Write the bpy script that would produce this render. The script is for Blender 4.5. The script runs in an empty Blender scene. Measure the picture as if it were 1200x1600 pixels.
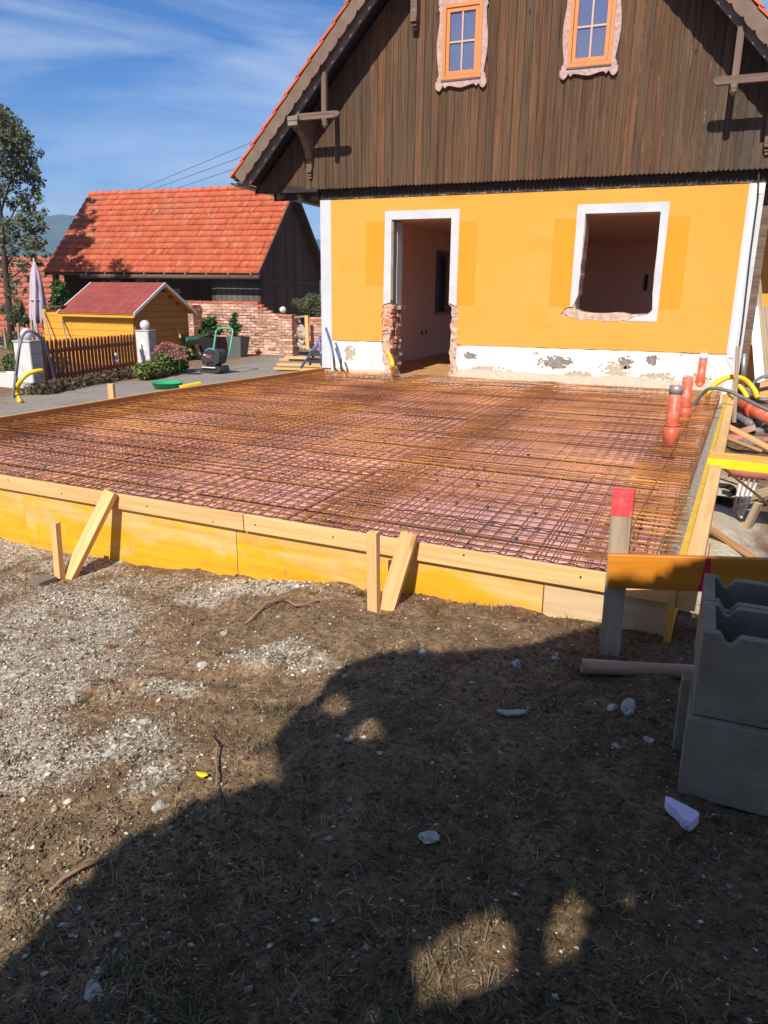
import bpy, bmesh, math, random
import numpy as np
from mathutils import Vector, Matrix, noise as mnoise
from mathutils.geometry import tessellate_polygon

random.seed(7)
RNG = np.random.default_rng(11)
scene = bpy.context.scene
COL = scene.collection
R_ = math.radians

# ------------------------------------------------------------------ camera, sky, sun
CAM_H = 1.6
FPX, CX, CY = 1161.0, 600.0, 800.0
_dn = Vector((554 - CX, 4790 - CY, FPX)).normalized()
_lf = Vector((-2372 - CX, 428 - CY, FPX)).normalized()
_X = -_lf
_X = (_X - _dn * _X.dot(_dn)).normalized()
_Z = -_dn
_Y = _Z.cross(_X)
ROT = Matrix((_X, _Y, _Z))
cam_d = bpy.data.cameras.new('camera')
cam = bpy.data.objects.new('camera', cam_d)
COL.objects.link(cam)
cam_d.sensor_fit = 'VERTICAL'
cam_d.sensor_height = 36.0
cam_d.sensor_width = 27.0
cam_d.lens = FPX / 1600.0 * 36.0
cam_d.clip_start = 0.05
cam_d.clip_end = 12000
cr, cu, cb = ROT @ Vector((1, 0, 0)), ROT @ Vector((0, -1, 0)), ROT @ Vector((0, 0, -1))
cam.matrix_world = Matrix(((cr.x, cu.x, cb.x, 0), (cr.y, cu.y, cb.y, 0), (cr.z, cu.z, cb.z, CAM_H), (0, 0, 0, 1)))
scene.camera = cam

SUN_EL = math.atan(0.9)
SUN_LX = -0.035
wd = bpy.data.worlds.new('World')
scene.world = wd
wd.use_nodes = True
nt = wd.node_tree
nt.nodes.clear()
sky = nt.nodes.new('ShaderNodeTexSky')
sky.sky_type = 'NISHITA'
sky.sun_disc = False
sky.sun_elevation = SUN_EL
sky.sun_rotation = R_(180)
sky.air_density = 1.1
sky.dust_density = 0.35
sky.ozone_density = 4.5
bgn = nt.nodes.new('ShaderNodeBackground')
bgn.inputs['Strength'].default_value = 0.065
out = nt.nodes.new('ShaderNodeOutputWorld')
tc = nt.nodes.new('ShaderNodeTexCoord')
mp = nt.nodes.new('ShaderNodeMapping')
mp.inputs['Scale'].default_value = (1.6, 1.6, 9.0)
mp.inputs['Rotation'].default_value = (0.10, 0.06, 0.5)
n1 = nt.nodes.new('ShaderNodeTexNoise')
n1.inputs['Scale'].default_value = 1.7
n1.inputs['Detail'].default_value = 8
n1.inputs['Roughness'].default_value = 0.58
n1.inputs['Distortion'].default_value = 0.5
rp = nt.nodes.new('ShaderNodeValToRGB')
rp.color_ramp.elements[0].position = 0.37
rp.color_ramp.elements[1].position = 0.72
# low puffs of cumulus over the far hills
mp2 = nt.nodes.new('ShaderNodeMapping')
mp2.inputs['Scale'].default_value = (7, 7, 16)
n2 = nt.nodes.new('ShaderNodeTexNoise')
n2.inputs['Scale'].default_value = 1.5
n2.inputs['Detail'].default_value = 6
rp2 = nt.nodes.new('ShaderNodeValToRGB')
rp2.color_ramp.elements[0].position = 0.50
rp2.color_ramp.elements[1].position = 0.66
sep = nt.nodes.new('ShaderNodeSeparateXYZ')
band = nt.nodes.new('ShaderNodeValToRGB')
be = band.color_ramp.elements
be[0].position = 0.06; be[0].color = (0.2, 0.2, 0.2, 1)
be[1].position = 0.20; be[1].color = (0, 0, 0, 1)
e = be.new(0.11); e.color = (1, 1, 1, 1)
mul = nt.nodes.new('ShaderNodeMath'); mul.operation = 'MULTIPLY'
mx1 = nt.nodes.new('ShaderNodeMixRGB')
mx2 = nt.nodes.new('ShaderNodeMixRGB')
m07 = nt.nodes.new('ShaderNodeMath'); m07.operation = 'MULTIPLY'; m07.inputs[1].default_value = 0.68
m08 = nt.nodes.new('ShaderNodeMath'); m08.operation = 'MULTIPLY'; m08.inputs[1].default_value = 0.75
mx1.inputs['Color2'].default_value = (7.6, 8.9, 11.0, 1)
mx2.inputs['Color2'].default_value = (5.0, 5.6, 6.8, 1)
L = nt.links.new
L(tc.outputs['Generated'], mp.inputs['Vector']); L(mp.outputs[0], n1.inputs['Vector'])
L(n1.outputs['Fac'], rp.inputs['Fac']); L(rp.outputs['Color'], m07.inputs[0])
L(tc.outputs['Generated'], mp2.inputs['Vector']); L(mp2.outputs[0], n2.inputs['Vector'])
L(n2.outputs['Fac'], rp2.inputs['Fac'])
L(tc.outputs['Generated'], sep.inputs[0]); L(sep.outputs['Z'], band.inputs['Fac'])
L(rp2.outputs['Color'], mul.inputs[0]); L(band.outputs['Color'], mul.inputs[1]); L(mul.outputs[0], m08.inputs[0])
hs = nt.nodes.new('ShaderNodeHueSaturation')
hs.inputs['Saturation'].default_value = 1.12
tint = nt.nodes.new('ShaderNodeMixRGB'); tint.blend_type = 'MULTIPLY'; tint.inputs['Fac'].default_value = 1
tint.inputs['Color2'].default_value = (0.80, 0.98, 1.34, 1)
L(sky.outputs['Color'], tint.inputs['Color1']); L(tint.outputs['Color'], hs.inputs['Color'])
L(hs.outputs['Color'], mx1.inputs['Color1']); L(m07.outputs[0], mx1.inputs['Fac'])
L(mx1.outputs['Color'], mx2.inputs['Color1']); L(m08.outputs[0], mx2.inputs['Fac'])
L(mx2.outputs['Color'], bgn.inputs['Color']); L(bgn.outputs[0], out.inputs['Surface'])

sun_d = bpy.data.lights.new('sun', 'SUN')
sun_d.energy = 5.0
sun_d.angle = R_(0.45)
sun_d.color = (1.0, 0.93, 0.82)
sun = bpy.data.objects.new('sun', sun_d)
COL.objects.link(sun)
sun.rotation_euler = Vector((SUN_LX, 1, -0.9)).to_track_quat('-Z', 'Y').to_euler()
sun.location = (0, -20, 20)

scene.view_settings.view_transform = 'Standard'
scene.view_settings.look = 'None'
scene.view_settings.exposure = 0.45
scene.view_settings.gamma = 1.0
scene.view_settings.use_curve_mapping = False
scene.render.engine = 'CYCLES'
scene.cycles.max_bounces = 6
scene.cycles.diffuse_bounces = 5
scene.cycles.transparent_max_bounces = 6
scene.cycles.caustics_reflective = False
scene.cycles.caustics_refractive = False

hz_me = bpy.data.meshes.new('haze')
_b = [(x, y, z) for x in (-1950.0, 1950.0) for y in (-400.0, 2200.0) for z in (-60.0, 165.0)]
hz_me.from_pydata(_b, [], [(0, 1, 3, 2), (4, 6, 7, 5), (0, 4, 5, 1), (2, 3, 7, 6), (0, 2, 6, 4), (1, 5, 7, 3)])
haze = bpy.data.objects.new('haze', hz_me); COL.objects.link(haze); haze['kind'] = 'stuff'
hm = bpy.data.materials.new('haze_air'); hm.use_nodes = True
hm.node_tree.nodes.remove(hm.node_tree.nodes['Principled BSDF'])
pv_ = hm.node_tree.nodes.new('ShaderNodeVolumePrincipled')
pv_.inputs['Color'].default_value = (0.45, 0.68, 1.0, 1); pv_.inputs['Density'].default_value = 0.00036
hm.node_tree.links.new(pv_.outputs[0], hm.node_tree.nodes['Material Output'].inputs['Volume'])
hz_me.materials.append(hm)
scene.cycles.volume_bounces = 0

# ------------------------------------------------------------------ survey: a sight line meets a level or a wall
CAMP = Vector((0, 0, CAM_H))
def ray(px, py): return ROT @ Vector((px - CX, py - CY, FPX))
def P(px, py, z):
    d = ray(px, py); return CAMP + d * ((z - CAM_H) / d.z)
def Q(px, py, Y):
    d = ray(px, py); return CAMP + d * (Y / d.y)

# ------------------------------------------------------------------ noise and terrain
def vnoise(x, y, seed=0):
    x = np.asarray(x, float); y = np.asarray(y, float)
    xi = np.floor(x).astype(np.int64); yi = np.floor(y).astype(np.int64)
    xf = x - xi; yf = y - yi
    u = xf * xf * (3 - 2 * xf); v = yf * yf * (3 - 2 * yf)
    def h(a, b):
        n = (a * 374761393 + b * 668265263 + seed * 1274126177) & 0x7fffffff
        n = ((n ^ (n >> 13)) * 1274126177) & 0x7fffffff
        return ((n ^ (n >> 16)) & 0xffff) / 65535.0
    return (h(xi, yi) * (1 - u) + h(xi + 1, yi) * u) * (1 - v) + (h(xi, yi + 1) * (1 - u) + h(xi + 1, yi + 1) * u) * v
def fbm(x, y, seed=0, o=4):
    s = 0; a = 0.5; t = 0
    for i in range(o):
        s = s + a * vnoise(np.asarray(x) * 2 ** i, np.asarray(y) * 2 ** i, seed + i * 17); t += a; a *= 0.5
    return s / t
def sstep(a, b, x):
    t = np.clip((np.asarray(x, float) - a) / (b - a), 0, 1); return t * t * (3 - 2 * t)

def gz_base(x, y):
    x = np.asarray(x, float); y = np.asarray(y, float)
    front = np.interp(x, [-9, -6.4, -4.1, -2.3, -1.6, -0.5, 0.0, 0.6, 3], [-0.02, -0.10, -0.12, -0.03, 0.075, 0.11, 0.13, 0.12, 0.1])
    back = np.interp(x, [-14, -6.7, -6.3, 0.0, 0.12, 0.5, 3], [0.05, 0.05, 0.0, 0.0, -0.12, -0.2, -0.15])
    t = sstep(3.6, 4.3, y)
    z = front * (1 - t) + back * t
    # right-hand yard rises again behind the trench
    z = z + sstep(6.8, 8.6, y) * sstep(0.05, 0.25, x) * 0.22
    z = z + .16 * np.exp(-(((x - .36) / .2) ** 2 + ((y - 5.6) / .8) ** 2)) + (sstep(.15, .3, x) * sstep(4.3, 5, y) * (fbm(x * 5, y * 5, 71) - .5) * .12)
    z = z * (1 - sstep(20, 60, np.hypot(x, y)))
    # garden falls away into the valley behind the barn
    z = z - sstep(24, 60, np.hypot(x, y)) * 9.0
    return z
def gz(x, y):
    x = np.asarray(x, float); y = np.asarray(y, float)
    slab = (x > -6.35) & (x < 0.5) & (y > 3.75)
    n = (fbm(x * 1.3, y * 1.3, 3) - 0.5) * 0.075 + (fbm(x * 6, y * 6, 9) - 0.5) * 0.06 + (fbm(x * 22, y * 22, 5, 2) - 0.5) * 0.014
    return gz_base(x, y) + np.where(slab, n * 0.1, n)
def gz_full(x, y):
    z = gz(x, y) + gravel_mask(x, y) * (fbm(np.asarray(x) * 30, np.asarray(y) * 30, 77, 2) - .4) * 0.016
    for (a, b, rx, ry) in PILES:
        z = z + (0.03 if rx > .4 else .010) * np.exp(-(((x - a) / rx) ** 2 + ((y - b) / ry) ** 2) * 1.5) * (0.6 + fbm(np.asarray(x) * 14, np.asarray(y) * 14, 5, 2) * .8)
    return z
def G(px, py):
    """point of the ground sheet seen along a sight line"""
    z = 0.0
    for _ in range(12):
        p = P(px, py, z); z = float(gz(p.x, p.y))
    return Vector((p.x, p.y, z))
_bY = [0.5, 1.2, 1.75, 2.5, 3.0, 3.5, 4.5]
_bX = [-1.6, -1.55, -1.6, -2.0, -2.3, -2.75, -3.4]
PILES = [(410, 928, .46, .13), (440, 1060, .30, .14), (385, 1062, .2, .10), (270, 1092, .16, .08), (115, 935, .30, .15), (520, 905, .2, .07), (250, 1250, .12, .12), (330, 935, .25, .1)]
PILES = [(P(a, b, -0.03).x, P(a, b, -0.03).y, c, d) for a, b, c, d in PILES]
def gravel_mask(x, y):
    x = np.asarray(x, float); y = np.asarray(y, float)
    bx = np.interp(y, _bY, _bX)
    n = fbm(x * 2.3, y * 2.3, 21) - 0.5
    m = sstep(-0.5, 0.7, (bx - x) + n * 1.8) * sstep(4.2, 3.5, y) * np.clip(0.52 + 1.7 * (fbm(x * 2.6, y * 2.6, 33) - 0.5) + 1.1 * (fbm(x * 11, y * 11, 35) - 0.5), .14, .9)
    m = m * (x > -8)
    for (a, b, rx, ry) in PILES:
        d = ((x - a) / rx) ** 2 + ((y - b) / ry) ** 2
        m = np.maximum(m, (1 - sstep(0.1, 1.5, d + n * 3.2 + (fbm(x * 12, y * 12, 36) - .5) * 2.4)) * (.8 if rx > .4 else .55))
    return np.clip(m, 0, 1)
def road_mask(x, y):
    x = np.asarray(x, float); y = np.asarray(y, float)
    left = np.interp(y, [4, 7.7, 10, 13, 16, 19], [-9.6, -9.2, -9.7, -9.9, -10.1, -10.1])
    n = fbm(x * 2, y * 2, 41) - 0.5
    return sstep(-0.1, 0.2, x - left + n * 0.5) * sstep(-5.8, -6.2, x) * sstep(3.9, 4.6, y) * sstep(19.5, 18.5, y)
def sand_mask(x, y):
    x = np.asarray(x, float); y = np.asarray(y, float)
    n = fbm(x * 4, y * 4, 51) - 0.5
    return sstep(0.02, 0.1, x) * sstep(4.1, 4.6, y + n * .6) * sstep(0.75, 0.5, x + n * .4) * sstep(8.4, 7.6, y + n)
def grass_mask(x, y):
    x = np.asarray(x, float); y = np.asarray(y, float)
    n = fbm(x * 2.2, y * 2.2, 61)
    near = sstep(0.40, 0.62, n + 0.14 * sstep(-1.6, 0, x) + 0.10 * sstep(2.2, 1.2, y)) * sstep(3.5, 3.3, y)
    gard = sstep(-9.6, -10.1, x + (n - .5)) * sstep(4, 5, y)
    return np.clip(np.maximum(near * (1 - gravel_mask(x, y)), gard), 0, 1)

# ------------------------------------------------------------------ materials
def nodes(name):
    m = bpy.data.materials.new(name); m.use_nodes = True
    t = m.node_tree; b = t.nodes['Principled BSDF']
    return m, t, b
def N(t, kind, **kw):
    n = t.nodes.new('ShaderNode' + kind)
    for k, v in kw.items():
        if k in n.inputs: n.inputs[k].default_value = v
        else: setattr(n, k, v)
    return n
def ramp(t, fac, stops):
    r = t.nodes.new('ShaderNodeValToRGB')
    el = r.color_ramp.elements
    while len(el) < len(stops): el.new(0.5)
    for e_, (p, c) in zip(el, stops):
        e_.position = p; e_.color = (c[0], c[1], c[2], 1)
    t.links.new(fac, r.inputs['Fac']); return r.outputs['Color']
def mix(t, a, b, fac, mode='MIX'):
    n = t.nodes.new('ShaderNodeMixRGB'); n.blend_type = mode
    for s, v in (('Color1', a), ('Color2', b), ('Fac', fac)):
        if hasattr(v, 'is_linked'): t.links.new(v, n.inputs[s])
        elif isinstance(v, (int, float)): n.inputs[s].default_value = v
        else: n.inputs[s].default_value = (v[0], v[1], v[2], 1)
    return n.outputs['Color']
def noise_tex(t, scale, detail=5, rough=0.6, vec=None, sc3=None, dist=0.0):
    if vec is None:
        c = t.nodes.new('ShaderNodeTexCoord'); vec = c.outputs['Object']
    if sc3:
        mpn = t.nodes.new('ShaderNodeMapping'); mpn.inputs['Scale'].default_value = sc3
        t.links.new(vec, mpn.inputs['Vector']); vec = mpn.outputs[0]
    n = N(t, 'TexNoise'); n.inputs['Scale'].default_value = scale; n.inputs['Detail'].default_value = detail
    n.inputs['Roughness'].default_value = rough; n.inputs['Distortion'].default_value = dist
    t.links.new(vec, n.inputs['Vector']); return n.outputs['Fac']
def bump(t, b, h, strength=0.3, dist=0.01):
    n = t.nodes.new('ShaderNodeBump'); n.inputs['Strength'].default_value = strength; n.inputs['Distance'].default_value = dist
    t.links.new(h, n.inputs['Height']); t.links.new(n.outputs[0], b.inputs['Normal'])
def objrand(t):
    return N(t, 'ObjectInfo').outputs['Random']
def offset_vec(t, mag=7.0):
    c = t.nodes.new('ShaderNodeTexCoord'); o = N(t, 'ObjectInfo')
    m_ = t.nodes.new('ShaderNodeVectorMath'); m_.operation = 'MULTIPLY_ADD'
    cmb = t.nodes.new('ShaderNodeCombineXYZ')
    for k in range(3): t.links.new(o.outputs['Random'], cmb.inputs[k])
    t.links.new(cmb.outputs[0], m_.inputs[0]); m_.inputs[1].default_value = (mag, mag * 1.7, mag * 2.3)
    t.links.new(c.outputs['Object'], m_.inputs[2]); return m_.outputs[0]
def stone_like(name, cols, scale=6, rough=0.9, bstr=0.4, bdist=0.01, rnd=0.0, spec=0.3, bscale=None):
    m, t, b = nodes(name)
    v = offset_vec(t)
    f = noise_tex(t, scale, 7, 0.65, v)
    k = len(cols)
    c = ramp(t, f, [(0.28 + 0.44 * i / max(1, k - 1), cols[i]) for i in range(k)])
    if rnd:
        r = ramp(t, objrand(t), [(0, (1 - rnd,) * 3), (1, (1 + rnd,) * 3)])
        c = mix(t, c, r, 1.0, 'MULTIPLY')
    t.links.new(c, b.inputs['Base Color']); b.inputs['Roughness'].default_value = rough
    b.inputs['Specular IOR Level'].default_value = spec
    bump(t, b, noise_tex(t, bscale or scale * 4, 6, 0.7, v), bstr, bdist)
    return m
def wood(name, cols, axis='X', rough=0.75, rnd=0.12, grain=1.0, bstr=0.25, knots=True, spec=0.3, blotch=None):
    m, t, b = nodes(name)
    v = offset_vec(t)
    s = [26.0, 26.0, 26.0]; s['XYZ'.index(axis)] = 1.3
    s = tuple(k * grain for k in s)
    f = noise_tex(t, 1.0, 6, 0.62, v, s, 0.6)
    k = len(cols)
    c = ramp(t, f, [(0.30 + 0.4 * i / max(1, k - 1), cols[i]) for i in range(k)])
    if blotch:
        f2 = noise_tex(t, blotch[1], 5, 0.6, v)
        c = mix(t, c, blotch[0], ramp(t, f2, [(blotch[2], (0, 0, 0)), (blotch[2] + .16, (1, 1, 1))]))
    if knots:
        vo = N(t, 'TexVoronoi'); vo.inputs['Scale'].default_value = 1.0
        s2 = [7.0] * 3; s2['XYZ'.index(axis)] = 2.0
        mpn = t.nodes.new('ShaderNodeMapping'); mpn.inputs['Scale'].default_value = s2
        t.links.new(v, mpn.inputs['Vector']); t.links.new(mpn.outputs[0], vo.inputs['Vector'])
        kf = ramp(t, vo.outputs['Distance'], [(0.05, (0.55, 0.45, 0.35)), (0.12, (1, 1, 1))])
        c = mix(t, c, kf, 0.8, 'MULTIPLY')
    r = ramp(t, objrand(t), [(0, (1 - rnd,) * 3), (1, (1 + rnd,) * 3)])
    c = mix(t, c, r, 1.0, 'MULTIPLY')
    t.links.new(c, b.inputs['Base Color']); b.inputs['Roughness'].default_value = rough
    b.inputs['Specular IOR Level'].default_value = spec
    bump(t, b, f, bstr, 0.004)
    return m
def plain(name, col, rough=0.5, var=0.12, metal=0.0, scale=12, spec=0.5, dirt=None):
    m, t, b = nodes(name)
    f = noise_tex(t, scale, 5, 0.6)
    c = ramp(t, f, [(0.3, tuple(k * (1 - var) for k in col)), (0.7, tuple(min(1, k * (1 + var)) for k in col))])
    if dirt:
        f2 = noise_tex(t, dirt[1], 6, 0.7)
        c = mix(t, c, dirt[0], ramp(t, f2, [(dirt[2], (0, 0, 0)), (dirt[2] + .2, (1, 1, 1))]))
    t.links.new(c, b.inputs['Base Color']); b.inputs['Roughness'].default_value = rough
    b.inputs['Metallic'].default_value = metal; b.inputs['Specular IOR Level'].default_value = spec
    return m
def leafmat(name, cols, attr=True, trans=0.25):
    m, t, b = nodes(name)
    if attr:
        a = N(t, 'Attribute'); a.attribute_name = 'rnd'; f = a.outputs['Fac']
    else: f = objrand(t)
    k = len(cols)
    c = ramp(t, f, [(i / max(1, k - 1), cols[i]) for i in range(k)])
    t.links.new(c, b.inputs['Base Color']); b.inputs['Roughness'].default_value = 0.6
    b.inputs['Specular IOR Level'].default_value = 0.25
    if trans:
        tr = N(t, 'BsdfTranslucent'); ms = N(t, 'MixShader'); ms.inputs[0].default_value = trans
        t.links.new(c, tr.inputs['Color']); t.links.new(b.outputs[0], ms.inputs[1]); t.links.new(tr.outputs[0], ms.inputs[2])
        t.links.new(ms.outputs[0], t.nodes['Material Output'].inputs['Surface'])
    return m

MAT = {}
def ground_material():
    m, t, b = nodes('earth')
    geo = N(t, 'NewGeometry'); pos = geo.outputs['Position']
    big = noise_tex(t, 1.6, 6, 0.62, pos); fine = noise_tex(t, 38, 7, 0.72, pos); mid = noise_tex(t, 8, 6, 0.68, pos)
    dirt = ramp(t, mid, [(0.28, (0.133, 0.078, 0.043)), (0.48, (0.255, 0.155, 0.088)), (0.72, (0.420, 0.276, 0.161))])
    dirt = mix(t, dirt, ramp(t, fine, [(0.32, (0.30, 0.30, 0.30)), (0.52, (1, 1, 1)), (0.70, (2.0, 1.9, 1.75))]), 0.85, 'MULTIPLY')
    dirt = mix(t, dirt, (0.32, 0.215, 0.125), ramp(t, big, [(0.5, (0, 0, 0)), (0.72, (0.5, 0.5, 0.5))]))
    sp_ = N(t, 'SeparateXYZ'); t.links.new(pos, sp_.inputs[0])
    shade_ramp = N(t, 'MapRange'); shade_ramp.inputs['From Min'].default_value = -1.5; shade_ramp.inputs['From Max'].default_value = -0.2; t.links.new(sp_.outputs['X'], shade_ramp.inputs['Value'])
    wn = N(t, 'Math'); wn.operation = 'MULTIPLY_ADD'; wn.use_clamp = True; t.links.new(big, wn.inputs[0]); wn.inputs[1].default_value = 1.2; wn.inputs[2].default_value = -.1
    wm = N(t, 'Math'); wm.operation = 'MULTIPLY'; t.links.new(wn.outputs[0], wm.inputs[0]); t.links.new(shade_ramp.outputs[0], wm.inputs[1])
    dirt = mix(t, dirt, (0.34, 0.32, 0.31), wm.outputs[0], 'MULTIPLY')  # soil painted darker to the right, deepening the tree's shade there
    # pale specks of grit all over
    vo = N(t, 'TexVoronoi'); vo.inputs['Scale'].default_value = 85; t.links.new(pos, vo.inputs['Vector'])
    speck = ramp(t, vo.outputs['Distance'], [(0.10, (1, 1, 1)), (0.24, (0, 0, 0))])
    vo2 = N(t, 'TexVoronoi'); vo2.inputs['Scale'].default_value = 62; t.links.new(pos, vo2.inputs['Vector'])
    sepc = N(t, 'SeparateColor'); t.links.new(vo2.outputs['Color'], sepc.inputs[0])
    gr = ramp(t, sepc.outputs[0], [(0.0, (0.22, 0.175, 0.125)), (0.5, (0.46, 0.395, 0.31)), (1.0, (0.70, 0.63, 0.53))])
    gr = mix(t, gr, ramp(t, fine, [(0.34, (0.35, 0.35, 0.35)), (0.66, (1.4, 1.4, 1.4))]), 0.9, 'MULTIPLY')
    ag = N(t, 'Attribute'); ag.attribute_name = 'gravel'
    ar = N(t, 'Attribute'); ar.attribute_name = 'road'
    asd = N(t, 'Attribute'); asd.attribute_name = 'sand'
    agr = N(t, 'Attribute'); agr.attribute_name = 'turf'
    c = mix(t, dirt, (0.55, 0.47, 0.36), mix(t, speck, ramp(t, mid, [(0.5, (0, 0, 0)), (0.7, (0.6, 0.6, 0.6))]), 1.0, 'MULTIPLY'))
    gf = N(t, 'Math'); gf.operation = 'MULTIPLY_ADD'; t.links.new(fine, gf.inputs[0]); gf.inputs[1].default_value = 0.9; gf.inputs[2].default_value = -0.45
    ga = N(t, 'Math'); ga.operation = 'ADD'; ga.use_clamp = True; t.links.new(ag.outputs['Fac'], ga.inputs[0]); t.links.new(gf.outputs[0], ga.inputs[1])
    gm = ramp(t, ga.outputs[0], [(0.20, (0, 0, 0)), (0.62, (0.85, 0.85, 0.85))])
    c = mix(t, c, gr, gm)
    roadc = mix(t, ramp(t, fine, [(0.3, (0.18, 0.155, 0.135)), (0.7, (0.40, 0.355, 0.315))]), (0.15, 0.12, 0.09), ramp(t, big, [(0.5, (0, 0, 0)), (0.75, (0.6, 0.6, 0.6))]))
    c = mix(t, c, roadc, ar.outputs['Fac'])
    sandc = ramp(t, fine, [(0.3, (0.36, 0.30, 0.22)), (0.7, (0.72, 0.64, 0.50))])
    c = mix(t, c, sandc, asd.outputs['Fac'])
    turf = ramp(t, mid, [(0.3, (0.04, 0.045, 0.018)), (0.7, (0.085, 0.085, 0.035))])
    tf = N(t, 'Math'); tf.operation = 'MULTIPLY'; tf.inputs[1].default_value = 0.22; t.links.new(agr.outputs['Fac'], tf.inputs[0])
    c = mix(t, c, turf, tf.outputs[0])
    t.links.new(c, b.inputs['Base Color']); b.inputs['Roughness'].default_value = 0.95; b.inputs['Specular IOR Level'].default_value = 0.15
    hh = N(t, 'Math'); hh.operation = 'MULTIPLY_ADD'; t.links.new(mid, hh.inputs[0]); hh.inputs[1].default_value = 1.5; t.links.new(fine, hh.inputs[2])
    bump(t, b, hh.outputs[0], 0.9, 0.02)
    return m
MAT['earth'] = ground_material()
def mk_plaster():
    m, t, b = nodes('yellow_plaster')
    geo = N(t, 'NewGeometry'); pos = geo.outputs['Position']
    f = noise_tex(t, 0.7, 5, 0.6, pos); f2 = noise_tex(t, 5, 6, 0.65, pos)
    c = ramp(t, f, [(0.3, (0.638, 0.311, 0.050)), (0.7, (0.664, 0.340, 0.071))])
    c = mix(t, c, ramp(t, f2, [(0.3, (0.93, 0.93, 0.93)), (0.7, (1.04, 1.04, 1.04))]), 0.6, 'MULTIPLY')
    # damp, more saturated paint low down and at the right edge: soft blotches
    c = mix(t, c, (0.65, 0.285, 0.035), ramp(t, noise_tex(t, 0.9, 3, 0.5, pos, (1, 1, 2.2)), [(0.58, (0, 0, 0)), (0.70, (0.6, 0.6, 0.6))]))
    st_ = noise_tex(t, 1.0, 6, .7, pos, (6, 6, .5))
    c = mix(t, c, (0.60, 0.30, 0.09), ramp(t, st_, [(0.58, (0, 0, 0)), (0.80, (0.35, 0.35, 0.35))]))
    spz = N(t, 'SeparateXYZ'); t.links.new(pos, spz.inputs[0])
    spl = N(t, 'Math'); spl.operation = 'MULTIPLY_ADD'; t.links.new(spz.outputs['Z'], spl.inputs[0]); spl.inputs[1].default_value = -0.38; t.links.new(noise_tex(t, 13, 7, .75, pos), spl.inputs[2])
    c = mix(t, c, (0.52, 0.40, 0.24), ramp(t, spl.outputs[0], [(0.20, (0, 0, 0)), (0.36, (0.55, 0.55, 0.55))]))
    t.links.new(c, b.inputs['Base Color']); b.inputs['Roughness'].default_value = 0.92; b.inputs['Specular IOR Level'].default_value = 0.15
    bump(t, b, noise_tex(t, 55, 6, 0.7, pos), 0.5, 0.008)
    return m
MAT['yellow'] = mk_plaster()
MAT['yellow_fresh'] = stone_like('unfaded_yellow_plaster', [(0.647, 0.273, 0.025), (0.664, 0.286, 0.032)], 2, 0.92, 0.2, 0.004, bscale=90, spec=.15)
MAT['white'] = stone_like('white_paint', [(0.459, 0.468, 0.493), (0.527, 0.535, 0.552), (0.570, 0.570, 0.578)], 3, 0.9, 0.3, 0.004, bscale=60, spec=.2)
def mk_plinth():
    m, t, b = nodes('flaking_whitewash')
    geo = N(t, 'NewGeometry'); pos = geo.outputs['Position']
    f = noise_tex(t, 2.2, 7, 0.7, pos, (1, 1, 1.6), 0.8)
    c = ramp(t, noise_tex(t, 9, 6, 0.7, pos), [(0.3, (0.66, 0.61, 0.51)), (0.65, (0.86, 0.83, 0.76))])
    c = mix(t, c, ramp(t, noise_tex(t, 30, 5, .7, pos), [(0.3, (0.20, 0.17, 0.14)), (0.7, (0.40, 0.35, 0.29))]), ramp(t, f, [(0.62, (0, 0, 0)), (0.645, (1, 1, 1))]))
    t.links.new(c, b.inputs['Base Color']); b.inputs['Roughness'].default_value = 0.93; b.inputs['Specular IOR Level'].default_value = 0.15
    bump(t, b, f, 0.6, 0.03)
    return m
MAT['plinth'] = mk_plinth()
MAT['mortar'] = stone_like('bare_mortar', [(0.32, 0.22, 0.16), (0.55, 0.40, 0.30), (0.70, 0.56, 0.44)], 14, 0.95, 0.8, 0.02)
MAT['sandmortar'] = stone_like('sand_render', [(0.38, 0.31, 0.23), (0.55, 0.46, 0.35)], 20, 0.95, 0.7, 0.01)
MAT['greymortar'] = stone_like('grey_rubble', [(0.17, 0.15, 0.125), (0.36, 0.33, 0.285)], 16, 0.95, 0.9, 0.02)
MAT['brick'] = stone_like('brick', [(0.28, 0.10, 0.06), (0.47, 0.19, 0.11), (0.58, 0.30, 0.2)], 12, 0.92, 0.6, 0.008, rnd=.28)
MAT['oldbrick'] = stone_like('weathered_brick', [(0.36, 0.16, 0.11), (0.52, 0.30, 0.215), (0.64, 0.49, 0.39)], 5, 0.92, 0.6, 0.01, rnd=.38)
MAT['redbrick'] = stone_like('red_coping_brick', [(0.40, 0.10, 0.06), (0.5, 0.17, 0.11)], 8, 0.9, 0.6, 0.01, rnd=.25)
MAT['pinkwall'] = stone_like('inner_pink_plaster', [(0.80, 0.51, 0.41), (0.86, 0.57, 0.46)], 2, 0.93, 0.2, 0.004)
MAT['dark'] = plain('dark_void_board', (0.03, 0.024, 0.02), 0.9, .2)
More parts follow.
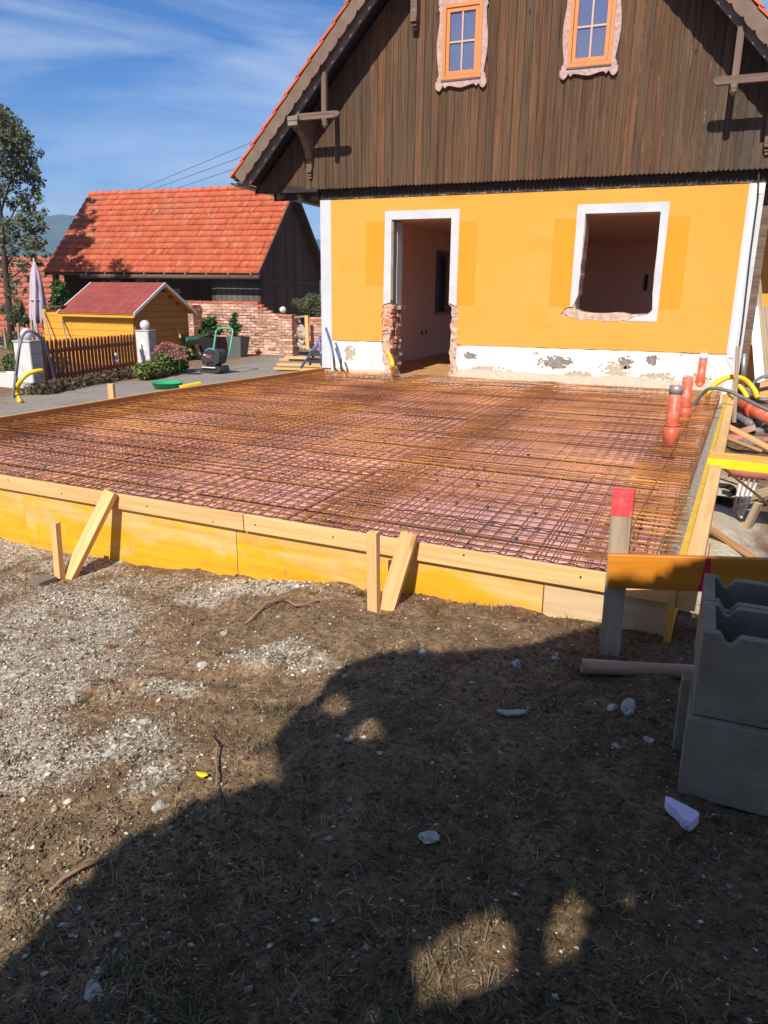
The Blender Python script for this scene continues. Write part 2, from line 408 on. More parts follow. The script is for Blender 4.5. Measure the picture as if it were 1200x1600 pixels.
def mk_cladding():
    m, t, b = nodes('weathered_cladding')
    v = offset_vec(t)
    f = noise_tex(t, 1.0, 6, 0.65, v, (30, 30, 1.1), 0.5)
    r = objrand(t)
    base = ramp(t, r, [(0.0, (0.081, 0.047, 0.027)), (0.25, (0.111, 0.061, 0.035)), (0.5, (0.089, 0.059, 0.036)), (0.75, (0.126, 0.065, 0.037)), (1, (0.078, 0.055, 0.037))])
    c = mix(t, base, ramp(t, f, [(0.26, (0.35, 0.35, 0.35)), (0.5, (1, 1, 1)), (0.75, (1.75, 1.65, 1.5))]), 0.9, 'MULTIPLY')
    f2 = noise_tex(t, 1.0, 4, 0.6, v, (5, 5, 0.9))
    c = mix(t, c, (0.090, 0.070, 0.052), ramp(t, f2, [(0.54, (0, 0, 0)), (0.70, (0.6, 0.6, 0.6))]))
    oi = N(t, 'ObjectInfo')
    c = mix(t, c, oi.outputs['Color'], 1.0, 'MULTIPLY')
    vo = N(t, 'TexVoronoi'); vo.inputs['Scale'].default_value = 1
    mpn = t.nodes.new('ShaderNodeMapping'); mpn.inputs['Scale'].default_value = (6, 6, 1.5); t.links.new(v, mpn.inputs['Vector']); t.links.new(mpn.outputs[0], vo.inputs['Vector'])
    c = mix(t, c, ramp(t, vo.outputs['Distance'], [(0.04, (0.25, 0.2, 0.18)), (0.09, (1, 1, 1))]), 0.9, 'MULTIPLY')
    t.links.new(c, b.inputs['Base Color']); b.inputs['Roughness'].default_value = 0.85; b.inputs['Specular IOR Level'].default_value = 0.2
    bump(t, b, f, 0.4, 0.004)
    return m
MAT['clad'] = mk_cladding()
MAT['beam'] = wood('weathered_dark_timber', [(0.085, 0.055, 0.040), (0.15, 0.10, 0.075), (0.22, 0.155, 0.12)], 'X', .85, .1)
MAT['bargewood'] = stone_like('weathered_bargeboard', [(0.13, 0.085, 0.065), (0.21, 0.145, 0.11)], 6, .85, .4, .005)
MAT['innerbarge'] = stone_like('grey_bargeboard', [(0.16, 0.13, 0.11), (0.25, 0.21, 0.18)], 6, .85, .4, .005)
MAT['soffit'] = wood('dark_soffit_boards', [(0.022, 0.017, 0.014), (0.05, 0.038, 0.03)], 'Y', .9, .1, .5)
MAT['gap'] = stone_like('pale_lining', [(0.02, 0.015, 0.012), (0.04, 0.03, 0.025), (0.42, 0.36, 0.26)], 7, .9, .1, .002)
MAT['tilered'] = stone_like('red_roof_tile', [(0.50, 0.10, 0.045), (0.62, 0.15, 0.07)], 5, 0.7, 0.3, 0.005, rnd=.15, spec=.3)
MAT['orangewood'] = wood('orange_window_wood', [(0.54, 0.19, 0.055), (0.62, 0.245, 0.075)], 'Z', .35, .03, 1, .05, False, .5)
MAT['pinkwood'] = stone_like('weathered_rose_wood', [(0.30, 0.19, 0.165), (0.44, 0.30, 0.265), (0.54, 0.42, 0.38)], 18, .9, .5, .005)
MAT['muntin'] = plain('pale_rose_paint', (0.50, 0.33, 0.29), .5, .08)
def mk_glass():
    m, t, b = nodes('window_glass')
    b.inputs['Base Color'].default_value = (0.10, 0.105, 0.17, 1); b.inputs['Roughness'].default_value = 0.03
    b.inputs['Specular IOR Level'].default_value = 1.0; b.inputs['IOR'].default_value = 1.9
    f = noise_tex(t, 2.5, 2, .5); bump(t, b, f, .04, .01)
    return m
MAT['glass'] = mk_glass()
MAT['metal'] = plain('galvanised_metal', (0.34, 0.34, 0.33), .45, .2, .6)
MAT['cable'] = plain('dark_cable', (0.03, 0.03, 0.032), .6)
MAT['palewood'] = wood('fresh_sawn_timber', [(0.539, 0.297, 0.110), (0.651, 0.387, 0.163), (0.716, 0.459, 0.220)], 'X', .7, .1)
MAT['oldwood'] = wood('greyed_timber', [(0.20, 0.145, 0.095), (0.34, 0.26, 0.18), (0.44, 0.345, 0.25)], 'X', .85, .15)
def mk_formply():
    m, t, b = nodes('yellow_formwork_panel')
    v = offset_vec(t)
    f = noise_tex(t, 1.0, 6, 0.62, v, (0.8, 16, 16), 0.5)
    c = ramp(t, f, [(0.3, (0.58, 0.275, 0.014)), (0.55, (0.70, 0.365, 0.018)), (0.75, (0.76, 0.43, 0.04))])
    wn0 = noise_tex(t, 2.1, 6, 0.68, v, (1, 1.8, 1.8), 0.5)
    tco = t.nodes.new('ShaderNodeTexCoord'); sz_ = N(t, 'SeparateXYZ'); t.links.new(tco.outputs['Object'], sz_.inputs[0])
    wadd = N(t, 'Math'); wadd.operation = 'MULTIPLY_ADD'; t.links.new(sz_.outputs['Z'], wadd.inputs[0]); wadd.inputs[1].default_value = 0.65; t.links.new(wn0, wadd.inputs[2]); wear = wadd.outputs[0]
    c = mix(t, c, ramp(t, f, [(0.3, (0.598, 0.357, 0.133)), (0.7, (0.722, 0.498, 0.242))]), ramp(t, wear, [(0.47, (0, 0, 0)), (0.66, (0.85, 0.85, 0.85))]))
    st = noise_tex(t, 1.0, 5, .7, v, (9, 9, 1.4))
    c = mix(t, c, (0.80, 0.66, 0.44), ramp(t, st, [(0.64, (0, 0, 0)), (0.76, (0.55, 0.55, 0.55))]))
    mud = N(t, 'Math'); mud.operation = 'MULTIPLY_ADD'; t.links.new(sz_.outputs['Z'], mud.inputs[0]); mud.inputs[1].default_value = -0.55; t.links.new(noise_tex(t, 14, 6, .78, v), mud.inputs[2])
    c = mix(t, c, (0.22, 0.15, 0.09), ramp(t, mud.outputs[0], [(0.62, (0, 0, 0)), (0.76, (0.75, 0.75, 0.75))]))
    c = mix(t, c, (0.62, 0.58, 0.50), ramp(t, noise_tex(t, 22, 6, .8, v), [(0.70, (0, 0, 0)), (0.78, (0.7, 0.7, 0.7))]))
    c = mix(t, c, (0.30, 0.17, 0.06), ramp(t, noise_tex(t, 9, 5, .75, v), [(0.66, (0, 0, 0)), (0.78, (0.7, 0.7, 0.7))]))
    t.links.new(c, b.inputs['Base Color']); b.inputs['Roughness'].default_value = 0.55; b.inputs['Specular IOR Level'].default_value = .3
    bump(t, b, f, .12, .003)
    return m
MAT['formply'] = mk_formply()
MAT['formply_in'] = wood('rust_stained_panel', [(0.30, 0.11, 0.025), (0.45, 0.19, 0.05)], 'X', .7, .05)  # left board panel, browner than the front panels
MAT['paleply'] = wood('bare_plywood', [(0.50, 0.34, 0.19), (0.64, 0.46, 0.27)], 'X', .7, .05)
MAT['glossorange'] = wood('varnished_orange_board', [(0.36, 0.100, 0.008), (0.50, 0.165, 0.012), (0.60, 0.225, 0.025)], 'X', .38, .05, .8, .15, True, .45, ((0.72, 0.42, 0.10), 5, .62))
MAT['yellowedge'] = plain('bright_yellow_paint', (0.80, 0.56, 0.01), .5, .08)
MAT['mustard'] = stone_like('mustard_edge_paint', [(0.48, 0.27, 0.015), (0.62, 0.38, 0.025), (0.60, 0.42, 0.16)], 14, .6, .2, .002)
MAT['redspray'] = stone_like('red_spray_paint', [(0.58, 0.10, 0.10), (0.76, 0.055, 0.07), (0.70, 0.20, 0.15)], 18, .6, .2, .003)
MAT['redmark'] = plain('red_pen_stroke', (0.55, 0.01, 0.03), .6)
MAT['stainwood'] = wood('brown_stained_timber', [(0.24, 0.115, 0.05), (0.36, 0.19, 0.085), (0.44, 0.26, 0.13)], 'X', .8, .1)
MAT['block'] = stone_like('grey_concrete_block', [(0.204, 0.169, 0.122), (0.265, 0.221, 0.162), (0.336, 0.284, 0.211)], 9, .95, 1.0, .006, rnd=.06, spec=.15, bscale=120)
MAT['xps'] = stone_like('pink_insulation', [(0.62, 0.315, 0.285), (0.70, 0.385, 0.355), (0.66, 0.345, 0.345)], 3, .8, .2, .003, rnd=.14)
MAT['lilac'] = stone_like('lilac_foam', [(0.62, 0.50, 0.68), (0.70, 0.58, 0.74)], 9, .8, .4, .004, bscale=50)
def mk_rust():
    m, t, b = nodes('rusty_steel')
    geo = N(t, 'NewGeometry'); pos = geo.outputs['Position']
    f = noise_tex(t, 1.1, 6, .68, pos)
    c = ramp(t, f, [(0.34, (0.150, 0.058, 0.025)), (0.50, (0.276, 0.106, 0.034)), (0.62, (0.502, 0.213, 0.050)), (0.78, (0.652, 0.326, 0.087))])
    r = ramp(t, objrand(t), [(0, (.75,) * 3), (1, (1.2,) * 3)]); c = mix(t, c, r, 1.0, 'MULTIPLY')
    t.links.new(c, b.inputs['Base Color']); b.inputs['Roughness'].default_value = .8; b.inputs['Specular IOR Level'].default_value = .3
    return m
MAT['rust'] = mk_rust()
MAT['darkrust'] = stone_like('dark_steel', [(0.035, 0.024, 0.02), (0.085, 0.048, 0.034)], 6, .7, .2, .002)
MAT['spacer'] = plain('grey_spacer_plastic', (0.12, 0.13, 0.13), .6, .3)
MAT['clip'] = plain('black_clip', (0.055, 0.05, 0.046), .6, .3)
MAT['orangepipe'] = plain('orange_drain_pipe', (0.55, 0.10, 0.04), .45, .12, scale=6, dirt=((0.46, 0.26, 0.20), 6, .50))
MAT['greypipe'] = plain('grey_tape', (0.30, 0.31, 0.32), .4, .2, .4)
MAT['brownpipe'] = plain('brown_plastic_pipe', (0.36, 0.20, 0.125), .45, .12)
MAT['claypipe'] = stone_like('brick_red_clay', [(0.38, 0.12, 0.07), (0.5, 0.2, 0.13)], 9, .85, .3, .005)
MAT['yellowhose'] = plain('yellow_hose', (0.80, 0.52, 0.02), .45, .08)
MAT['bluehose'] = plain('blue_grey_hose', (0.10, 0.13, 0.26), .45, .25, dirt=((0.30, 0.31, 0.36), 8, .58))
MAT['greyhose'] = plain('grey_hose', (0.15, 0.155, 0.16), .5, .2)
MAT['blackrub'] = plain('black_rubber', (0.018, 0.018, 0.02), .6, .3)
MAT['picket'] = wood('red_brown_stain', [(0.19, 0.048, 0.022), (0.28, 0.075, 0.035)], 'Z', .6, .2, .8)
MAT['shedwood'] = wood('honey_stain', [(0.60, 0.27, 0.03), (0.72, 0.35, 0.045)], 'X', .55, .08, .6, .1)
MAT['shedend'] = wood('amber_stain', [(0.42, 0.175, 0.03), (0.5, 0.22, 0.04)], 'Y', .6, .08, .6, .1)  # darker copy of the honey stain, shade of the gable in its colour
MAT['shingle'] = stone_like('red_bitumen_felt', [(0.216, 0.044, 0.036), (0.280, 0.068, 0.056)], 25, .95, .6, .004, rnd=.1)
MAT['trimwhite'] = plain('white_trim', (0.72, 0.70, 0.66), .5, .05)
MAT['concrete'] = stone_like('old_concrete', [(0.30, 0.29, 0.28), (0.42, 0.41, 0.39), (0.50, 0.49, 0.47)], 5, .95, .6, .01)
MAT['whitewashed'] = stone_like('flaked_white_concrete', [(0.45, 0.44, 0.42), (0.72, 0.71, 0.69)], 9, .95, .6, .01)
MAT['globe'] = plain('milky_globe', (0.62, 0.56, 0.52), .35, .15, scale=5)
MAT['barnwood'] = wood('dark_barn_boards', [(0.07, 0.045, 0.033), (0.125, 0.082, 0.06)], 'Z', .9, .25)
MAT['barngrey'] = wood('grey_barn_boards', [(0.09, 0.075, 0.065), (0.15, 0.125, 0.105)], 'Z', .9, .2)
def mk_barntile(name, stops, blotch, sc=0.28):
    m, t, b = nodes(name)
    a = N(t, 'Attribute'); a.attribute_name = 'rnd'
    c = ramp(t, a.outputs['Fac'], stops)
    geo = N(t, 'NewGeometry')
    f = noise_tex(t, sc, 6, .62, geo.outputs['Position'], (1, 1, .45))
    c = mix(t, c, blotch, ramp(t, f, [(0.52, (0, 0, 0)), (0.70, (0.7, 0.7, 0.7))]))
    f2 = noise_tex(t, 9, 5, .7, geo.outputs['Position'])
    c = mix(t, c, ramp(t, f2, [(0.3, (.75,) * 3), (0.7, (1.15,) * 3)]), .8, 'MULTIPLY')
    t.links.new(c, b.inputs['Base Color']); b.inputs['Roughness'].default_value = .75; b.inputs['Specular IOR Level'].default_value = .3
    return m
MAT['barntile'] = mk_barntile('barn_clay_tile', [(0, (0.29, 0.052, 0.026)), (.3, (0.40, 0.082, 0.034)), (.7, (0.47, 0.112, 0.047)), (1, (0.45, 0.17, 0.095))], (0.27, 0.13, 0.09))
MAT['fartile'] = mk_barntile('far_clay_tile', [(0, (0.28, 0.075, 0.045)), (1, (0.46, 0.14, 0.09))], (0.26, 0.12, 0.09))
MAT['parasol'] = stone_like('lilac_parasol_cloth', [(0.42, 0.34, 0.42), (0.54, 0.45, 0.54)], 6, .85, .2, .005)
MAT['greenmetal'] = plain('green_enamel', (0.10, 0.36, 0.24), .4, .1)
MAT['greentub'] = plain('green_plastic', (0.015, 0.36, 0.14), .35, .06)
MAT['greenbin'] = plain('dull_green_plastic', (0.045, 0.17, 0.12), .45, .15)
MAT['engine'] = plain('charcoal_plastic', (0.035, 0.037, 0.04), .5, .2)
MAT['pot'] = plain('grey_planter', (0.115, 0.12, 0.12), .6, .1, scale=3)
MAT['whiteplastic'] = plain('white_plastic', (0.66, 0.62, 0.58), .5, .06)
MAT['bark'] = stone_like('bark', [(0.035, 0.028, 0.022), (0.10, 0.08, 0.06)], 9, .95, .9, .02)
MAT['logwood'] = stone_like('split_log', [(0.16, 0.11, 0.085), (0.36, 0.28, 0.23), (0.50, 0.42, 0.36)], 9, .95, .7, .01, rnd=.3)
MAT['twig'] = stone_like('dry_twig', [(0.16, 0.09, 0.06), (0.32, 0.2, 0.14)], 14, .9, .4, .004)
MAT['stone'] = stone_like('pale_stone', [(0.26, 0.235, 0.20), (0.40, 0.37, 0.325), (0.54, 0.51, 0.455)], 16, .92, .6, .006, rnd=.25)
MAT['slate'] = stone_like('brown_slab', [(0.13, 0.10, 0.075), (0.21, 0.165, 0.125)], 9, .9, .4, .005)
MAT['pitdark'] = plain('black_bitumen', (0.012, 0.011, 0.011), .85, .3)
MAT['tree'] = leafmat('ash_leaves', [(0.055, 0.075, 0.036), (0.125, 0.145, 0.075), (0.23, 0.235, 0.15)])
MAT['shadetree'] = leafmat('dense_leaves', [(0.02, 0.04, 0.012), (0.07, 0.10, 0.03)], trans=0.0)
MAT['hedge'] = leafmat('ground_cover_leaves', [(0.05, 0.055, 0.02), (0.11, 0.085, 0.045), (0.20, 0.13, 0.085)])
MAT['sedum'] = leafmat('sedum_leaves', [(0.09, 0.13, 0.03), (0.17, 0.20, 0.05), (0.26, 0.27, 0.09)])
MAT['pinkflower'] = leafmat('pink_flower_heads', [(0.34, 0.12, 0.11), (0.46, 0.20, 0.18), (0.52, 0.30, 0.26)])
MAT['green'] = leafmat('garden_leaves', [(0.03, 0.06, 0.015), (0.07, 0.12, 0.03), (0.15, 0.19, 0.06)])
MAT['darkgreen'] = leafmat('glossy_leaves', [(0.02, 0.05, 0.015), (0.06, 0.11, 0.03), (0.11, 0.16, 0.05)])
MAT['olive'] = leafmat('olive_leaves', [(0.05, 0.065, 0.03), (0.12, 0.14, 0.06), (0.22, 0.23, 0.12)])
MAT['blade'] = leafmat('grass_blades', [(0.045, 0.042, 0.020), (0.095, 0.082, 0.040), (0.21, 0.165, 0.092), (0.38, 0.29, 0.17)], trans=.15)
MAT['grit'] = leafmat('crushed_stone', [(0.190, 0.144, 0.097), (0.399, 0.339, 0.255), (0.646, 0.577, 0.466)], trans=0)
MAT['clod'] = leafmat('soil_crumb', [(0.055, 0.037, 0.025), (0.115, 0.078, 0.05), (0.21, 0.148, 0.096)], trans=0)
MAT['straw'] = leafmat('dry_straw', [(0.18, 0.12, 0.06), (0.48, 0.36, 0.20)], trans=0)
MAT['grey_gravel'] = stone_like('grey_gravel', [(0.16, 0.14, 0.12), (0.34, 0.31, 0.27), (0.50, 0.46, 0.41)], 40, .95, .9, .012)
MAT['hill'] = stone_like('forest_hill', [(0.018, 0.035, 0.018), (0.035, 0.055, 0.025), (0.06, 0.075, 0.035)], .02, 1, 0, .01, bscale=1)
MAT['floorboard'] = stone_like('wet_floor', [(0.42, 0.21, 0.085), (0.62, 0.36, 0.16)], 4, .5, .3, .01)

# ------------------------------------------------------------------ mesh building
class MB:
    def __init__(s): s.v = []; s.f = []; s.r = []
    def add(s, vs, fs, r=None):
        o = len(s.v); s.v += [tuple(p) for p in vs]; s.f += [tuple(i + o for i in q) for q in fs]
        if r is not None: s.r += [r] * len(fs)
        return s
    def box(s, c, size, rot=None, jit=0.0, r=None):
        c = Vector(c); hx, hy, hz = [k / 2 for k in size]
        vs = []
        for i in range(8):
            p = Vector(((hx if i & 1 else -hx), (hy if i & 2 else -hy), (hz if i & 4 else -hz)))
            if jit: p += Vector((random.uniform(-jit, jit), random.uniform(-jit, jit), random.uniform(-jit, jit)))
            vs.append(c + (rot @ p if rot else p))
        return s.add(vs, [(0, 2, 3, 1), (4, 5, 7, 6), (0, 1, 5, 4), (2, 6, 7, 3), (0, 4, 6, 2), (1, 3, 7, 5)], r)
    def span(s, a, b, jit=0.0): # axis-aligned box between two corners
        a = Vector(a); b = Vector(b)
        return s.box((a + b) / 2, [abs(b[i] - a[i]) for i in range(3)], None, jit)
    def prism(s, poly, ext):
        """closed polygon of 3-D points pushed along ext"""
        ext = Vector(ext); n = len(poly); a = [Vector(p) for p in poly]; b = [p + ext for p in a]
        tri = tessellate_polygon([a])
        nrm = Vector((0, 0, 0))
        for i in range(n): nrm += a[i].cross(a[(i + 1) % n])
        flip = nrm.dot(ext) > 0
        fs = []
        for tr in tri:
            x = a[tr[0]]; y = a[tr[1]]; z = a[tr[2]]
            same = (y - x).cross(z - x).dot(ext) > 0
            t1 = tuple(reversed(tr)) if same else tuple(tr)
            fs.append(t1); fs.append(tuple(k + n for k in reversed(t1)))
        for i in range(n):
            j = (i + 1) % n
            fs.append((i, i + n, j + n, j) if not flip else (i, j, j + n, i + n))
        return s.add(a + b, fs)
    def sheet(s, outer, holes, ext):
        """polygon with holes, extruded"""
        ext = Vector(ext); loops = [[Vector(p) for p in outer]] + [[Vector(p) for p in h] for h in holes]
        flat = [p for l in loops for p in l]; n = len(flat)
        tri = tessellate_polygon(loops); fs = []
        for tr in tri:
            x, y, z = (flat[k] for k in tr)
            same = (y - x).cross(z - x).dot(ext) > 0
            t1 = tuple(reversed(tr)) if same else tuple(tr)
            fs.append(t1); fs.append(tuple(k + n for k in reversed(t1)))
        o = 0
        for l in loops:
            k = len(l)
            for i in range(k):
                j = (i + 1) % k; fs.append((o + i, o + j, o + j + n, o + i + n))
            o += k
        return s.add(flat + [p + ext for p in flat], fs)
    def tube(s, pts, r, n=8, cap=True):
        pts = [Vector(p) for p in pts]; m = len(pts)
        rr = r if isinstance(r, (list, tuple)) else [r] * m
        vs = []; up = None
        for i, p in enumerate(pts):
            d = (pts[min(i + 1, m - 1)] - pts[max(i - 1, 0)]).normalized()
            if up is None: up = d.orthogonal().normalized()
            up = (up - d * up.dot(d)).normalized(); w = d.cross(up)
            for k in range(n):
                a = 2 * math.pi * k / n; vs.append(p + (up * math.cos(a) + w * math.sin(a)) * rr[i])
        fs = []
        for i in range(m - 1):
            for k in range(n):
                k2 = (k + 1) % n; fs.append((i * n + k, i * n + k2, (i + 1) * n + k2, (i + 1) * n + k))
        if cap: fs.append(tuple(range(n - 1, -1, -1))); fs.append(tuple((m - 1) * n + k for k in range(n)))
        return s.add(vs, fs)
    def pipe(s, p0, p1, r, wall=0.006, n=20):
        """open hollow pipe"""
        p0 = Vector(p0); p1 = Vector(p1); d = (p1 - p0).normalized(); u = d.orthogonal().normalized(); w = d.cross(u); vs = []
        for p, q in ((p0, r), (p1, r), (p1, r - wall), (p0, r - wall)):
            for k in range(n):
                a = 2 * math.pi * k / n; vs.append(p + (u * math.cos(a) + w * math.sin(a)) * q)
        fs = []
        for i in range(4):
            j = (i + 1) % 4
            for k in range(n):
                k2 = (k + 1) % n; fs.append((i * n + k, i * n + k2, j * n + k2, j * n + k))
        return s.add(vs, fs)
    def ico(s, c, size, sub=1, jit=0.0, rot=None, r=None):
        bm = bmesh.new(); bmesh.ops.create_icosphere(bm, subdivisions=sub, radius=1.0)
        c = Vector(c); vs = []
        for v in bm.verts:
            k = 1 + random.uniform(-jit, jit)
            p = Vector((v.co.x * size[0] * k, v.co.y * size[1] * k, v.co.z * size[2] * k))
            vs.append(c + (rot @ p if rot else p))
        bm.verts.index_update()
        fs = [tuple(v.index for v in f.verts) for f in bm.faces]; bm.free()
        return s.add(vs, fs, r)
    def build(s, name, mat, parent=None, smooth=False, bevel=0.0):
        me = bpy.data.meshes.new(name)
        a = np.array(s.v, float); lo = a.min(0); hi = a.max(0)
        c = Vector(((lo[0] + hi[0]) / 2, (lo[1] + hi[1]) / 2, lo[2]))
        a = a - np.array(c)
        me.from_pydata(a.tolist(), [], s.f)
        if s.r and len(s.r) == len(s.f):
            at = me.attributes.new('rnd', 'FLOAT', 'FACE'); at.data.foreach_set('value', np.array(s.r, np.float32))
        if smooth: me.shade_smooth()
        me.materials.append(mat)
        return place(name, me, Matrix.Translation(c), parent, bevel)
WORLD = {}
def place(name, me, M, parent=None, bevel=0.0):
    o = bpy.data.objects.new(name, me); COL.objects.link(o)
    if parent is not None:
        o.parent = parent; o.matrix_basis = WORLD[parent.name].inverted() @ M
    else: o.matrix_basis = M
    WORLD[o.name] = M.copy()
    if bevel:
        b = o.modifiers.new('bevel', 'BEVEL'); b.width = bevel; b.segments = 2; b.limit_method = 'ANGLE'; b.angle_limit = R_(40)
    return o
def thing(name, label, cat, loc=(0, 0, 0), group=None):
    o = bpy.data.objects.new(name, None); COL.objects.link(o); o.empty_display_size = .1
    M = Matrix.Translation(Vector(loc)); o.matrix_basis = M; WORLD[o.name] = M
    o['label'] = label; o['category'] = cat
    if group: o['group'] = group
    return o
def tag(o, label, cat, group=None, kind=None):
    if label: o['label'] = label
    if cat: o['category'] = cat
    if group: o['group'] = group
    if kind: o['kind'] = kind
    return o
def beam(name, p0, p1, w, h, mat, parent=None, up=(0, 0, 1), bevel=0.0, jit=0.0, skew=None):
    """plank or post: length along local X, w across, h along 'up'"""
    p0 = Vector(p0); p1 = Vector(p1); d = p1 - p0; ln = d.length; x = d.normalized()
    u = Vector(up); u = (u - x * u.dot(x))
    u = u.normalized() if u.length > 1e-4 else x.orthogonal().normalized()
    y = u.cross(x)
    M = Matrix(((x.x, y.x, u.x, p0.x), (x.y, y.y, u.y, p0.y), (x.z, y.z, u.z, p0.z), (0, 0, 0, 1)))
    me = bpy.data.meshes.new(name)
    vs = []
    for X_ in (0, ln):
        for a, b in ((-1, -1), (1, -1), (1, 1), (-1, 1)):
            vs.append((X_ + random.uniform(-jit, jit), a * w / 2 + random.uniform(-jit, jit), b * h / 2 + random.uniform(-jit, jit)))
    me.from_pydata(vs, [], [(0, 3, 2, 1), (4, 5, 6, 7), (0, 1, 5, 4), (1, 2, 6, 5), (2, 3, 7, 6), (3, 0, 4, 7)])
    me.materials.append(mat)
    return place(name, me, M, parent, bevel)
def numesh(name, V, F, mat, parent=None, rnd=None, kind=None, smooth=False):
    """mesh straight from arrays; F is (n,k)"""
    me = bpy.data.meshes.new(name); V = np.asarray(V, np.float32); F = np.asarray(F, np.int32)
    c = np.array([(V[:, 0].min() + V[:, 0].max()) / 2, (V[:, 1].min() + V[:, 1].max()) / 2, V[:, 2].min()])
    V = V - c.astype(np.float32)
    me.vertices.add(len(V)); me.vertices.foreach_set('co', V.ravel())
    k = F.shape[1]; me.loops.add(F.size); me.loops.foreach_set('vertex_index', F.ravel())
    me.polygons.add(len(F)); me.polygons.foreach_set('loop_start', np.arange(0, F.size, k, dtype=np.int32))
    me.polygons.foreach_set('loop_total', np.full(len(F), k, np.int32))
    me.update(calc_edges=True); me.validate()
    if rnd is not None:
        at = me.attributes.new('rnd', 'FLOAT', 'FACE'); at.data.foreach_set('value', np.asarray(rnd, np.float32))
    if smooth: me.shade_smooth()
    me.materials.append(mat)
    o = place(name, me, Matrix.Translation(Vector(c)), parent)
    if kind: o['kind'] = kind
    return o
def leaves(name, C, size, mat, parent=None, kind=None, flat=0.0, aspect=2.0, rnd=None):
    """C (n,3) leaf centres; every leaf is a folded four-cornered blade"""
    C = np.asarray(C, float); n = len(C)
    d = RNG.normal(size=(n, 3)); d[:, 2] *= (1 - flat); d /= np.linalg.norm(d, axis=1)[:, None] + 1e-9
    q = RNG.normal(size=(n, 3)); q[:, 2] += 0.0
    w = np.cross(d, q); w /= np.linalg.norm(w, axis=1)[:, None] + 1e-9
    s = np.asarray(size) * RNG.uniform(.6, 1.25, n)
    L_ = d * s[:, None]; W_ = w * (s / aspect)[:, None]
    V = np.stack([C - L_ * .5, C + W_ * .5, C + L_ * .5, C - W_ * .5], 1).reshape(-1, 3)
    F = np.arange(4 * n).reshape(n, 4)
    return numesh(name, V, F, mat, parent, RNG.uniform(0, 1, n) if rnd is None else rnd, kind)
def blob_points(n, centers, radii, shell=0.35):
    out_ = []
    centers = np.asarray(centers, float); radii = np.asarray(radii, float)
    if radii.ndim == 1: radii = np.repeat(radii[:, None], 3, 1)
    pr = radii.prod(1) ** .66; pr /= pr.sum(); idx = RNG.choice(len(centers), n, p=pr)
    d = RNG.normal(size=(n, 3)); d /= np.linalg.norm(d, axis=1)[:, None]
    t = RNG.uniform(0, 1, n) ** shell
    return centers[idx] + d * radii[idx] * t[:, None]

# ================================================================== SETTING
def graded(a, b, fine0, fine1, step, grow=1.28):
    xs = list(np.arange(fine0, fine1 + 1e-6, step)); s = step; x = fine1
    while x < b: s *= grow; x += s; xs.append(min(x, b))
    s = step; x = fine0; lo = []
    while x > a: s *= grow; x -= s; lo.append(max(x, a))
    return np.array(lo[::-1] + xs)
gx = graded(-1900, 1900, -5.2, 1.6, 0.035, 1.16); gy = graded(-390, 2150, 0.6, 4.2, 0.03, 1.14)
GX, GY = np.meshgrid(gx, gy, indexing='ij'); GZ = gz_full(GX, GY)
nx, ny = GX.shape
ii = np.arange(nx * ny).reshape(nx, ny)
GF = np.stack([ii[:-1, :-1], ii[1:, :-1], ii[1:, 1:], ii[:-1, 1:]], -1).reshape(-1, 4)
GV = np.stack([GX, GY, GZ], -1).reshape(-1, 3)
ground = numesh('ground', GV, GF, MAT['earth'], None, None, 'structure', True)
for nm, fn in (('gravel', gravel_mask), ('road', road_mask), ('sand', sand_mask), ('turf', grass_mask)):
    at = ground.data.attributes.new(nm, 'FLOAT', 'POINT')
    at.data.foreach_set('value', np.asarray(fn(GX, GY), np.float32).ravel())

# far hills beyond the valley
def hills(name, dist, pts, seed, depth, mat):
    az = np.linspace(R_(-62), R_(50), 160); rows = []
    prof = np.interp(np.degrees(az), [p[0] for p in pts], [p[1] for p in pts])
    for k, (rr, hh) in enumerate(((dist, -0.02), (dist * 1.08, 0.45), (dist * 1.2, 0.85), (dist * 1.3, 1.0), (dist * 1.38, .9))):
        x = np.sin(az) * rr; y = np.cos(az) * rr
        n = (fbm(az * 40 + 50, az * 0 + k * 2.0, seed) - .5)
        z = -20 + (prof * dist * 1.3 + 20) * (hh + n * (0.10 if k < 4 else 0))
        rows.append(np.stack([x, y, z], -1))
    V = np.stack(rows, 1); a, b = V.shape[:2]
    i2 = np.arange(a * b).reshape(a, b)
    F = np.stack([i2[:-1, :-1], i2[1:, :-1], i2[1:, 1:], i2[:-1, 1:]], -1).reshape(-1, 4)
    return numesh(name, V.reshape(-1, 3), F, mat, None, None, 'structure', True)
hills('hills', 1500, [(-100, .055), (-60, .075), (-47, .080), (-44.5, .087), (-43, .0865), (-42, .089), (-40, .083), (-30, .07), (0, .06), (60, .06)], 4, 0, MAT['hill'])

# ================================================================== FARMHOUSE
YW = 12.0       # front of the plaster
YC = 11.88      # front of the timber cladding
house = thing('farmhouse', 'yellow plastered farmhouse with dark timber gable and knocked out ground floor openings', 'house', (-2.73, 12.2, 0.3))
rnd_ = random.Random(3)
def jag(a, b, n, amp, fixed=True):
    """ragged line between two (x,z) points"""
    out_ = []
    for i in range(n + 1):
        t = i / n; x = a[0] + (b[0] - a[0]) * t; z = a[1] + (b[1] - a[1]) * t
        if 0 < i < n: x += rnd_.uniform(-amp, amp); z += rnd_.uniform(-amp, amp)
        out_.append((x, z))
    return out_
def XZ(l, y): return [Vector((x, y, z)) for x, z in l]
XL, XR = -6.09, 0.63
Z0, ZB, ZT = 0.20, 0.849, 3.20
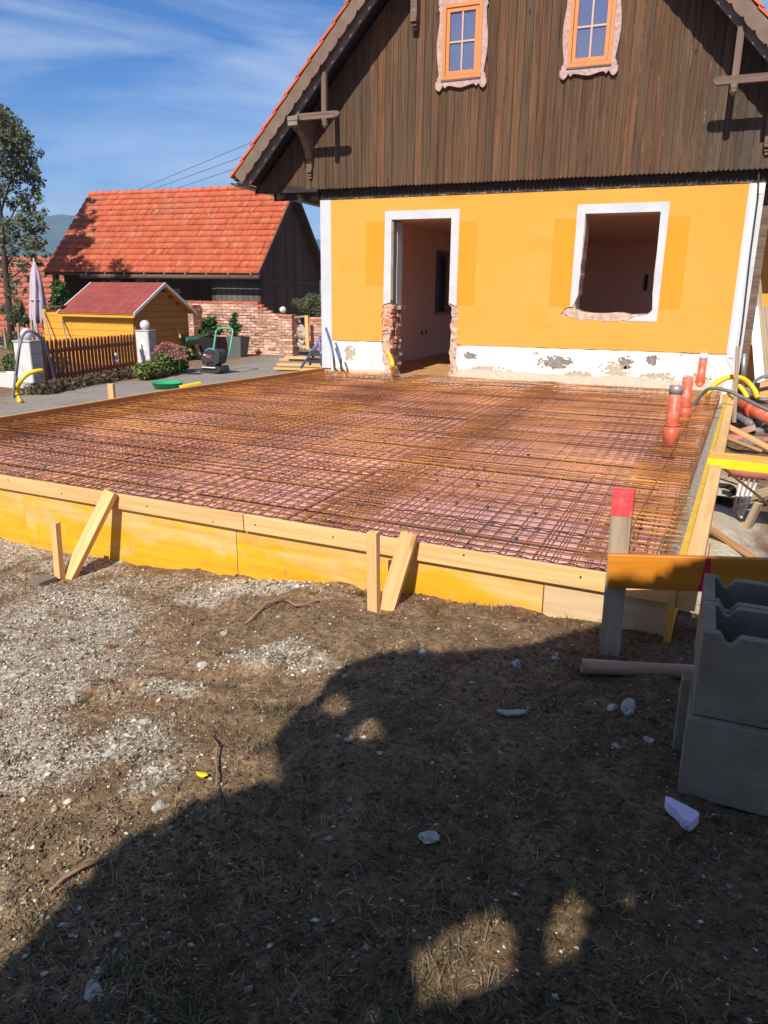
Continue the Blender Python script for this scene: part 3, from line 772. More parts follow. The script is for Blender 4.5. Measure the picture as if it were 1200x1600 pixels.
# openings of the structural wall
DL, DRt, DT = -4.79, -3.79, 2.79
WL, WR, WB, WT = -1.715, -0.668, 1.375, 2.795
door_rag = ([(DL, DT)] + jag((DL, 2.7), (DL, 1.55), 6, .006) + jag((DL - .03, 1.50), (DL - .07, 0.86), 9, .045) + jag((DL - .05, .84), (DL - .02, Z0 + .02), 7, .05)
            + jag((DRt + .02, Z0 + .02), (DRt + .11, .5), 3, .04) + jag((DRt + .1, .56), (DRt + .10, 1.40), 8, .04) + [(DRt, 1.48), (DRt, DT)])
win_rag = ([(WL, WT)] + jag((WL, 2.7), (WL - .02, 1.66), 8, .012) + jag((WL - .06, 1.62), (WL - .04, 1.42), 3, .02)
           + jag((WL + .05, WB + .02), (WR - .05, WB), 8, .012) + jag((WR + .02, WB + .06), (WR + .05, WB + .2), 3, .02) + [(WR, WB + .28)] + jag((WR, 1.8), (WR, WT), 6, .006))
mw = MB().sheet(XZ([(XL, Z0), (XR, Z0), (XR, ZT), (XL, ZT)], YW + .022), [XZ(door_rag, YW + .022), XZ(win_rag, YW + .022)], (0, .42, 0))
mw.build('masonry_wall', MAT['mortar'], house)
# yellow plaster skin, broken away round the lower door opening and under the window
yl = [(-5.895, ZB)] + jag((-5.7, ZB), (-4.98, ZB - .004), 6, .006)
door_out = jag((-4.93, .9), (-4.95, 1.42), 7, .02)
ydoor = [(-4.914, 2.917), (-4.914, 1.5)] + jag((-4.95, 1.40), (-4.93, 0.86), 9, .03)
ydoor_r = jag((-3.64, .86), (-3.62, 1.40), 8, .03) + [(-3.653, 1.46), (-3.653, 2.917)]
ywin_rag = [(-1.842, 2.925), (-1.842, 1.47)] + jag((-1.93, 1.44), (-1.98, 1.36), 2, .02) + jag((-1.95, 1.33), (-1.62, 1.265), 5, .02) + jag((-1.55, 1.29), (-1.30, 1.26), 4, .018) + jag((-1.2, 1.265), (-1.02, 1.275), 3, .02) + [(-.566, 1.275), (-.566, 2.925)]
outer = [(-5.895, 3.14), (-5.895, ZB)] + jag((-5.6, ZB), (-4.98, ZB), 5, .005) + [p for p in reversed(ydoor)] 
outer = [(-5.895, 3.14), (-5.895, ZB)] + jag((-5.6, ZB - .004), (-4.97, ZB), 5, .005) + list(reversed(ydoor)) + list(reversed(ydoor_r)) + jag((-3.55, ZB - .01), (0.3, ZB - .004), 26, .007) + [(.432, ZB), (.432, 3.14)]
MB().sheet(XZ(outer, YW), [XZ(ywin_rag, YW)], (0, .022, 0)).build('yellow_plaster', MAT['yellow'], house)
# less faded rectangles where the shutters used to hang
for (a, b, c, d) in ((-5.255, -4.915, 1.765, 2.765), (-3.652, -3.358, 1.47, 2.73), (-2.168, -1.843, 1.465, 2.737), (-.565, -.265, 1.455, 2.737)):
    MB().span((a, YW - .002, c), (b, YW + .001, d)).build('unfaded_patch', MAT['yellow_fresh'], house)
MB().span((-3.2, YW - .002, .92), (-2.0, YW + .001, 1.06)).build('unfaded_patch', MAT['yellow'], house)
# white painted bands
def band_frame(name, parts):
    m = MB()
    for a in parts: m.prism(XZ(a, YW - .006), (0, .024, 0))
    return m.build(name, MAT['white'], house)
band_frame('door_surround', [[(-4.914, 2.92), (-4.80, 2.79)] + [(-4.80, 1.50)] + [(-4.93, 1.46)] , [(-4.914, 2.92), (-3.653, 2.92), (-3.785, 2.79), (-4.80, 2.79)], [(-3.653, 2.92), (-3.652, 1.45), (-3.775, 1.50), (-3.785, 2.79)]])
band_frame('window_surround', [[(-1.842, 2.925), (-1.72, 2.796), (-1.735, 1.64), (-1.80, 1.47), (-1.842, 1.47)], [(-1.842, 2.925), (-.563, 2.925), (-.672, 2.796), (-1.72, 2.796)],
    [(-.563, 2.925), (-.566, 1.275), (-1.0, 1.278), (-.86, 1.345), (-.68, 1.385), (-.645, 1.45), (-.66, 1.62), (-.672, 2.796)]])
band_frame('corner_band', [[(XL, 3.14), (-5.895, 3.14), (-5.895, ZB - .02), (-5.92, .36), (XL, .36)]])
band_frame('corner_band', [[(.432, 3.14), (XR, 3.14), (XR, .42), (.432, .80)]])
MB().span((XL - .012, YW + .01, .3), (XL, YW + .5, 3.14)).build('corner_band', MAT['white'], house)
# plinth
pl_l = [(-5.915, ZB - .02)] + jag((-5.9, ZB - .012), (-4.97, ZB - .01), 8, .008) + jag((-4.95, .80), (-4.90, .36), 6, .03) + [(-4.9, Z0), (-5.915, Z0)]
MB().prism(XZ(pl_l, YW + .003), (0, .03, 0)).build('plinth', MAT['plinth'], house)
pl_r = jag((-3.62, .80), (-3.55, ZB - .02), 2, .02) + jag((-3.4, ZB - .015), (.42, ZB - .012), 22, .008) + [(.56, .6), (.56, Z0), (-3.55, Z0)] + jag((-3.55, .3), (-3.62, .7), 4, .03)
MB().prism(XZ(pl_r, YW + .003), (0, .03, 0)).build('plinth', MAT['plinth'], house)
def patch(name, px, py, rx, rz, mat, y=YW, th=.018, n=44, flatb=False):
    c = Q(px, py, y); pts = []
    for i in range(n):
        a = 2 * math.pi * i / n; k = .55 + .75 * mnoise.noise((math.cos(a) * 1.6 + px, math.sin(a) * 1.6, py)) + rnd_.uniform(.1, .5)
        z = c.z + math.sin(a) * rz * k
        if flatb: z = max(z, c.z - rz * .7)
        pts.append((c.x + math.cos(a) * rx * k, z))
    m_ = MB().prism(XZ(pts, y - th * .4), (0, th * .4 + .006, 0))
    for i in range(int(26 + rx * 120)):
        a = rnd_.uniform(0, 6.283); k = rnd_.uniform(.55, 1.25); s_ = rnd_.uniform(.006, .022)
        m_.box((c.x + math.cos(a) * rx * k, y - .002, max(c.z + math.sin(a) * rz * k, .3)), (s_ * 1.6, .012, s_), Matrix.Rotation(rnd_.uniform(0, 3), 3, 'Y'), s_ * .3)
    return m_.build(name, mat, house)
for px, py, rx, rz, mt in ((868, 566, .24, .085, 'greymortar'), (963, 578, .24, .13, 'sandmortar'), (977, 566, .09, .08, 'greymortar'), (1020, 562, .07, .06, 'greymortar'), (900, 586, .22, .07, 'sandmortar'),
                           (1028, 588, .22, .055, 'sandmortar'), (760, 580, .35, .07, 'sandmortar'), (546, 552, .1, .11, 'sandmortar'), (735, 556, .09, .05, 'greymortar'), (1090, 590, .16, .05, 'sandmortar'), (810, 587, .2, .05, 'mortar')):
    patch('bare_patch', px, py, rx, rz, MAT[mt], YW + .003, .012)
# hacked-out edge under the window
sill = [(-1.90, 1.45), (-1.83, 1.47), (-1.74, 1.43), (-1.66, 1.39), (-1.45, 1.375), (-1.0, 1.37), (-.80, 1.38), (-.72, 1.39), (-.86, 1.345), (-1.0, 1.29), (-1.2, 1.27), (-1.3, 1.265), (-1.45, 1.275), (-1.55, 1.295), (-1.64, 1.27), (-1.8, 1.31), (-1.91, 1.345), (-1.93, 1.40)]
MB().prism(XZ(sill, YW + .016), (0, .3, 0)).build('broken_sill_bed', MAT['mortar'], house)
def chunk(name, c, size, mat, parent, yaw=1.0):
    rot = Matrix.Rotation(rnd_.uniform(-yaw, yaw) * .5, 3, 'Y') @ Matrix.Rotation(rnd_.uniform(-.3, .3), 3, 'Z') @ Matrix.Rotation(rnd_.uniform(-.25, .25), 3, 'X')
    m = MB(); m.box(c, size, rot, min(size) * .16)
    return m.build(name, mat, parent, bevel=.006)
for k in range(12):
    x = -1.86 + k * .085 + rnd_.uniform(-.02, .02)
    chunk('broken_brick', (x, YW + .075 + rnd_.uniform(0, .04), 1.345 + rnd_.uniform(-.035, .02) + (.05 if k < 3 else 0)), (rnd_.uniform(.07, .14), .12, rnd_.uniform(.035, .06)), MAT['mortar' if k % 3 else 'brick'], house, .4)
# hacked brick jambs of the door
def rough_face(x0, sgn, ya, yb, za, zb, amp, seed):
    """broken masonry face: a bumpy lump-edged sheet with a back"""
    ny_, nz_ = 12, 34; V = []; F = []
    for i in range(ny_ + 1):
        for k in range(nz_ + 1):
            y = ya + (yb - ya) * i / ny_; z = za + (zb - za) * k / nz_
            d = mnoise.noise((y * 9 + seed, z * 9, 1.3)) * amp + mnoise.noise((y * 26, z * 26 + seed, 4.1)) * amp * .5
            V.append((x0 + sgn * (.02 + d), y, z))
    for i in range(ny_ + 1):
        for k in range(nz_ + 1): V.append((x0 - sgn * .10, ya + (yb - ya) * i / ny_, za + (zb - za) * k / nz_))
    o = (ny_ + 1) * (nz_ + 1); w = nz_ + 1
    for i in range(ny_):
        for k in range(nz_): F.append((i * w + k, (i + 1) * w + k, (i + 1) * w + k + 1, i * w + k + 1))
    for k in range(nz_): F.append((k, k + 1, o + k + 1, o + k)); F.append((ny_ * w + k, o + ny_ * w + k, o + ny_ * w + k + 1, ny_ * w + k + 1))
    for i in range(ny_): F.append((i * w + nz_, (i + 1) * w + nz_, o + (i + 1) * w + nz_, o + i * w + nz_))
    return MB().add(V, F).build('broken_masonry', MAT['mortar'], house)
rough_face(DL - .04, 1, YW + .012, YW + .43, .28, 1.50, .05, 2)
rough_face(DRt + .08, -1, YW + .012, YW + .43, .28, 1.44, .04, 7)
for j in range(16):
    z = .34 + j * .072
    for k in range(3):
        if rnd_.random() < .2: continue
        d = mnoise.noise(((YW + .07 + k * .14) * 9 + 2, z * 9, 1.3)) * .05
        chunk('broken_brick', (DL - .055 + d + rnd_.uniform(-.012, .02), YW + .07 + k * .14, z), (rnd_.uniform(.14, .2), rnd_.uniform(.10, .14), rnd_.uniform(.05, .064)), MAT[rnd_.choice(['brick', 'brick', 'oldbrick', 'mortar'])], house, .25)
    if rnd_.random() < .6:
        chunk('broken_brick', (DRt + .125 + rnd_.uniform(-.02, .015), YW + .08, z), (rnd_.uniform(.12, .17), .13, rnd_.uniform(.05, .062)), MAT[rnd_.choice(['mortar', 'brick', 'oldbrick'])], house, .25)
# reveal of the old window: dark bed joint strip and white inner plaster
MB().prism([Vector((DL + .001, YW + .03, z)) for z in (1.52, 2.78)] + [Vector((DL + .001, YW + .16, z)) for z in (2.78, 1.5)], (.014, 0, 0)).build('reveal_strip', MAT['greymortar'], house)
rv = [(YW + .20, 1.47), (YW + .19, 1.9), (YW + .205, 2.3), (YW + .19, 2.77), (YW + .43, 2.77), (YW + .43, 1.44)]
MB().prism([Vector((DL + .001, y, z)) for y, z in rv], (.02, 0, 0)).build('reveal_plaster', MAT['white'], house)
MB().span((DL, YW + .2, 1.38), (DL + .10, YW + .46, 1.44)).build('old_sill_stub', MAT['oldwood'], house)
# room behind
IX0, IX1, IY0, IY1, FZ, CZ = -5.66, .20, YW + .442, 21.0, .27, 2.98
wy0, wy1, wz0, wz1 = 16.9, 18.5, 1.25, 2.62
MB().sheet([Vector((IX0, y, z)) for y, z in ((IY0, FZ), (IY1, FZ), (IY1, CZ), (IY0, CZ))], [[Vector((IX0, y, z)) for y, z in ((wy0, wz0), (wy1, wz0), (wy1, wz1), (wy0, wz1))]], (-.42, 0, 0)).build('inner_wall', MAT['pinkwall'], house)
MB().span((IX0 - .42, IY1, FZ), (IX1 + .42, IY1 + .2, CZ)).build('inner_wall', MAT['pinkwall'], house)
MB().sheet([Vector((IX1, y, z)) for y, z in ((IY0, FZ), (IY1, FZ), (IY1, CZ), (IY0, CZ))], [[Vector((IX1, y, z)) for y, z in ((a_, .35), (a_ + 1.9, .35), (a_ + 1.9, 2.9), (a_, 2.9))] for a_ in (14.05, 16.35, 18.65)], (.42, 0, 0)).build('inner_wall', MAT['pinkwall'], house)  # openings added in this unseen wall to let daylight into the room
MB().span((IX0 - .42, IY0, CZ), (IX1 + .42, IY1 + .2, CZ + .2)).build('ceiling', MAT['pinkwall'], house)
MB().span((IX0 - .42, IY0 - .44, FZ - .15), (IX1 + .42, IY1 + .2, FZ)).build('room_floor', MAT['floorboard'], house)
# boarded inner window seen through the door
iw = thing_iw = MB().span((IX0 - .36, wy0, wz0), (IX0 - .33, wy1, wz1)).build('inner_window', MAT['glass'], house)
MB().span((IX0 - .30, wy0, wz0), (IX0 - .25, wy0 + .10, wz1)).span((IX0 - .30, wy1 - .1, wz0), (IX0 - .25, wy1, wz1)).span((IX0 - .31, wy0, wz1 - .12), (IX0 - .255, wy1, wz1 + .001)).build('frame', MAT['beam'], iw)
MB().span((IX0 - .2, wy0 - .1, wz0 - .06), (IX0 + .06, wy1 + .1, wz0)).build('sill', MAT['oldwood'], iw)
for yy in (16.0, 16.28):
    MB().span((IX0, yy, .78), (IX0 + .012, yy + .08, .86)).build('socket_box', MAT['dark'], house)
MB().box((-1.35, IY1 - .02, 2.0), (.08, .03, .4)).box((-.9, IY1 - .02, 1.5), (.15, .03, .1)).build('wall_chase', MAT['dark'], house)
# dark set-back board band under the cladding
MB().span((-7.0, YW + .03, 3.142), (1.6, YW + .06, 3.42)).build('band_backing', MAT['gap'], house)
x = -6.08
while x < .62:
    w = .128
    beam('band_board', (x + w / 2, YW + .02, 3.142), (x + w / 2, YW + .02, 3.42), w - .006, .02, MAT['soffit'], house, (0, -1, 0)); x += w
MB().span((XL, YW - .012, 3.128), (XR, YW + .03, 3.142)).build('drip_strip', MAT['gap'], house)

sx_l = [i / 60 for i in range(61)]
V_ = []; F_ = []
for i, u in enumerate(sx_l):
    x = -5.85 + 6.3 * u
    hgt = .05 + .06 * fbm(x * 2.2, 0.3, 91) + (.07 if x > -3.6 else .0) * float(fbm(x * 1.3, 4.2, 92)) * 2
    dep = .10 + .16 * float(fbm(x * 1.7, 7.7, 93))
    if -4.85 < x < -3.65: hgt *= .15
    V_ += [(x, YW + .02, .30 + hgt), (x, YW - dep * .35, .30 + hgt * .7 + rnd_.uniform(-.008, .008)), (x, YW - dep, .27 + rnd_.uniform(-.006, .006)), (x, YW - dep - .05, .15), (x, YW + .02, .15)]
for i in range(60):
    for k in range(4): F_.append((i * 5 + k, i * 5 + k + 1, (i + 1) * 5 + k + 1, (i + 1) * 5 + k))
tag(MB().add(V_, F_).build('plaster_rubble', MAT['sandmortar'], house), None, None, kind='stuff')
# ---- gable
GC = -2.81; SL = 1.065; ANG = math.atan(SL)
YV = 11.28                                   # front of the verge
def ztop(x, side=-1): # upper roof line
    xx = x if side < 0 else 2 * GC - x
    return 5.443 + SL * (xx + 5.5)
X_EAVE = -7.36
planks = []
xs = []
x = -7.32
while x < 1.66:
    w = rnd_.choice([.118, .124, .13, .136, .128]); xs.append((x, w)); x += w
def clad_top(x):
    return min(ztop(x, -1), ztop(x, 1)) - .30
MB().prism([Vector((-7.3, YC + .03, 3.29)), Vector((1.68, YC + .03, 3.29)), Vector((1.68, YC + .03, clad_top(1.68))), Vector((GC, YC + .03, clad_top(GC))), Vector((-7.3, YC + .03, clad_top(-7.3)))], (0, .03, 0)).build('cladding_backing', MAT['gap'], house)
for x, w in xs:
    a, b = x + .0032, x + w - .0032
    zb = 3.272 + rnd_.uniform(-.004, .004); poly = []
    for lobe in range(2):
        l0 = a + (b - a) * lobe / 2; l1 = a + (b - a) * (lobe + 1) / 2
        for q in range(6):
            t = q / 5; poly.append((l0 + (l1 - l0) * t, zb + .026 * (1 - math.sin(math.pi * t))))
    lim = []
    ta, tb = clad_top(a), clad_top(b)
    if max(ta, tb) < 3.34: continue
    poly += [(b, max(tb, 3.33))]
    if a < GC < b: poly += [(GC, clad_top(GC))]
    poly += [(a, max(ta, 3.33))]
    off = rnd_.uniform(-.004, .004)
    o = MB().prism(XZ(poly, YC + off), (0, .022, 0)).build('plank', MAT['clad'], house)
    g = rnd_.uniform(.84, 1.02)
    if x > -.35: o.color = (g * .84, g * .98, g * 1.14, 1)
    elif x < -5.2: o.color = (g * .92, g * .96, g * .98, 1)
    else: o.color = (g * 1.08, g * 1.0, g * .95, 1)
# ---- roof
def roof_pt(t, off, side, y):
    """t metres up the slope from the eave, off metres below the tile top"""
    x = X_EAVE + t * math.cos(ANG) + off * math.sin(ANG); z = ztop(X_EAVE) + t * math.sin(ANG) - off * math.cos(ANG)
    if side > 0: x = 2 * GC - x
    return Vector((x, y, z))
TL = (GC - X_EAVE) / math.cos(ANG)
for side in (-1, 1):
    rf = MB().prism([roof_pt(-.02, .045, side, YV + .03), roof_pt(TL - .0, .045, side, YV + .03), roof_pt(TL - .0, .10, side, YV + .03), roof_pt(-.02, .10, side, YV + .03)], (0, 10.5, 0)).build('roof', MAT['soffit'], house)
    k = 0; t = -.03
    while t < TL - .05:
        for row in range(2):
            y0 = YV - .02 + row * .235
            a_, b_ = t, min(t + .36, TL)
            m = MB().prism([roof_pt(a_, -.012, side, y0), roof_pt(a_, .022, side, y0), roof_pt(b_, .048, side, y0), roof_pt(b_, .016, side, y0)], (0, .228, 0))
            m.build('tile', MAT['tilered'], rf)
        t += .305
    # scalloped bargeboard
    def scallop(t0, t1, top, bot, amp, pitch, y, th, nm, mt):
        up_ = []; lo_ = []
        n = int((t1 - t0) / (pitch / 8))
        for i in range(n + 1):
            t_ = t0 + (t1 - t0) * i / n; ph = (t_ / pitch) % 1.0
            d = bot - amp * (1 - abs(math.sin(math.pi * ph)) ** .6) + (amp * .35 if ph < .12 else 0)
            lo_.append(roof_pt(t_, d, side, y))
        up_ = [roof_pt(t1, top, side, y), roof_pt(t0, top, side, y)]
        return MB().prism(lo_ + up_, (0, th, 0)).build(nm, MAT[mt], house)
    scallop(.05, TL - .1, .05, .235, .035, .22, YV, .024, 'bargeboard', 'bargewood')
    MB().prism([roof_pt(.02, .11, side, 11.39), roof_pt(TL - .1, .11, side, 11.39), roof_pt(TL - .1, .292, side, 11.39), roof_pt(.02, .292, side, 11.39)], (0, .05, 0)).build('inner_bargeboard', MAT['innerbarge'], house)
    # rafters and boxed eave
    for yy in (12.6, 14.0):
        MB().prism([roof_pt(.1, .10, side, yy), roof_pt(TL - .3, .10, side, yy), roof_pt(TL - .3, .24, side, yy), roof_pt(.1, .24, side, yy)], (0, .1, 0)).build('rafter', MAT['soffit'], house)
    e0 = roof_pt(.05, .12, side, YC + .07); 
    xw = XL if side < 0 else XR
    MB().prism([Vector((e0.x, YC + .08, e0.z - .10)), Vector((xw, YC + .08, 3.20)), Vector((xw, YC + .08, 3.26)), Vector((e0.x, YC + .08, e0.z - .04))], (0, 9.5, 0)).build('soffit', MAT['soffit'], house)
    MB().prism([Vector((e0.x - .03 * -side, YC, e0.z - .16)), Vector((xw, YC, 3.24)), Vector((xw, YC, 3.30)), Vector((e0.x, YC, e0.z))], (0, .05, 0)).build('eave_end_board', MAT['soffit'], house)
# gutter along the left eave
gp_ = []
for i in range(9):
    a = math.pi + math.pi * i / 8; gp_.append((math.cos(a) * .065, math.sin(a) * .065))
gp_ += [(x_ * .88, z_ * .88) for x_, z_ in reversed(gp_)]
ge = roof_pt(-.03, .10, -1, 0)
MB().prism([Vector((ge.x - .06 + x_, 11.36, ge.z + .0 + z_)) for x_, z_ in gp_], (0, 9.5, 0)).build('gutter', MAT['metal'], house)
# purlin brackets with the cross timbers
def bracket(side):
    s = 1 if side < 0 else -1
    def mx(x): return x if side < 0 else 2 * GC - x
    bx = lambda x0, x1, z0, z1, y0, y1: MB().span((mx(x0), y0, z0), (mx(x1), y1, z1))
    px0 = -6.20
    beam('purlin', (mx(px0), 11.33, 4.20), (mx(px0), 12.4, 4.20), .15, .17, MAT['beam'], house, bevel=.008)
    MB().box((mx(px0), 11.31, 4.235), (.18, .05, .06)).box((mx(px0), 11.305, 4.165), (.165, .04, .06)).build('purlin_cap', MAT['innerbarge'], house)
    # horizontal tie with nosed end
    beam('tie_beam', (mx(-6.25), 11.40, 4.262), (mx(-5.52), 11.40, 4.262), .07, .095, MAT['beam'], house, bevel=.005)
    e_ = MB(); e_.prism([Vector((mx(-5.52 + a), 11.37, 4.262 + b)) for a, b in ((0, .048), (.035, .048), (.045, .03), (.062, .045), (.08, .0), (.062, -.02), (.05, -.045), (.035, -.03), (.02, -.05), (0, -.04))], (0, .06, 0)); e_.build('tie_nose', MAT['beam'], house)
    # hanging post with turned drop
    zt = ztop(-5.695) - .36
    beam('hanging_post', (mx(-5.695), 11.405, 4.19), (mx(-5.695), 11.405, zt + .15), .085, .075, MAT['beam'], house, (0, -1, 0), bevel=.006)
    prof = [(.045, 4.19), (.05, 4.17), (.035, 4.155), (.048, 4.14), (.05, 4.125), (.032, 4.11), (.03, 4.10), (.012, 4.085), (.002, 4.07)]
    m = MB(); m.tube([Vector((mx(-5.695), 11.405, z)) for r, z in prof], [r for r, z in prof], 10); m.build('post_drop', MAT['beam'], house, True)
    # carved corbel from wall to purlin
    c = []
    for i in range(11):
        t = i / 10; c.append((11.42 + .40 * t ** 1.0, 4.09 - .36 * (t ** 2.2)))
    poly = [(y, z) for y, z in c] + [(11.87, 3.70), (11.87, 4.11), (11.42, 4.11)]
    MB().prism([Vector((mx(px0 - .055), y, z)) for y, z in poly], (mx(px0 + .055) - mx(px0 - .055), 0, 0)).build('corbel', MAT['beam'], house)
    MB().box((mx(px0 + .0), 11.845, 3.66), (.10, .07, .20)).box((mx(px0), 11.835, 3.545), (.085, .09, .035)).box((mx(px0), 11.85, 3.50), (.075, .06, .035)).box((mx(px0), 11.86, 3.46), (.055, .04, .04)).build('corbel_foot', MAT['beam'], house, bevel=.005)
bracket(-1); bracket(1)
cx_ = Q(649, 20, 11.8)
MB().box((cx_.x, 11.80, cx_.z + .35), (.10, .16, .9)).box((cx_.x, 11.79, cx_.z - .12), (.095, .18, .035)).box((cx_.x, 11.81, cx_.z - .165), (.08, .14, .04)).box((cx_.x, 11.83, cx_.z - .205), (.06, .1, .035)).build('corbel', MAT['beam'], house, bevel=.006)
beam('purlin', (cx_.x, 11.33, cx_.z + .9), (cx_.x, 12.4, cx_.z + .9), .15, .17, MAT['beam'], house)

# ---- attic windows with carved surrounds
def attic_window(x0, x1, z0, z1, yf):
    w = x1 - x0
    # carved boards
    def side_board(xin, s):
        pts = []
        n = 26; H = z1 - z0
        for i in range(n + 1):
            t = i / n; z = z0 - .02 + (H + .1) * t
            d = .055 + .035 * math.sin(math.pi * min(1, max(0, (t - .12) / .62))) ** 1.3
            if t < .06: d = .075
            elif t < .12: d = .075 - .045 * math.sin(math.pi * (t - .06) / .06) ** 2 if t < .1 else .05
            if t > .86: d = .05 + .03 * abs(math.sin((t - .86) * 45))
            pts.append((xin + s * d, z))
        pts += [(xin - s * .012, z0 - .02 + (z1 - z0 + .1)), (xin - s * .012, z0 - .02)]
        return MB().prism(XZ(pts, yf - .035), (0, .03, 0))
    win = MB().span((x0, yf - .05, z0), (x0 + .05, yf + .0, z1)).span((x1 - .05, yf - .05, z0), (x1, yf, z1)).span((x0 + .05, yf - .05, z1 - .05), (x1 - .05, yf, z1)).span((x0 + .05, yf - .05, z0), (x1 - .05, yf, z0 + .05)).build('attic_window', MAT['orangewood'], house)
    s0, s1, t0, t1 = x0 + .056, x1 - .056, z0 + .056, z1 - .056
    MB().span((s0, yf - .036, t0), (s0 + .05, yf - .008, t1)).span((s1 - .05, yf - .036, t0), (s1, yf - .008, t1)).span((s0 + .05, yf - .036, t1 - .05), (s1 - .05, yf - .008, t1)).span((s0 + .05, yf - .036, t0), (s1 - .05, yf - .008, t0 + .055)).build('sash', MAT['orangewood'], win)
    cx, cz = (x0 + x1) / 2, (z0 + z1) / 2 + .0
    MB().span((cx - .0125, yf - .03, t0 + .055), (cx + .0125, yf - .012, t1 - .05)).build('muntin', MAT['muntin'], win)
    MB().span((s0 + .05, yf - .028, cz - .0125), (s1 - .05, yf - .014, cz + .0125)).build('muntin', MAT['muntin'], win)
    MB().span((s0 + .05, yf - .010, t0 + .055), (s1 - .05, yf - .004, t1 - .05)).build('pane', MAT['glass'], win)
    MB().span((x0 - .005, yf - .058, z0 - .022), (x1 + .005, yf - .036, z0)).build('drip', MAT['beam'], win)
    side_board(x0, -1).build('carved_board', MAT['pinkwood'], win); side_board(x1, 1).build('carved_board', MAT['pinkwood'], win)
    # bottom board: round ears, points and a wave
    xa, xb = x0 - .095, x1 + .095; W = xb - xa; pts = []
    for i in range(41):
        t = i / 40
        if t < .15 or t > .85:
            q = (t / .15) if t < .15 else (1 - t) / .15
            d = .035 + .085 * math.sin(math.pi * min(1, q * .92 + .08)) ** .7
        elif t < .24 or t > .76:
            q = ((t - .15) / .09) if t < .5 else ((.85 - t) / .09)
            d = .05 + .045 * (1 - abs(q * 2 - 1))
        else: d = .058 + .035 * math.sin(math.pi * (t - .24) / .52) ** 2
        pts.append((xa + W * t, z0 - .022 - d))
    pts += [(xb, z0 - .0225), (xa, z0 - .0225)]
    MB().prism(XZ(pts, yf - .045), (0, .04, 0)).build('carved_board', MAT['pinkwood'], win)
    MB().span((x0 - .08, yf - .03, z1 + .002), (x1 + .08, yf, z1 + .1)).build('carved_board', MAT['pinkwood'], win)
YF = YC - .006
a = Q(689.5, 125.5, YF - .05); b = Q(750, 119, YF - .05); c = Q(694.5, 7, YF - .05)
attic_window(a.x, b.x, a.z, c.z, YF)
a2 = Q(885.4, 106, YF - .05); b2 = Q(955, 97.5, YF - .05)
attic_window(a2.x, b2.x, a.z, c.z, YF)

# ---- right corner: metal edge strip, downlead, plaster plug ring
cr0 = Q(1177, 300, YW - .02); cr1 = Q(1139, 552, YW - .02)
MB().span((.475, YW - .02, .80), (.53, YW - .008, 3.10)).build('edge_strip', MAT['trimwhite'], house)
MB().box((.582, YW - .011, 3.05), (.065, .008, .13)).build('metal_plate', MAT['trimwhite'], house)
dl = MB(); dl.tube([Q(1187, 240, YW - .03), Q(1185, 285, YW - .03), Q(1184, 310, YW - .03), Q(1172, 400, YW - .03), Q(1161, 500, YW - .03), Q(1155, 545, YW - .03), Q(1150, 600, YW - .03)], .012, 6); dl.build('downlead', MAT['cable'], house, True)
# porch side of the house: ochre wall in deep shade with a dark post
MB().span((XR, 13.6, .0), (3.2, 13.9, 3.2)).build('side_wall', MAT['yellow'], house)
MB().span((XR + .002, YW + .3, 0), (XR + .12, YW + .42, 3.14)).build('side_post', MAT['beam'], house)
MB().span((XR + .3, 13.3, .9), (2.5, 13.5, 1.0)).build('side_rail', MAT['oldwood'], house)

# ================================================================== FLOOR SLAB: INSULATION, REINFORCEMENT, FORMWORK
ZF = 0.38
FL = Vector((-6.38, 3.79, ZF)); FR = Vector((0.03, 3.385, ZF))
def front_y(x): return FL.y + (FR.y - FL.y) * (x - FL.x) / (FR.x - FL.x)
LF0, LF1, LF2 = Vector((-6.42, 3.75, ZF)), Vector((-6.33, 7.7, ZF)), Vector((-5.93, 11.75, ZF))
RF0, RF1 = Vector((.035, 3.30, ZF)), Vector((.50, 11.4, ZF))
def left_x(y): return np.interp(y, [3.7, 7.7, 11.75, 12], [-6.42, -6.33, -5.93, -5.9])
def right_x(y): return np.interp(y, [3.3, 11.4, 12], [.035, .50, .53])
ins = thing('insulation_layer', 'pink foam insulation boards lying under the reinforcement mesh', 'insulation', (-3, 8, .1))
for i in range(6):
    for j in range(14):
        x0 = -6.36 + i * 1.14 ; x1 = x0 + 1.132; y0 = 3.5 + j * .61 + (.3 if i % 2 else 0); y1 = y0 + .603
        x1 = min(x1, right_x(y0) - .15, right_x(y1) - .15); x0 = max(x0, left_x(y0) + .03); y0c = max(y0, front_y((x0 + x1) / 2) + .03 if False else front_y(x0) + .04); y1 = min(y1, 11.95)
        if x1 - x0 < .08 or y1 - y0c < .08: continue
        z = .155 + rnd_.uniform(-.003, .003)
        MB().span((x0, y0c, .06), (x1, y1, z)).build('insulation_board', MAT['xps'], ins)
gs = MB()
for j in range(16):
    ya, yb = 3.42 + j * .53, 3.42 + (j + 1) * .53
    gs.prism([(right_x(ya) - .17, ya, .147), (right_x(ya) - .02, ya, .17), (right_x(yb) - .02, yb, .17), (right_x(yb) - .17, yb, .147)], (0, 0, -.15))
tag(gs.build('gravel_strip', MAT['grey_gravel']), None, None, kind='structure')
rb_me = bpy.data.meshes.new('bar')
_m = MB().tube([(0, 0, 0), (1, 0, 0)], 1.0, 6)
rb_me.from_pydata(_m.v, [], _m.f); rb_me.shade_smooth(); rb_me.materials.append(MAT['rust'])
rb_dk = rb_me.copy(); rb_dk.name = 'bar_dark'; rb_dk.materials.clear(); rb_dk.materials.append(MAT['darkrust'])
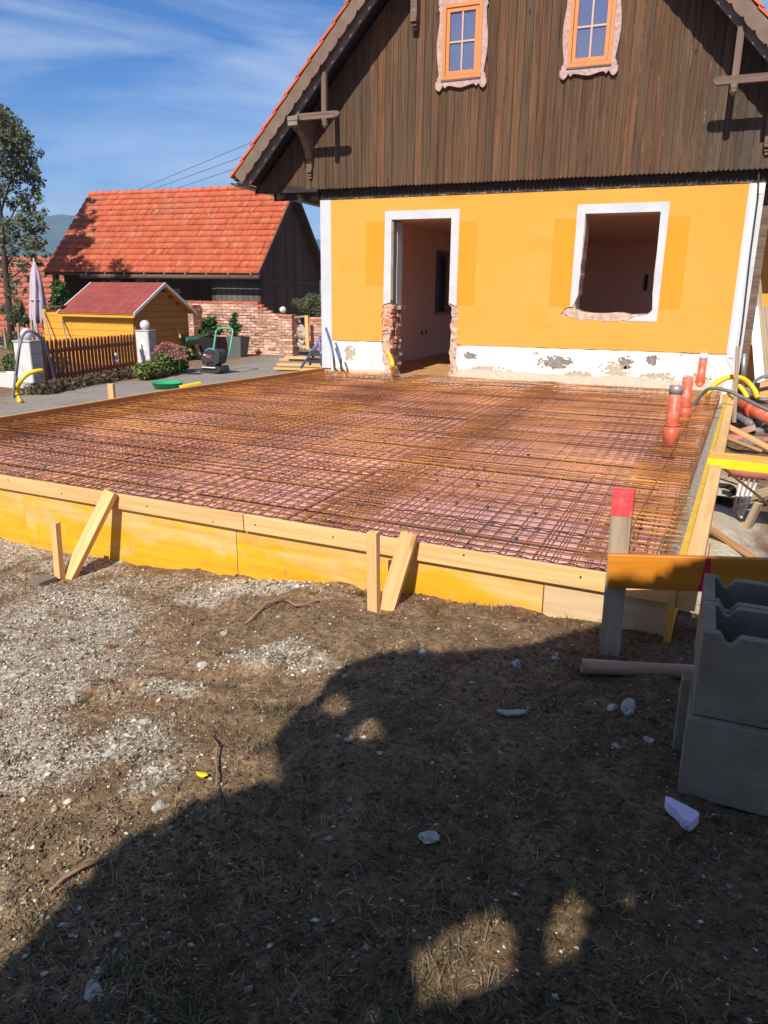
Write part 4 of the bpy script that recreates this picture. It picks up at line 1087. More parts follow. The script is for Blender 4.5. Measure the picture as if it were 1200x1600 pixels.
def bar(p0, p1, r, parent, me=rb_me):
    p0 = Vector(p0); p1 = Vector(p1); d = p1 - p0; x = d.normalized(); u = x.orthogonal().normalized(); w = x.cross(u); ln = d.length
    M = Matrix(((x.x * ln, u.x * r, w.x * r, p0.x), (x.y * ln, u.y * r, w.y * r, p0.y), (x.z * ln, u.z * r, w.z * r, p0.z), (0, 0, 0, 1)))
    return place('bar', me, M, parent)
def mat_of_bars(label, x0, x1, y0, y1, z, sx, sy, skew=0.0, r=.0035, clipped=True):
    t = thing('reinforcement_mesh', label, 'rebar mesh', ((x0 + x1) / 2, (y0 + y1) / 2, z), 'steel mesh mats in the slab')
    x = x0
    while x <= x1 + 1e-3:
        jz = rnd_.uniform(-.004, .004)
        ya = max(y0, front_y(x) + .05); 
        dx = skew * (y1 - ya)
        bar((x + rnd_.uniform(-.006, .006), ya, z + jz), (min(x + dx + rnd_.uniform(-.01, .01), right_x(y1) - .04), y1, z + rnd_.uniform(-.006, .006)), r, t); x += sx
    y = y0
    while y <= y1 + 1e-3:
        xa = max(x0 - .05, left_x(y) + .03); xb = min(x1 + .05 + skew * (y - y0), right_x(y) - .05)
        ya = y + (skew * -.2) * (xb - xa) * 0
        if y > front_y(xa) + .05:
            bar((xa, y + rnd_.uniform(-.008, .008), z + 2 * r + rnd_.uniform(-.004, .004)), (xb, y - .063 * (xb - xa) * (1 - sstep(3.7, 9, y)) + rnd_.uniform(-.008, .008), z + 2 * r + rnd_.uniform(-.004, .004)), r, t)
        y += sy
    return t
mat_of_bars('upper rusty mesh mat running along the left formwork board', -6.32, -4.05, 3.80, 11.9, .318, .1, .1)
mat_of_bars('upper rusty mesh mat in the middle of the slab', -4.22, -1.95, 3.66, 11.9, .328, .1, .1, .004)
mat_of_bars('upper rusty mesh mat beside the orange drain pipes', -2.12, .0, 3.52, 11.9, .318, .1, .1, .012)
mat_of_bars('lower steel mesh close to the pink boards at the left', -6.28, -4.0, 3.85, 11.9, .205, .1, .1, .003)
mat_of_bars('lower steel mesh close to the pink boards in the middle', -4.3, -1.9, 3.72, 11.9, .213, .1, .1)
mat_of_bars('lower steel mesh close to the pink boards at the right', -2.2, .02, 3.58, 11.9, .205, .1, .1, .012)
# denser edge cage along the right and left boards
def edge_cage(label, fx, side):
    t = thing('edge_cage', label, 'rebar cage', (fx(7.5), 7.5, .2), 'bent edge cages of the slab')
    y = 3.75
    while y < 11.8:
        x = fx(y); yy = y + rnd_.uniform(-.012, .012)
        a = Vector((x, yy, .335)); b = Vector((x + side * .42, yy + .01, .335 + rnd_.uniform(-.006, .006)))
        m = MB().tube([b, a, Vector((x, yy, .215)), Vector((x + side * .42, yy + .01, .215))], .0045, 5)
        m.build('stirrup', MAT['rust'], t); y += .1 if side < 0 else .15
    for k, dx in enumerate((.03, .21)):
        for zz in (.345,):
            bar((fx(3.8) + side * dx, 3.72, zz), (fx(11.8) + side * dx, 11.8, zz), .0036, t)
edge_cage('bent rebar cage packed along the yellow edged right board', lambda y: float(right_x(y)) - .10, -1)
edge_cage('bent rebar cage packed along the inside of the left board', lambda y: float(left_x(y)) + .05, 1)
# spacer strips between the layers
for k, yy in enumerate((4.02, 4.55, 5.05, 5.6, 6.25, 7.0, 7.9, 8.9, 10.1, 11.2)):
    for (xa, xb, nm) in ((-6.2, -3.1, 'left'), (-3.0, -.12, 'right')):
        ya = yy + (.20 if nm == 'left' else 0) * (1 - k / 12) + (-.0); yb = ya - .18 * (1 - k / 12)
        if ya < front_y(xa) + .1: continue
        ords = ['first', 'second', 'third', 'fourth', 'fifth', 'sixth', 'seventh', 'eighth', 'ninth', 'tenth'][k]
        t = thing('spacer_strip', f'dark spacer rail across the mesh, {ords} row counted from the front board, {nm} half', 'spacer', ((xa + xb) / 2, ya, .22), 'spacer rails between the mesh layers')
        bar((xa, ya, .30), (xb, yb, .30), .0058, t, rb_dk)
        zig = []; n = 40
        for i in range(n + 1): zig.append(Vector((xa + (xb - xa) * i / n, ya + (yb - ya) * i / n + (.018 if i % 2 else -.018), .222)))
        MB().tube(zig, .004, 4).build('zigzag_foot', MAT['darkrust'], t)
        cl = MB(); 
        for i in range(int((xb - xa) / .1)):
            if rnd_.random() < (.5 if nm == 'right' else .25) * (1 - k / 7):
                s_ = (i + .5) / int((xb - xa) / .1); cl.box((xa + (xb - xa) * s_, ya + (yb - ya) * s_, .322), (.019, .014, .02), Matrix.Rotation(rnd_.uniform(-.5, .5), 3, 'Z'), .003)
        if cl.v: tag(cl.build('clips', MAT['clip'], t), None, None, kind='stuff')
        ur = MB()
        for i in range(3, n, 9): 
            s_ = i / n; q = Vector((xa + (xb - xa) * s_, ya + (yb - ya) * s_, .2)); ur.tube([q, q + Vector((.003, .0, .125))], .003, 4)
        tag(ur.build('uprights', MAT['rust'], t), None, None, kind='stuff')

# ---- front formwork: panels with a rail nailed along the top
fw = thing('front_formwork', 'front shuttering of yellow panels under a pale timber rail', 'formwork', (-3.2, 3.6, 0))
fd = (FR - FL).normalized(); fn = Vector((fd.y, -fd.x, 0))          # towards the viewer
def fpt(x, z, o=0.0):
    p = FL + (FR - FL) * ((x - FL.x) / (FR.x - FL.x)); return Vector((p.x, p.y, z)) + fn * o
for (x0, x1, mt, z0, z1) in ((-6.38, -4.17, 'formply', -.20, .345), (-4.165, -2.37, 'formply', -.20, .34), (-2.365, -.545, 'formply', -.12, .345), (-.54, .02, 'paleply', -.05, .335)):
    beam('panel', fpt(x0, (z0 + z1) / 2), fpt(x1, (z0 + z1) / 2), .022, z1 - z0, MAT[mt], fw, jit=.002)
for (x0, x1) in ((-6.38, -2.292), (-2.285, .025)):
    mid = fpt((x0 + x1) / 2, .335, .024)
    beam('rail', fpt(x0, .335, .027), fpt(x1, .335, .027), .028, .093, MAT['palewood'], fw, bevel=.003, jit=.003)
for (x0, x1) in ((-6.38, -2.292), (-2.285, .025)):
    x = x0 + .08
    while x < x1:
        q_ = fpt(x, .335 + rnd_.uniform(-.03, .03), .0415); MB().tube([q_, q_ + fn * .004], .005, 6).build('nail', MAT['cable'], fw); x += rnd_.uniform(.35, .6)
# ---- left and right formwork
lf = thing('left_formwork', 'long low shuttering board between the mesh and the gravel drive', 'formwork', (-6.4, 7.7, 0))
for a, b in ((LF0, LF1), (LF1, LF2)):
    beam('panel', Vector((a.x, a.y, .215)), Vector((b.x, b.y, .215)), .024, .33, MAT['formply_in'], lf)
    beam('rail', Vector((a.x - .035, a.y, .335)), Vector((b.x - .035, b.y, .335)), .034, .095, MAT['palewood'], lf)
rf_ = thing('right_formwork', 'right shuttering of yellow edged panel and pale timber along the trench', 'formwork', (.25, 7.5, 0))
rdv = (RF1 - RF0).normalized()
nseg = 3
for i in range(nseg):
    a = RF0 + (RF1 - RF0) * (i / nseg); b = RF0 + (RF1 - RF0) * ((i + 1) / nseg) - rdv * .004
    beam('panel', Vector((a.x, a.y, .135)), Vector((b.x, b.y, .135)), .03, .49, MAT['formply'], rf_)
    beam('panel_edge', Vector((a.x, a.y, .383)), Vector((b.x, b.y, .383)), .031, .006, MAT['mustard'], rf_)
    beam('rail', Vector((a.x + .058, a.y + .02, .33)), Vector((b.x + .058, b.y, .33)), .082, .10, MAT['palewood'], rf_, bevel=.003)
for yy in (4.6, 6.2, 8.2, 10.2):
    x = float(right_x(yy)) + .045; beam('stake', (x, yy, -.35), (x + .01, yy, .275), .05, .05, MAT['palewood'], rf_, (0, 1, 0))
# ---- braces in front
def brace(label, base_px, stake_top, strut_a, strut_b, w, dark=False):
    g = G(*base_px)
    t = thing('formwork_brace', label, 'brace', g, 'timber braces holding the front shuttering')
    return t, g
t, g = brace('raking timber brace with thin stake near the left end of the front shuttering', (92, 902), None, None, None, .05)
top = Q(86, 816, g.y); beam('stake', (g.x, g.y, g.z - .15), (top.x, g.y, top.z), .045, .04, MAT['palewood'], t, (0, 1, 0), .002, .001)
s0 = G(108, 902); sx_ = fpt(Q(176, 768, 3.5).x, .36, .06)
s1 = Q(175, 766, sx_.y)
dv = (Vector(s1) - s0).normalized()
beam('strut', s0 - dv * .05, s1 - dv * .01, .075, .055, MAT['palewood'], t, (0, 1, .3), .003, .001)
t, g = brace('raking timber brace with upright stake under the middle of the front shuttering', (585, 953), None, None, None, .05)
top = Q(583, 831, g.y); beam('stake', (g.x, g.y, g.z - .15), (top.x, g.y, top.z), .052, .045, MAT['palewood'], t, (0, 1, 0), .002, .001)
s0 = G(605, 950); s1 = Q(641, 832, fpt(-1.15, .36, .07).y); dv = (Vector(s1) - s0).normalized()
beam('strut', s0 - dv * .05, s1 - dv * .005, .085, .055, MAT['palewood'], t, (0, 1, .3), .003, .001)
# ---- batter board
g = G(950, 1020)
bt = thing('batter_board', 'orange batter board nailed to a grey post with red sprayed top', 'batter board', g)
tp = Q(975, 766, g.y)
pz = tp.z
post = beam('post', (g.x + .01, g.y, g.z - .2), (tp.x, g.y, pz), .082, .055, MAT['oldwood'], bt, (0, 1, 0), .003, .001)
ct = Vector((tp.x, g.y, pz)); dn_ = (Vector((g.x + .01, g.y, g.z - .2)) - ct).normalized()
beam('red_top', ct - dn_ * .002, ct + dn_ * .105, .0845, .0575, MAT['redspray'], post, (0, 1, 0), .003)
yb_ = g.y - .05
A_ = Q(949, 891, yb_); B_ = Q(1200, 900, yb_ + .05)
dvb = (B_ - A_).normalized()
bo = beam('board', A_, A_ + dvb * 1.6, .028, .145, MAT['glossorange'], bt, (0, 0, 1), .003)
nm = Vector((dvb.y, -dvb.x, 0))
MB().prism([Q(1095, 883, yb_) * 0 + A_ + dvb * t_ + Vector((0, 0, z_)) + nm * .0145 for t_, z_ in ((.368, .072), (.385, .072), (.396, -.07), (.352, -.07), (.362, 0))], nm * .0012).build('red_mark', MAT['redmark'], bo)
MB().tube([A_ + dvb * .376 + Vector((0, 0, .07)), A_ + dvb * .376 + Vector((0, 0, .125))], .0018, 5).build('nail', MAT['redmark'], bo)
# ---- drain pipes
def drain(label, base, topp, r, taped, cap=None, mesh_z=.31):
    q = P(*base, mesh_z); tq = Q(*topp, q.y)
    d = (tq - q).normalized(); ln = (tq - q).length
    t = thing('drain_pipe', label, 'drain pipe', q)
    MB().pipe(q - d * .12, tq, r).build('pipe', MAT['orangepipe'], t, True)
    MB().pipe(q - d * .02, q + d * ln * .32, r * 1.13).tube([q + d * (ln * .32 - .005), q + d * (ln * .32 + .012)], r * 1.18, 18).build('socket', MAT['orangepipe'], t, True)
    if taped: MB().pipe(tq - d * .07, tq + d * .004, r * 1.05, .004).tube([tq - d * .02, tq - d * .012], r * .98, 16).build('tape_cap', MAT['greypipe'], t, True)
    if cap: MB().tube([tq - d * .002, tq + d * .09], r * .93, 16).build('foam_plug', MAT['lilac'], t, True)
drain('orange drain pipe with grey taped top, nearest of the three uprights', (1047, 693), (1057, 603), .058, True)
drain('orange drain pipe between the taped one and the lilac plugged one', (1069, 655), (1075, 590), .056, False)
drain('orange drain pipe with a lilac plug by the white plinth', (1092, 610), (1099, 562), .060, False, True)
# ---- hoses standing out of the slab
def hose(name, label, cat, pts, r, mat, ribs=False, group=None):
    # smooth the path
    pts = [Vector(p) for p in pts]; sm = []
    for i in range(len(pts) - 1):
        p0 = pts[max(i - 1, 0)]; p1 = pts[i]; p2 = pts[i + 1]; p3 = pts[min(i + 2, len(pts) - 1)]
        for k in range(8):
            s_ = k / 8; sm.append(0.5 * ((2 * p1) + (p2 - p0) * s_ + (2 * p0 - 5 * p1 + 4 * p2 - p3) * s_ ** 2 + (3 * p1 - p0 - 3 * p2 + p3) * s_ ** 3))
    sm.append(pts[-1])
    rr = r
    if ribs: 
        d_ = []; out2 = []
        for i in range(len(sm) - 1):
            for k in range(3): out2.append(sm[i].lerp(sm[i + 1], k / 3))
        out2.append(sm[-1]); sm = out2; rr = [r * (1.06 if i % 2 else .92) for i in range(len(sm))]
    return tag(MB().tube(sm, rr, 8).build(name, MAT[mat], None, True), label, cat, group)
q = P(613, 592, .3)
hose('yellow_conduit', 'short yellow conduit sticking up beside the broken door opening', 'conduit', [P(614, 592, .2), Q(614, 575, q.y), Q(611, 560, q.y), Q(604, 548, q.y)], .035, 'yellowhose', True)
q = P(525, 585, .3)
hose('blue_pipe', 'tall blue water pipe rising at the house corner', 'pipe', [P(523, 585, .2), Q(522, 565, q.y), Q(518, 540, q.y), Q(509, 512, q.y)], .022, 'bluehose')
hose('blue_pipe', 'shorter blue water pipe bent towards the white house corner', 'pipe', [P(531, 584, .2), Q(533, 566, q.y), Q(529, 548, q.y), Q(524, 535, q.y)], .02, 'bluehose')
t = thing('foam_box', 'white foam block topped by a board round the blue pipes', 'foam block', P(521, 585, .25))
b0 = P(521, 580, .25); MB().box((b0.x, b0.y + .1, .42), (.34, .2, .30), None, .012).build('block', MAT['trimwhite'], t, bevel=.01); 
beam('board', (b0.x - .22, b0.y - .02, .59), (b0.x + .22, b0.y - .02, .60), .12, .03, MAT['palewood'], t)

# ================================================================== CONCRETE BLOCKS
def hollow_block(name, label, M, Lx=.30, Ly=.53, H=.27, group='grey hollow concrete blocks', notch=True):
    """two big cells, webs with notched tops; split groove in the double middle web"""
    t = thing(name, label, 'concrete block', M.translation, group)
    w = .034
    me = MB()
    def web(y0, y1):
        hx = Lx / 2
        pr = [(-hx, H), (-.105, H), (-.085, H - .032), (-.072, H - .034), (-.05, H - .004), (.05, H - .004), (.072, H - .034), (.085, H - .032), (.105, H), (hx, H), (hx, 0), (-hx, 0)]
        if not notch: pr = [(-hx, H - .003), (hx, H - .003), (hx, 0), (-hx, 0)]
        me.prism([M @ Vector((x, y0, z)) for x, z in pr], (M.to_3x3() @ Vector((0, y1 - y0, 0))))
    web(0, w); web(Ly / 2 - .034, Ly / 2 - .004); web(Ly / 2 + .004, Ly / 2 + .034); web(Ly - w, Ly)
    for s in (-1, 1):
        x0 = s * (Lx / 2 - w); x1 = s * Lx / 2
        for (ya, yb) in ((w, Ly / 2 - .034), (Ly / 2 + .034, Ly - w)):
            c = [(min(x0, x1), ya), (max(x0, x1), ya), (max(x0, x1), yb), (min(x0, x1), yb)]
            me.prism([M @ Vector((x, y, 0)) for x, y in c], M.to_3x3() @ Vector((0, 0, H)))
        c = [(min(x0, x1), Ly / 2 - .004), (max(x0, x1), Ly / 2 - .004), (max(x0, x1), Ly / 2 + .004), (min(x0, x1), Ly / 2 + .004)]
        me.prism([M @ Vector((x, y, 0)) for x, y in c], M.to_3x3() @ Vector((0, 0, H - .004)))
    me.build('shell', MAT['block'], t, bevel=.004)
    return t
gb = G(1057, 1245); zb_ = gb.z - .005
lo = P(1057, 1242, zb_); up = P(1081, 1116, zb_ + .272)
def Mz(p, yaw): return Matrix.Translation(p) @ Matrix.Rotation(yaw, 4, 'Z')
HB = .272
hollow_block('concrete_block', 'upper grey block with two open cells showing, on top of the stack', Mz(Vector((up.x + .150, up.y, zb_ + HB)), R_(-.5)), .30, .53, .272)
hollow_block('concrete_block', 'lower grey block at the front carrying the open celled block', Mz(Vector((lo.x + .15, lo.y, zb_)), R_(-2)), .30, .30, HB, notch=False)
bl = P(1050, 1172, gb.z)
tag(MB().box((bl.x + .14, bl.y + .035, zb_ + HB / 2), (.28, .06, HB), None, .002).build('concrete_slab', MAT['block'], None, bevel=.004), 'thin upright concrete piece peeping out left of the lower front block', 'concrete slab')
hollow_block('concrete_block', 'lower right grey block at the picture edge, dark joint at its side', Mz(Vector((lo.x + .465, lo.y - .02, zb_)), R_(-1)), .30, .53, HB, notch=False)
hollow_block('concrete_block', 'upper grey block beyond the open celled one, cut by the picture edge', Mz(Vector((up.x + .47, up.y + .06, zb_ + HB)), R_(-.5)), .30, .53, .272)
# ---- pipe and foam scrap on the ground
a = G(906, 1058); b = G(1080, 1060)
pa = Vector((a.x, a.y + .02, max(a.z, b.z) + .028)); pb = pa + (Vector((b.x, b.y, pa.z)) - pa).normalized() * .62
tag(MB().pipe(pa, pb, .030, .003).build('plastic_pipe', MAT['brownpipe'], None, True), 'short brown plastic pipe lying on the soil beside the block stack', 'pipe')
c = G(1062, 1282)
cut = [(-.050, .034), (-.036, .036), (.0, .026), (.046, .010), (.050, .004), (.042, -.022), (.030, -.040), (.022, -.036), (.012, -.034), (-.012, -.006), (-.030, .004), (-.044, .018)]
rz = Matrix.Rotation(R_(-6), 3, 'Z') @ Matrix.Rotation(R_(8), 3, 'X')
tag(MB().prism([c + Vector((0, 0, .004)) + rz @ Vector((x, y, 0)) for x, y in cut], (0, 0, .036)).build('foam_offcut', MAT['lilac'], None, bevel=.003), 'broken lilac foam offcut on dark soil below the grey blocks', 'foam offcut')

# ================================================================== TRENCH SIDE CLUTTER
def plank(label, p0, p1, w, h, mat, name='plank', cat='plank', up=(0, 0, 1), group=None):
    return tag(beam(name, p0, p1, w, h, MAT[mat], None, up, .003, .001), label, cat, group)
def GP(px, py, z): return P(px, py, z)
# yellow panel bridging from the shuttering
a = P(1104, 708, .41); d = Vector((1.1, -.02, 0))
t = thing('bridging_panel', 'yellow shuttering panel laid across from the right board, bright front edge', 'panel', a)
e0 = P(1106, 718, .415); e1 = P(1200, 728, .415); dv = (e1 - e0).normalized(); pn = Vector((-dv.y, dv.x, 0))
beam('panel', e0 + pn * .15, e0 + pn * .15 + dv * 1.3, .30, .026, MAT['formply'], t)
beam('panel_edge', e0 - pn * .003 + Vector((0, 0, -.02)), e0 - pn * .003 + dv * 1.3 + Vector((0, 0, -.02)), .006, .07, MAT['yellowedge'], t)
plank('wide pale plank sloping down behind the bridging yellow panel', P(1134, 664, .30), P(1225, 712, .05), .11, .03, 'palewood', group='pale planks leaning from the shuttering')
plank('narrow pale batten sloping below the wide pale plank', P(1121, 679, .36), P(1185, 704, .12), .07, .028, 'palewood', group='pale planks leaning from the shuttering')
plank('thin yellow batten slanting across the open trench', P(1118, 722, .34), P(1216, 800, -.05), .02, .02, 'palewood')
plank('beige timber lying across the trench, right of the gravel heap', P(1146, 782, -.08), P(1230, 760, .05), .07, .06, 'oldwood', cat='timber')
plank('short timber leaning in the dark trench corner', P(1165, 828, -.20), P(1186, 785, .05), .06, .05, 'oldwood', cat='timber')
plank('brown stained plank sloping down over the gravel heap', P(1097, 818, .05), P(1225, 902, -.12), .06, .025, 'stainwood')
tag(MB().tube([P(1114, 744, .05), P(1152, 757, -.05)], .008, 6).build('iron_rod', MAT['darkrust']), 'thin dark iron rod above the black pit', 'rod')
# black pit: a lined hole with a rim
q = P(1125, 775, -.12)
prof = [(.12, -.02), (.16, .0), (.20, .10), (.18, .13)]
m = MB(); ring = []
n = 22
def pit(k, f, z): a = 2 * math.pi * k / n; return Vector((q.x + .13 * f * math.copysign(abs(math.cos(a)) ** .6, math.cos(a)), q.y + .26 * f * math.copysign(abs(math.sin(a)) ** .6, math.sin(a)), z))
vs = [pit(k, f, z) for f, z in ((.85, -.28), (.95, -.08), (1.0, -.055), (1.06, -.07)) for k in range(n)]
fs = [tuple(range(n))] + [(i * n + k, i * n + (k + 1) % n, (i + 1) * n + (k + 1) % n, (i + 1) * n + k) for i in range(3) for k in range(n)]
tag(m.add(vs, fs).build('bitumen_sheet', MAT['pitdark'], None, True), 'black bitumen sheet lining a hole beside the gravel heap', 'sheet')
# clay pipe with four white tubes
q = P(1162, 737, .16)
tag(MB().pipe(q + Vector((-.12, 0, 0)), q + Vector((.18, -.02, 0)), .055, .012).build('clay_pipe', MAT['claypipe'], None, True), 'short brick red clay pipe lying over the white tubes', 'pipe')
for k, (xa, xb) in enumerate(((1160, 1146), (1168, 1152), (1178, 1155), (1187, 1158))):
    tag(MB().tube([P(xa, 742, .12), P(xb, 800 + k * 3, -.15)], .012, 8).build('white_tube', MAT['whiteplastic'], None, True), ['leftmost of the four white tubes leaning under the clay pipe', 'second from the left of the four white tubes under the clay pipe', 'third from the left of the four white tubes under the clay pipe', 'rightmost of the four white tubes under the clay pipe'][k], 'tube', 'white tubes in the trench')
q = P(1150, 690, .0)
tag(MB().pipe(q + Vector((-.25, .1, 0)), q + Vector((.35, .05, 0)), .07, .012).build('clay_pipe', MAT['claypipe'], None, True), 'brick red clay pipe lying beneath the pale sloping planks', 'pipe')
q0 = P(1152, 632, .28); q1 = P(1210, 655, .22)
t = thing('drain_pipe', 'thick orange drain pipe lying in the yard near the hoses', 'drain pipe', q0)
MB().pipe(q0, q1, .085, .006).build('pipe', MAT['orangepipe'], t, True); dq = (q1 - q0).normalized(); MB().pipe(q0 + dq * .30, q0 + dq * .42, .097, .012).build('socket', MAT['orangepipe'], t, True)
hose('grey_hose', 'thick grey drainage hose lying below the orange pipe', 'hose', [P(1146, 648, .15), P(1160, 655, .13), P(1172, 662, .1), P(1185, 660, .1)], .055, 'greyhose', True)
hose('yellow_hose', 'yellow hose arching high over the shuttering corner', 'hose', [P(1104, 633, .25), Q(1108, 612, 10.6), Q(1122, 597, 10.7), Q(1143, 589, 10.8), Q(1163, 593, 10.9), Q(1178, 608, 10.9), Q(1184, 622, 10.8)], .033, 'yellowhose', True, 'yellow hoses at the right corner')
hose('yellow_hose', 'yellow hose hanging inside the bigger yellow arch', 'hose', [Q(1148, 590, 10.95), Q(1155, 602, 10.95), Q(1163, 613, 10.9), Q(1168, 622, 10.85)], .03, 'yellowhose', True, 'yellow hoses at the right corner')
hose('black_hose', 'black hose running from the mesh across the yellow arch', 'hose', [P(1083, 633, .33), Q(1096, 617, 10.0), Q(1110, 607, 9.9), Q(1135, 610, 9.8), Q(1160, 621, 9.7), Q(1185, 634, 9.5), Q(1212, 646, 9.4)], .022, 'greyhose')
t_ = []
for i in range(40):
    a = i / 40 * math.pi * 6.2; t_.append(P(1194, 623, .3) + Vector((math.cos(a) * (.16 + .01 * math.sin(a * .3)), .02 * i / 40 * 6, .14 + math.sin(a) * .16)))
hose('hose_coil', 'coil of dark hose standing at the right picture edge', 'hose coil', t_, .02, 'greyhose')
plank('pale rough stake standing at the far end of the right shuttering', P(1147, 660, .1), Q(1153, 541, P(1147, 660, .1).y), .045, .04, 'oldwood', 'stake', 'stake', (0, 1, 0))
tag(MB().tube([P(1145, 610, .2), Q(1145, 562, P(1145, 610, .2).y)], .008, 6).build('steel_pin', MAT['darkrust']), 'thin steel pin beside the pale rough stake', 'pin')
# old boards leaning at the house corner
Yl = 12.35
for k, (bx, by, tx, ty, w, mt, lb) in enumerate(((1184, 598, 1174, 466, .07, 'trimwhite', 'narrow white lath leaning at the house corner, foremost'), (1191, 596, 1180, 472, .07, 'trimwhite', 'white lath leaning just right of the foremost lath'),
        (1199, 596, 1182, 430, .10, 'oldwood', 'tall greyed board leaning behind the white laths'), (1208, 592, 1193, 480, .13, 'oldwood', 'short greyed board leaning at the right picture edge'))):
    a = Q(bx, by, Yl + k * .08); b = Q(tx, ty, Yl + .35 + k * .08)
    plank(lb, a, b, w, .025, mt, 'board', 'board', (0, 1, 0), 'old boards leaning at the house corner')
q = P(1165, 600, .25)
tag(MB().tube([Q(1160, 600, 12.1), Q(1163, 552, 12.1)], [.035, .03], 10).build('pole', MAT['metal'], None, True), 'stubby metal pole with dark cap by the house corner', 'pole')
for k, (px, py) in enumerate(((1172, 690), (1180, 645), (1190, 672), (1165, 672), (1175, 600), (1190, 608), (1172, 612))):
    q = P(px, py, .05 if py > 640 else .28)
    tag(MB().box(q, (.24, .11, .06), Matrix.Rotation(rnd_.uniform(-1, 1), 3, 'Z') @ Matrix.Rotation(rnd_.uniform(-.4, .4), 3, 'Y'), .008).build('old_brick', MAT['oldbrick' if k % 2 else 'greymortar'], None), ['dusty brick lying under the pale sloping planks', 'old brick beside the thick orange drain pipe', 'grey rubble lump below the grey drainage hose', 'old brick at the trench end of the clay pipe', 'grey rubble lump by the leaning white laths', 'old brick at the foot of the leaning grey boards', 'grey rubble lump inside the yellow hose arch'][k], 'brick', 'loose bricks in the right yard')

# ================================================================== BARN AND ROOFS BEYOND
def tile_field(name, p00, eave, up, nrow, ncol, mat, parent, lift=.05, wave=.03, sag=0.0):
    """pantile rows: p00 lower left corner, eave vector along, up vector up the slope; each tile its own curved strip, courses stepped"""
    p00 = np.array(p00); E = np.array(eave) / ncol; U = np.array(up) / nrow
    nrm = np.cross(eave, up); nrm = nrm / np.linalg.norm(nrm)
    if nrm[2] < 0: nrm = -nrm
    V = []; F = []; rn = []
    prof = [(0.0, 0.0), (.12, .9), (.30, 1.0), (.48, .25), (.75, 0.0), (.985, .12)]
    for i in range(nrow):
        dr = RNG.uniform(-.1, .1)
        for j in range(ncol):
            o = len(V); base = p00 + U * i + E * j; jit = RNG.normal(0, .006)
            sg = -sag * math.sin(math.pi * (j + .5) / ncol) * math.sin(math.pi * (i + .5) / nrow)
            for (u, h) in prof:
                V.append(base + E * u + nrm * (lift + h * wave + jit + sg) - U * (.06 + jit)); 
            for (u, h) in prof:
                V.append(base + E * u + nrm * (.008 + h * wave + sg) + U * .99)
            for (u, h) in prof:
                V.append(base + E * u + nrm * (lift - .03 + h * wave * .5 + jit + sg) - U * (.06 + jit))
            k = len(prof)
            for q_ in range(k - 1):
                F.append((o + q_, o + q_ + 1, o + k + q_ + 1, o + k + q_)); F.append((o + 2 * k + q_, o + 2 * k + q_ + 1, o + q_ + 1, o + q_))
            r0 = np.clip(.5 + dr + RNG.normal(0, .2), 0, 1); rn += [r0] * (2 * (k - 1))
    return numesh(name, V, F, mat, parent, rn, 'stuff')
BY0, BY1 = 20.0, 22.4
BXl, BXr = -20.55, -12.2
BZe, BZr = 2.28, 4.92
barn = thing('barn', 'old timber barn with a steep orange tiled roof and open dark front', 'barn', (-16.4, 22.4, 0))
e0 = Vector((BXl, BY0, BZe)); e1 = Vector((BXr, BY0, BZe - .07)); r0 = Vector((BXl, BY1, BZr)); r1 = Vector((BXr, BY1, BZr - .04))
bk0 = Vector((BXl, 2 * BY1 - BY0, BZe)); bk1 = Vector((BXr, 2 * BY1 - BY0, BZe - .07))
MB().prism([e0 + Vector((.02, .02, -.05)), r0 + Vector((.02, 0, -.05)), bk0 + Vector((.02, 0, -.05)), bk0 + Vector((.02, -.1, -.13)), r0 + Vector((.02, 0, -.16)), e0 + Vector((.02, .1, -.13))], (BXr - BXl - .04, 0, -.05)).build('roof', MAT['barnwood'], barn)
tile_field('roof_tiles', e0 + Vector((0, -.03, -.03)), e1 - e0, r0 - e0, 14, 92, MAT['barntile'], barn, .05, .024, .0)
for k in range(26):
    x0 = BXl + (BXr - BXl) * k / 26; x1 = BXl + (BXr - BXl) * (k + 1.12) / 26
    z = BZr + .02 - .04 * k / 26 + rnd_.uniform(-.008, .008) - .02 * math.sin(math.pi * k / 26)
    MB().tube([(x0, BY1, z), (min(x1, BXr + .02), BY1, z + .015)], [.075, .09], 8).build('ridge_tile', MAT['tilered'], barn, True)
# verge boards, gutter with hooks
for xx in (BXl - .02, BXr - .02):
    MB().prism([(xx, BY0 - .02, BZe - .22), (xx, BY1, BZr - .20), (xx, BY1, BZr + .0), (xx, BY0 - .02, BZe - .03)], (.04, 0, 0)).build('verge_board', MAT['barnwood'], barn)
MB().tube([(BXl + 1.6, BY0 - .07, BZe - .17), (BXr + .02, BY0 - .07, BZe - .20)], .07, 8).build('gutter', MAT['barnwood'], barn, True)
for k in range(9):
    x = BXl + 1.9 + k * .78
    MB().box((x, BY0 - .09, BZe - .10), (.035, .14, .09)).build('gutter_hook', MAT['metal'], barn)
# gable of upright boards, front posts and dark inside
y = BY0 + .45
gx_ = BXr - .28
while y < 2 * BY1 - BY0 - .4:
    w = .19; ztop_ = BZe + (BZr - BZe) * (1 - abs(y + w / 2 - BY1) / (BY1 - BY0)) - .22
    beam('gable_board', (gx_ + rnd_.uniform(-.006, .006), y + w / 2, -.2), (gx_, y + w / 2, ztop_), w - .012, .03, MAT['barnwood'], barn, (1, 0, 0)); y += w
MB().span((gx_ - .06, BY0 + .45, 1.95), (gx_ + .035, 2 * BY1 - BY0 - .4, 2.03)).build('gable_rail', MAT['barnwood'], barn)
MB().span((BXl + .3, 2 * BY1 - BY0 - .5, -.5), (gx_, 2 * BY1 - BY0 - .45, BZe)).span((BXl + .3, BY0 + .5, -.5), (BXl + .35, 2 * BY1 - BY0 - .45, BZe)).build('back_wall', MAT['barnwood'], barn)
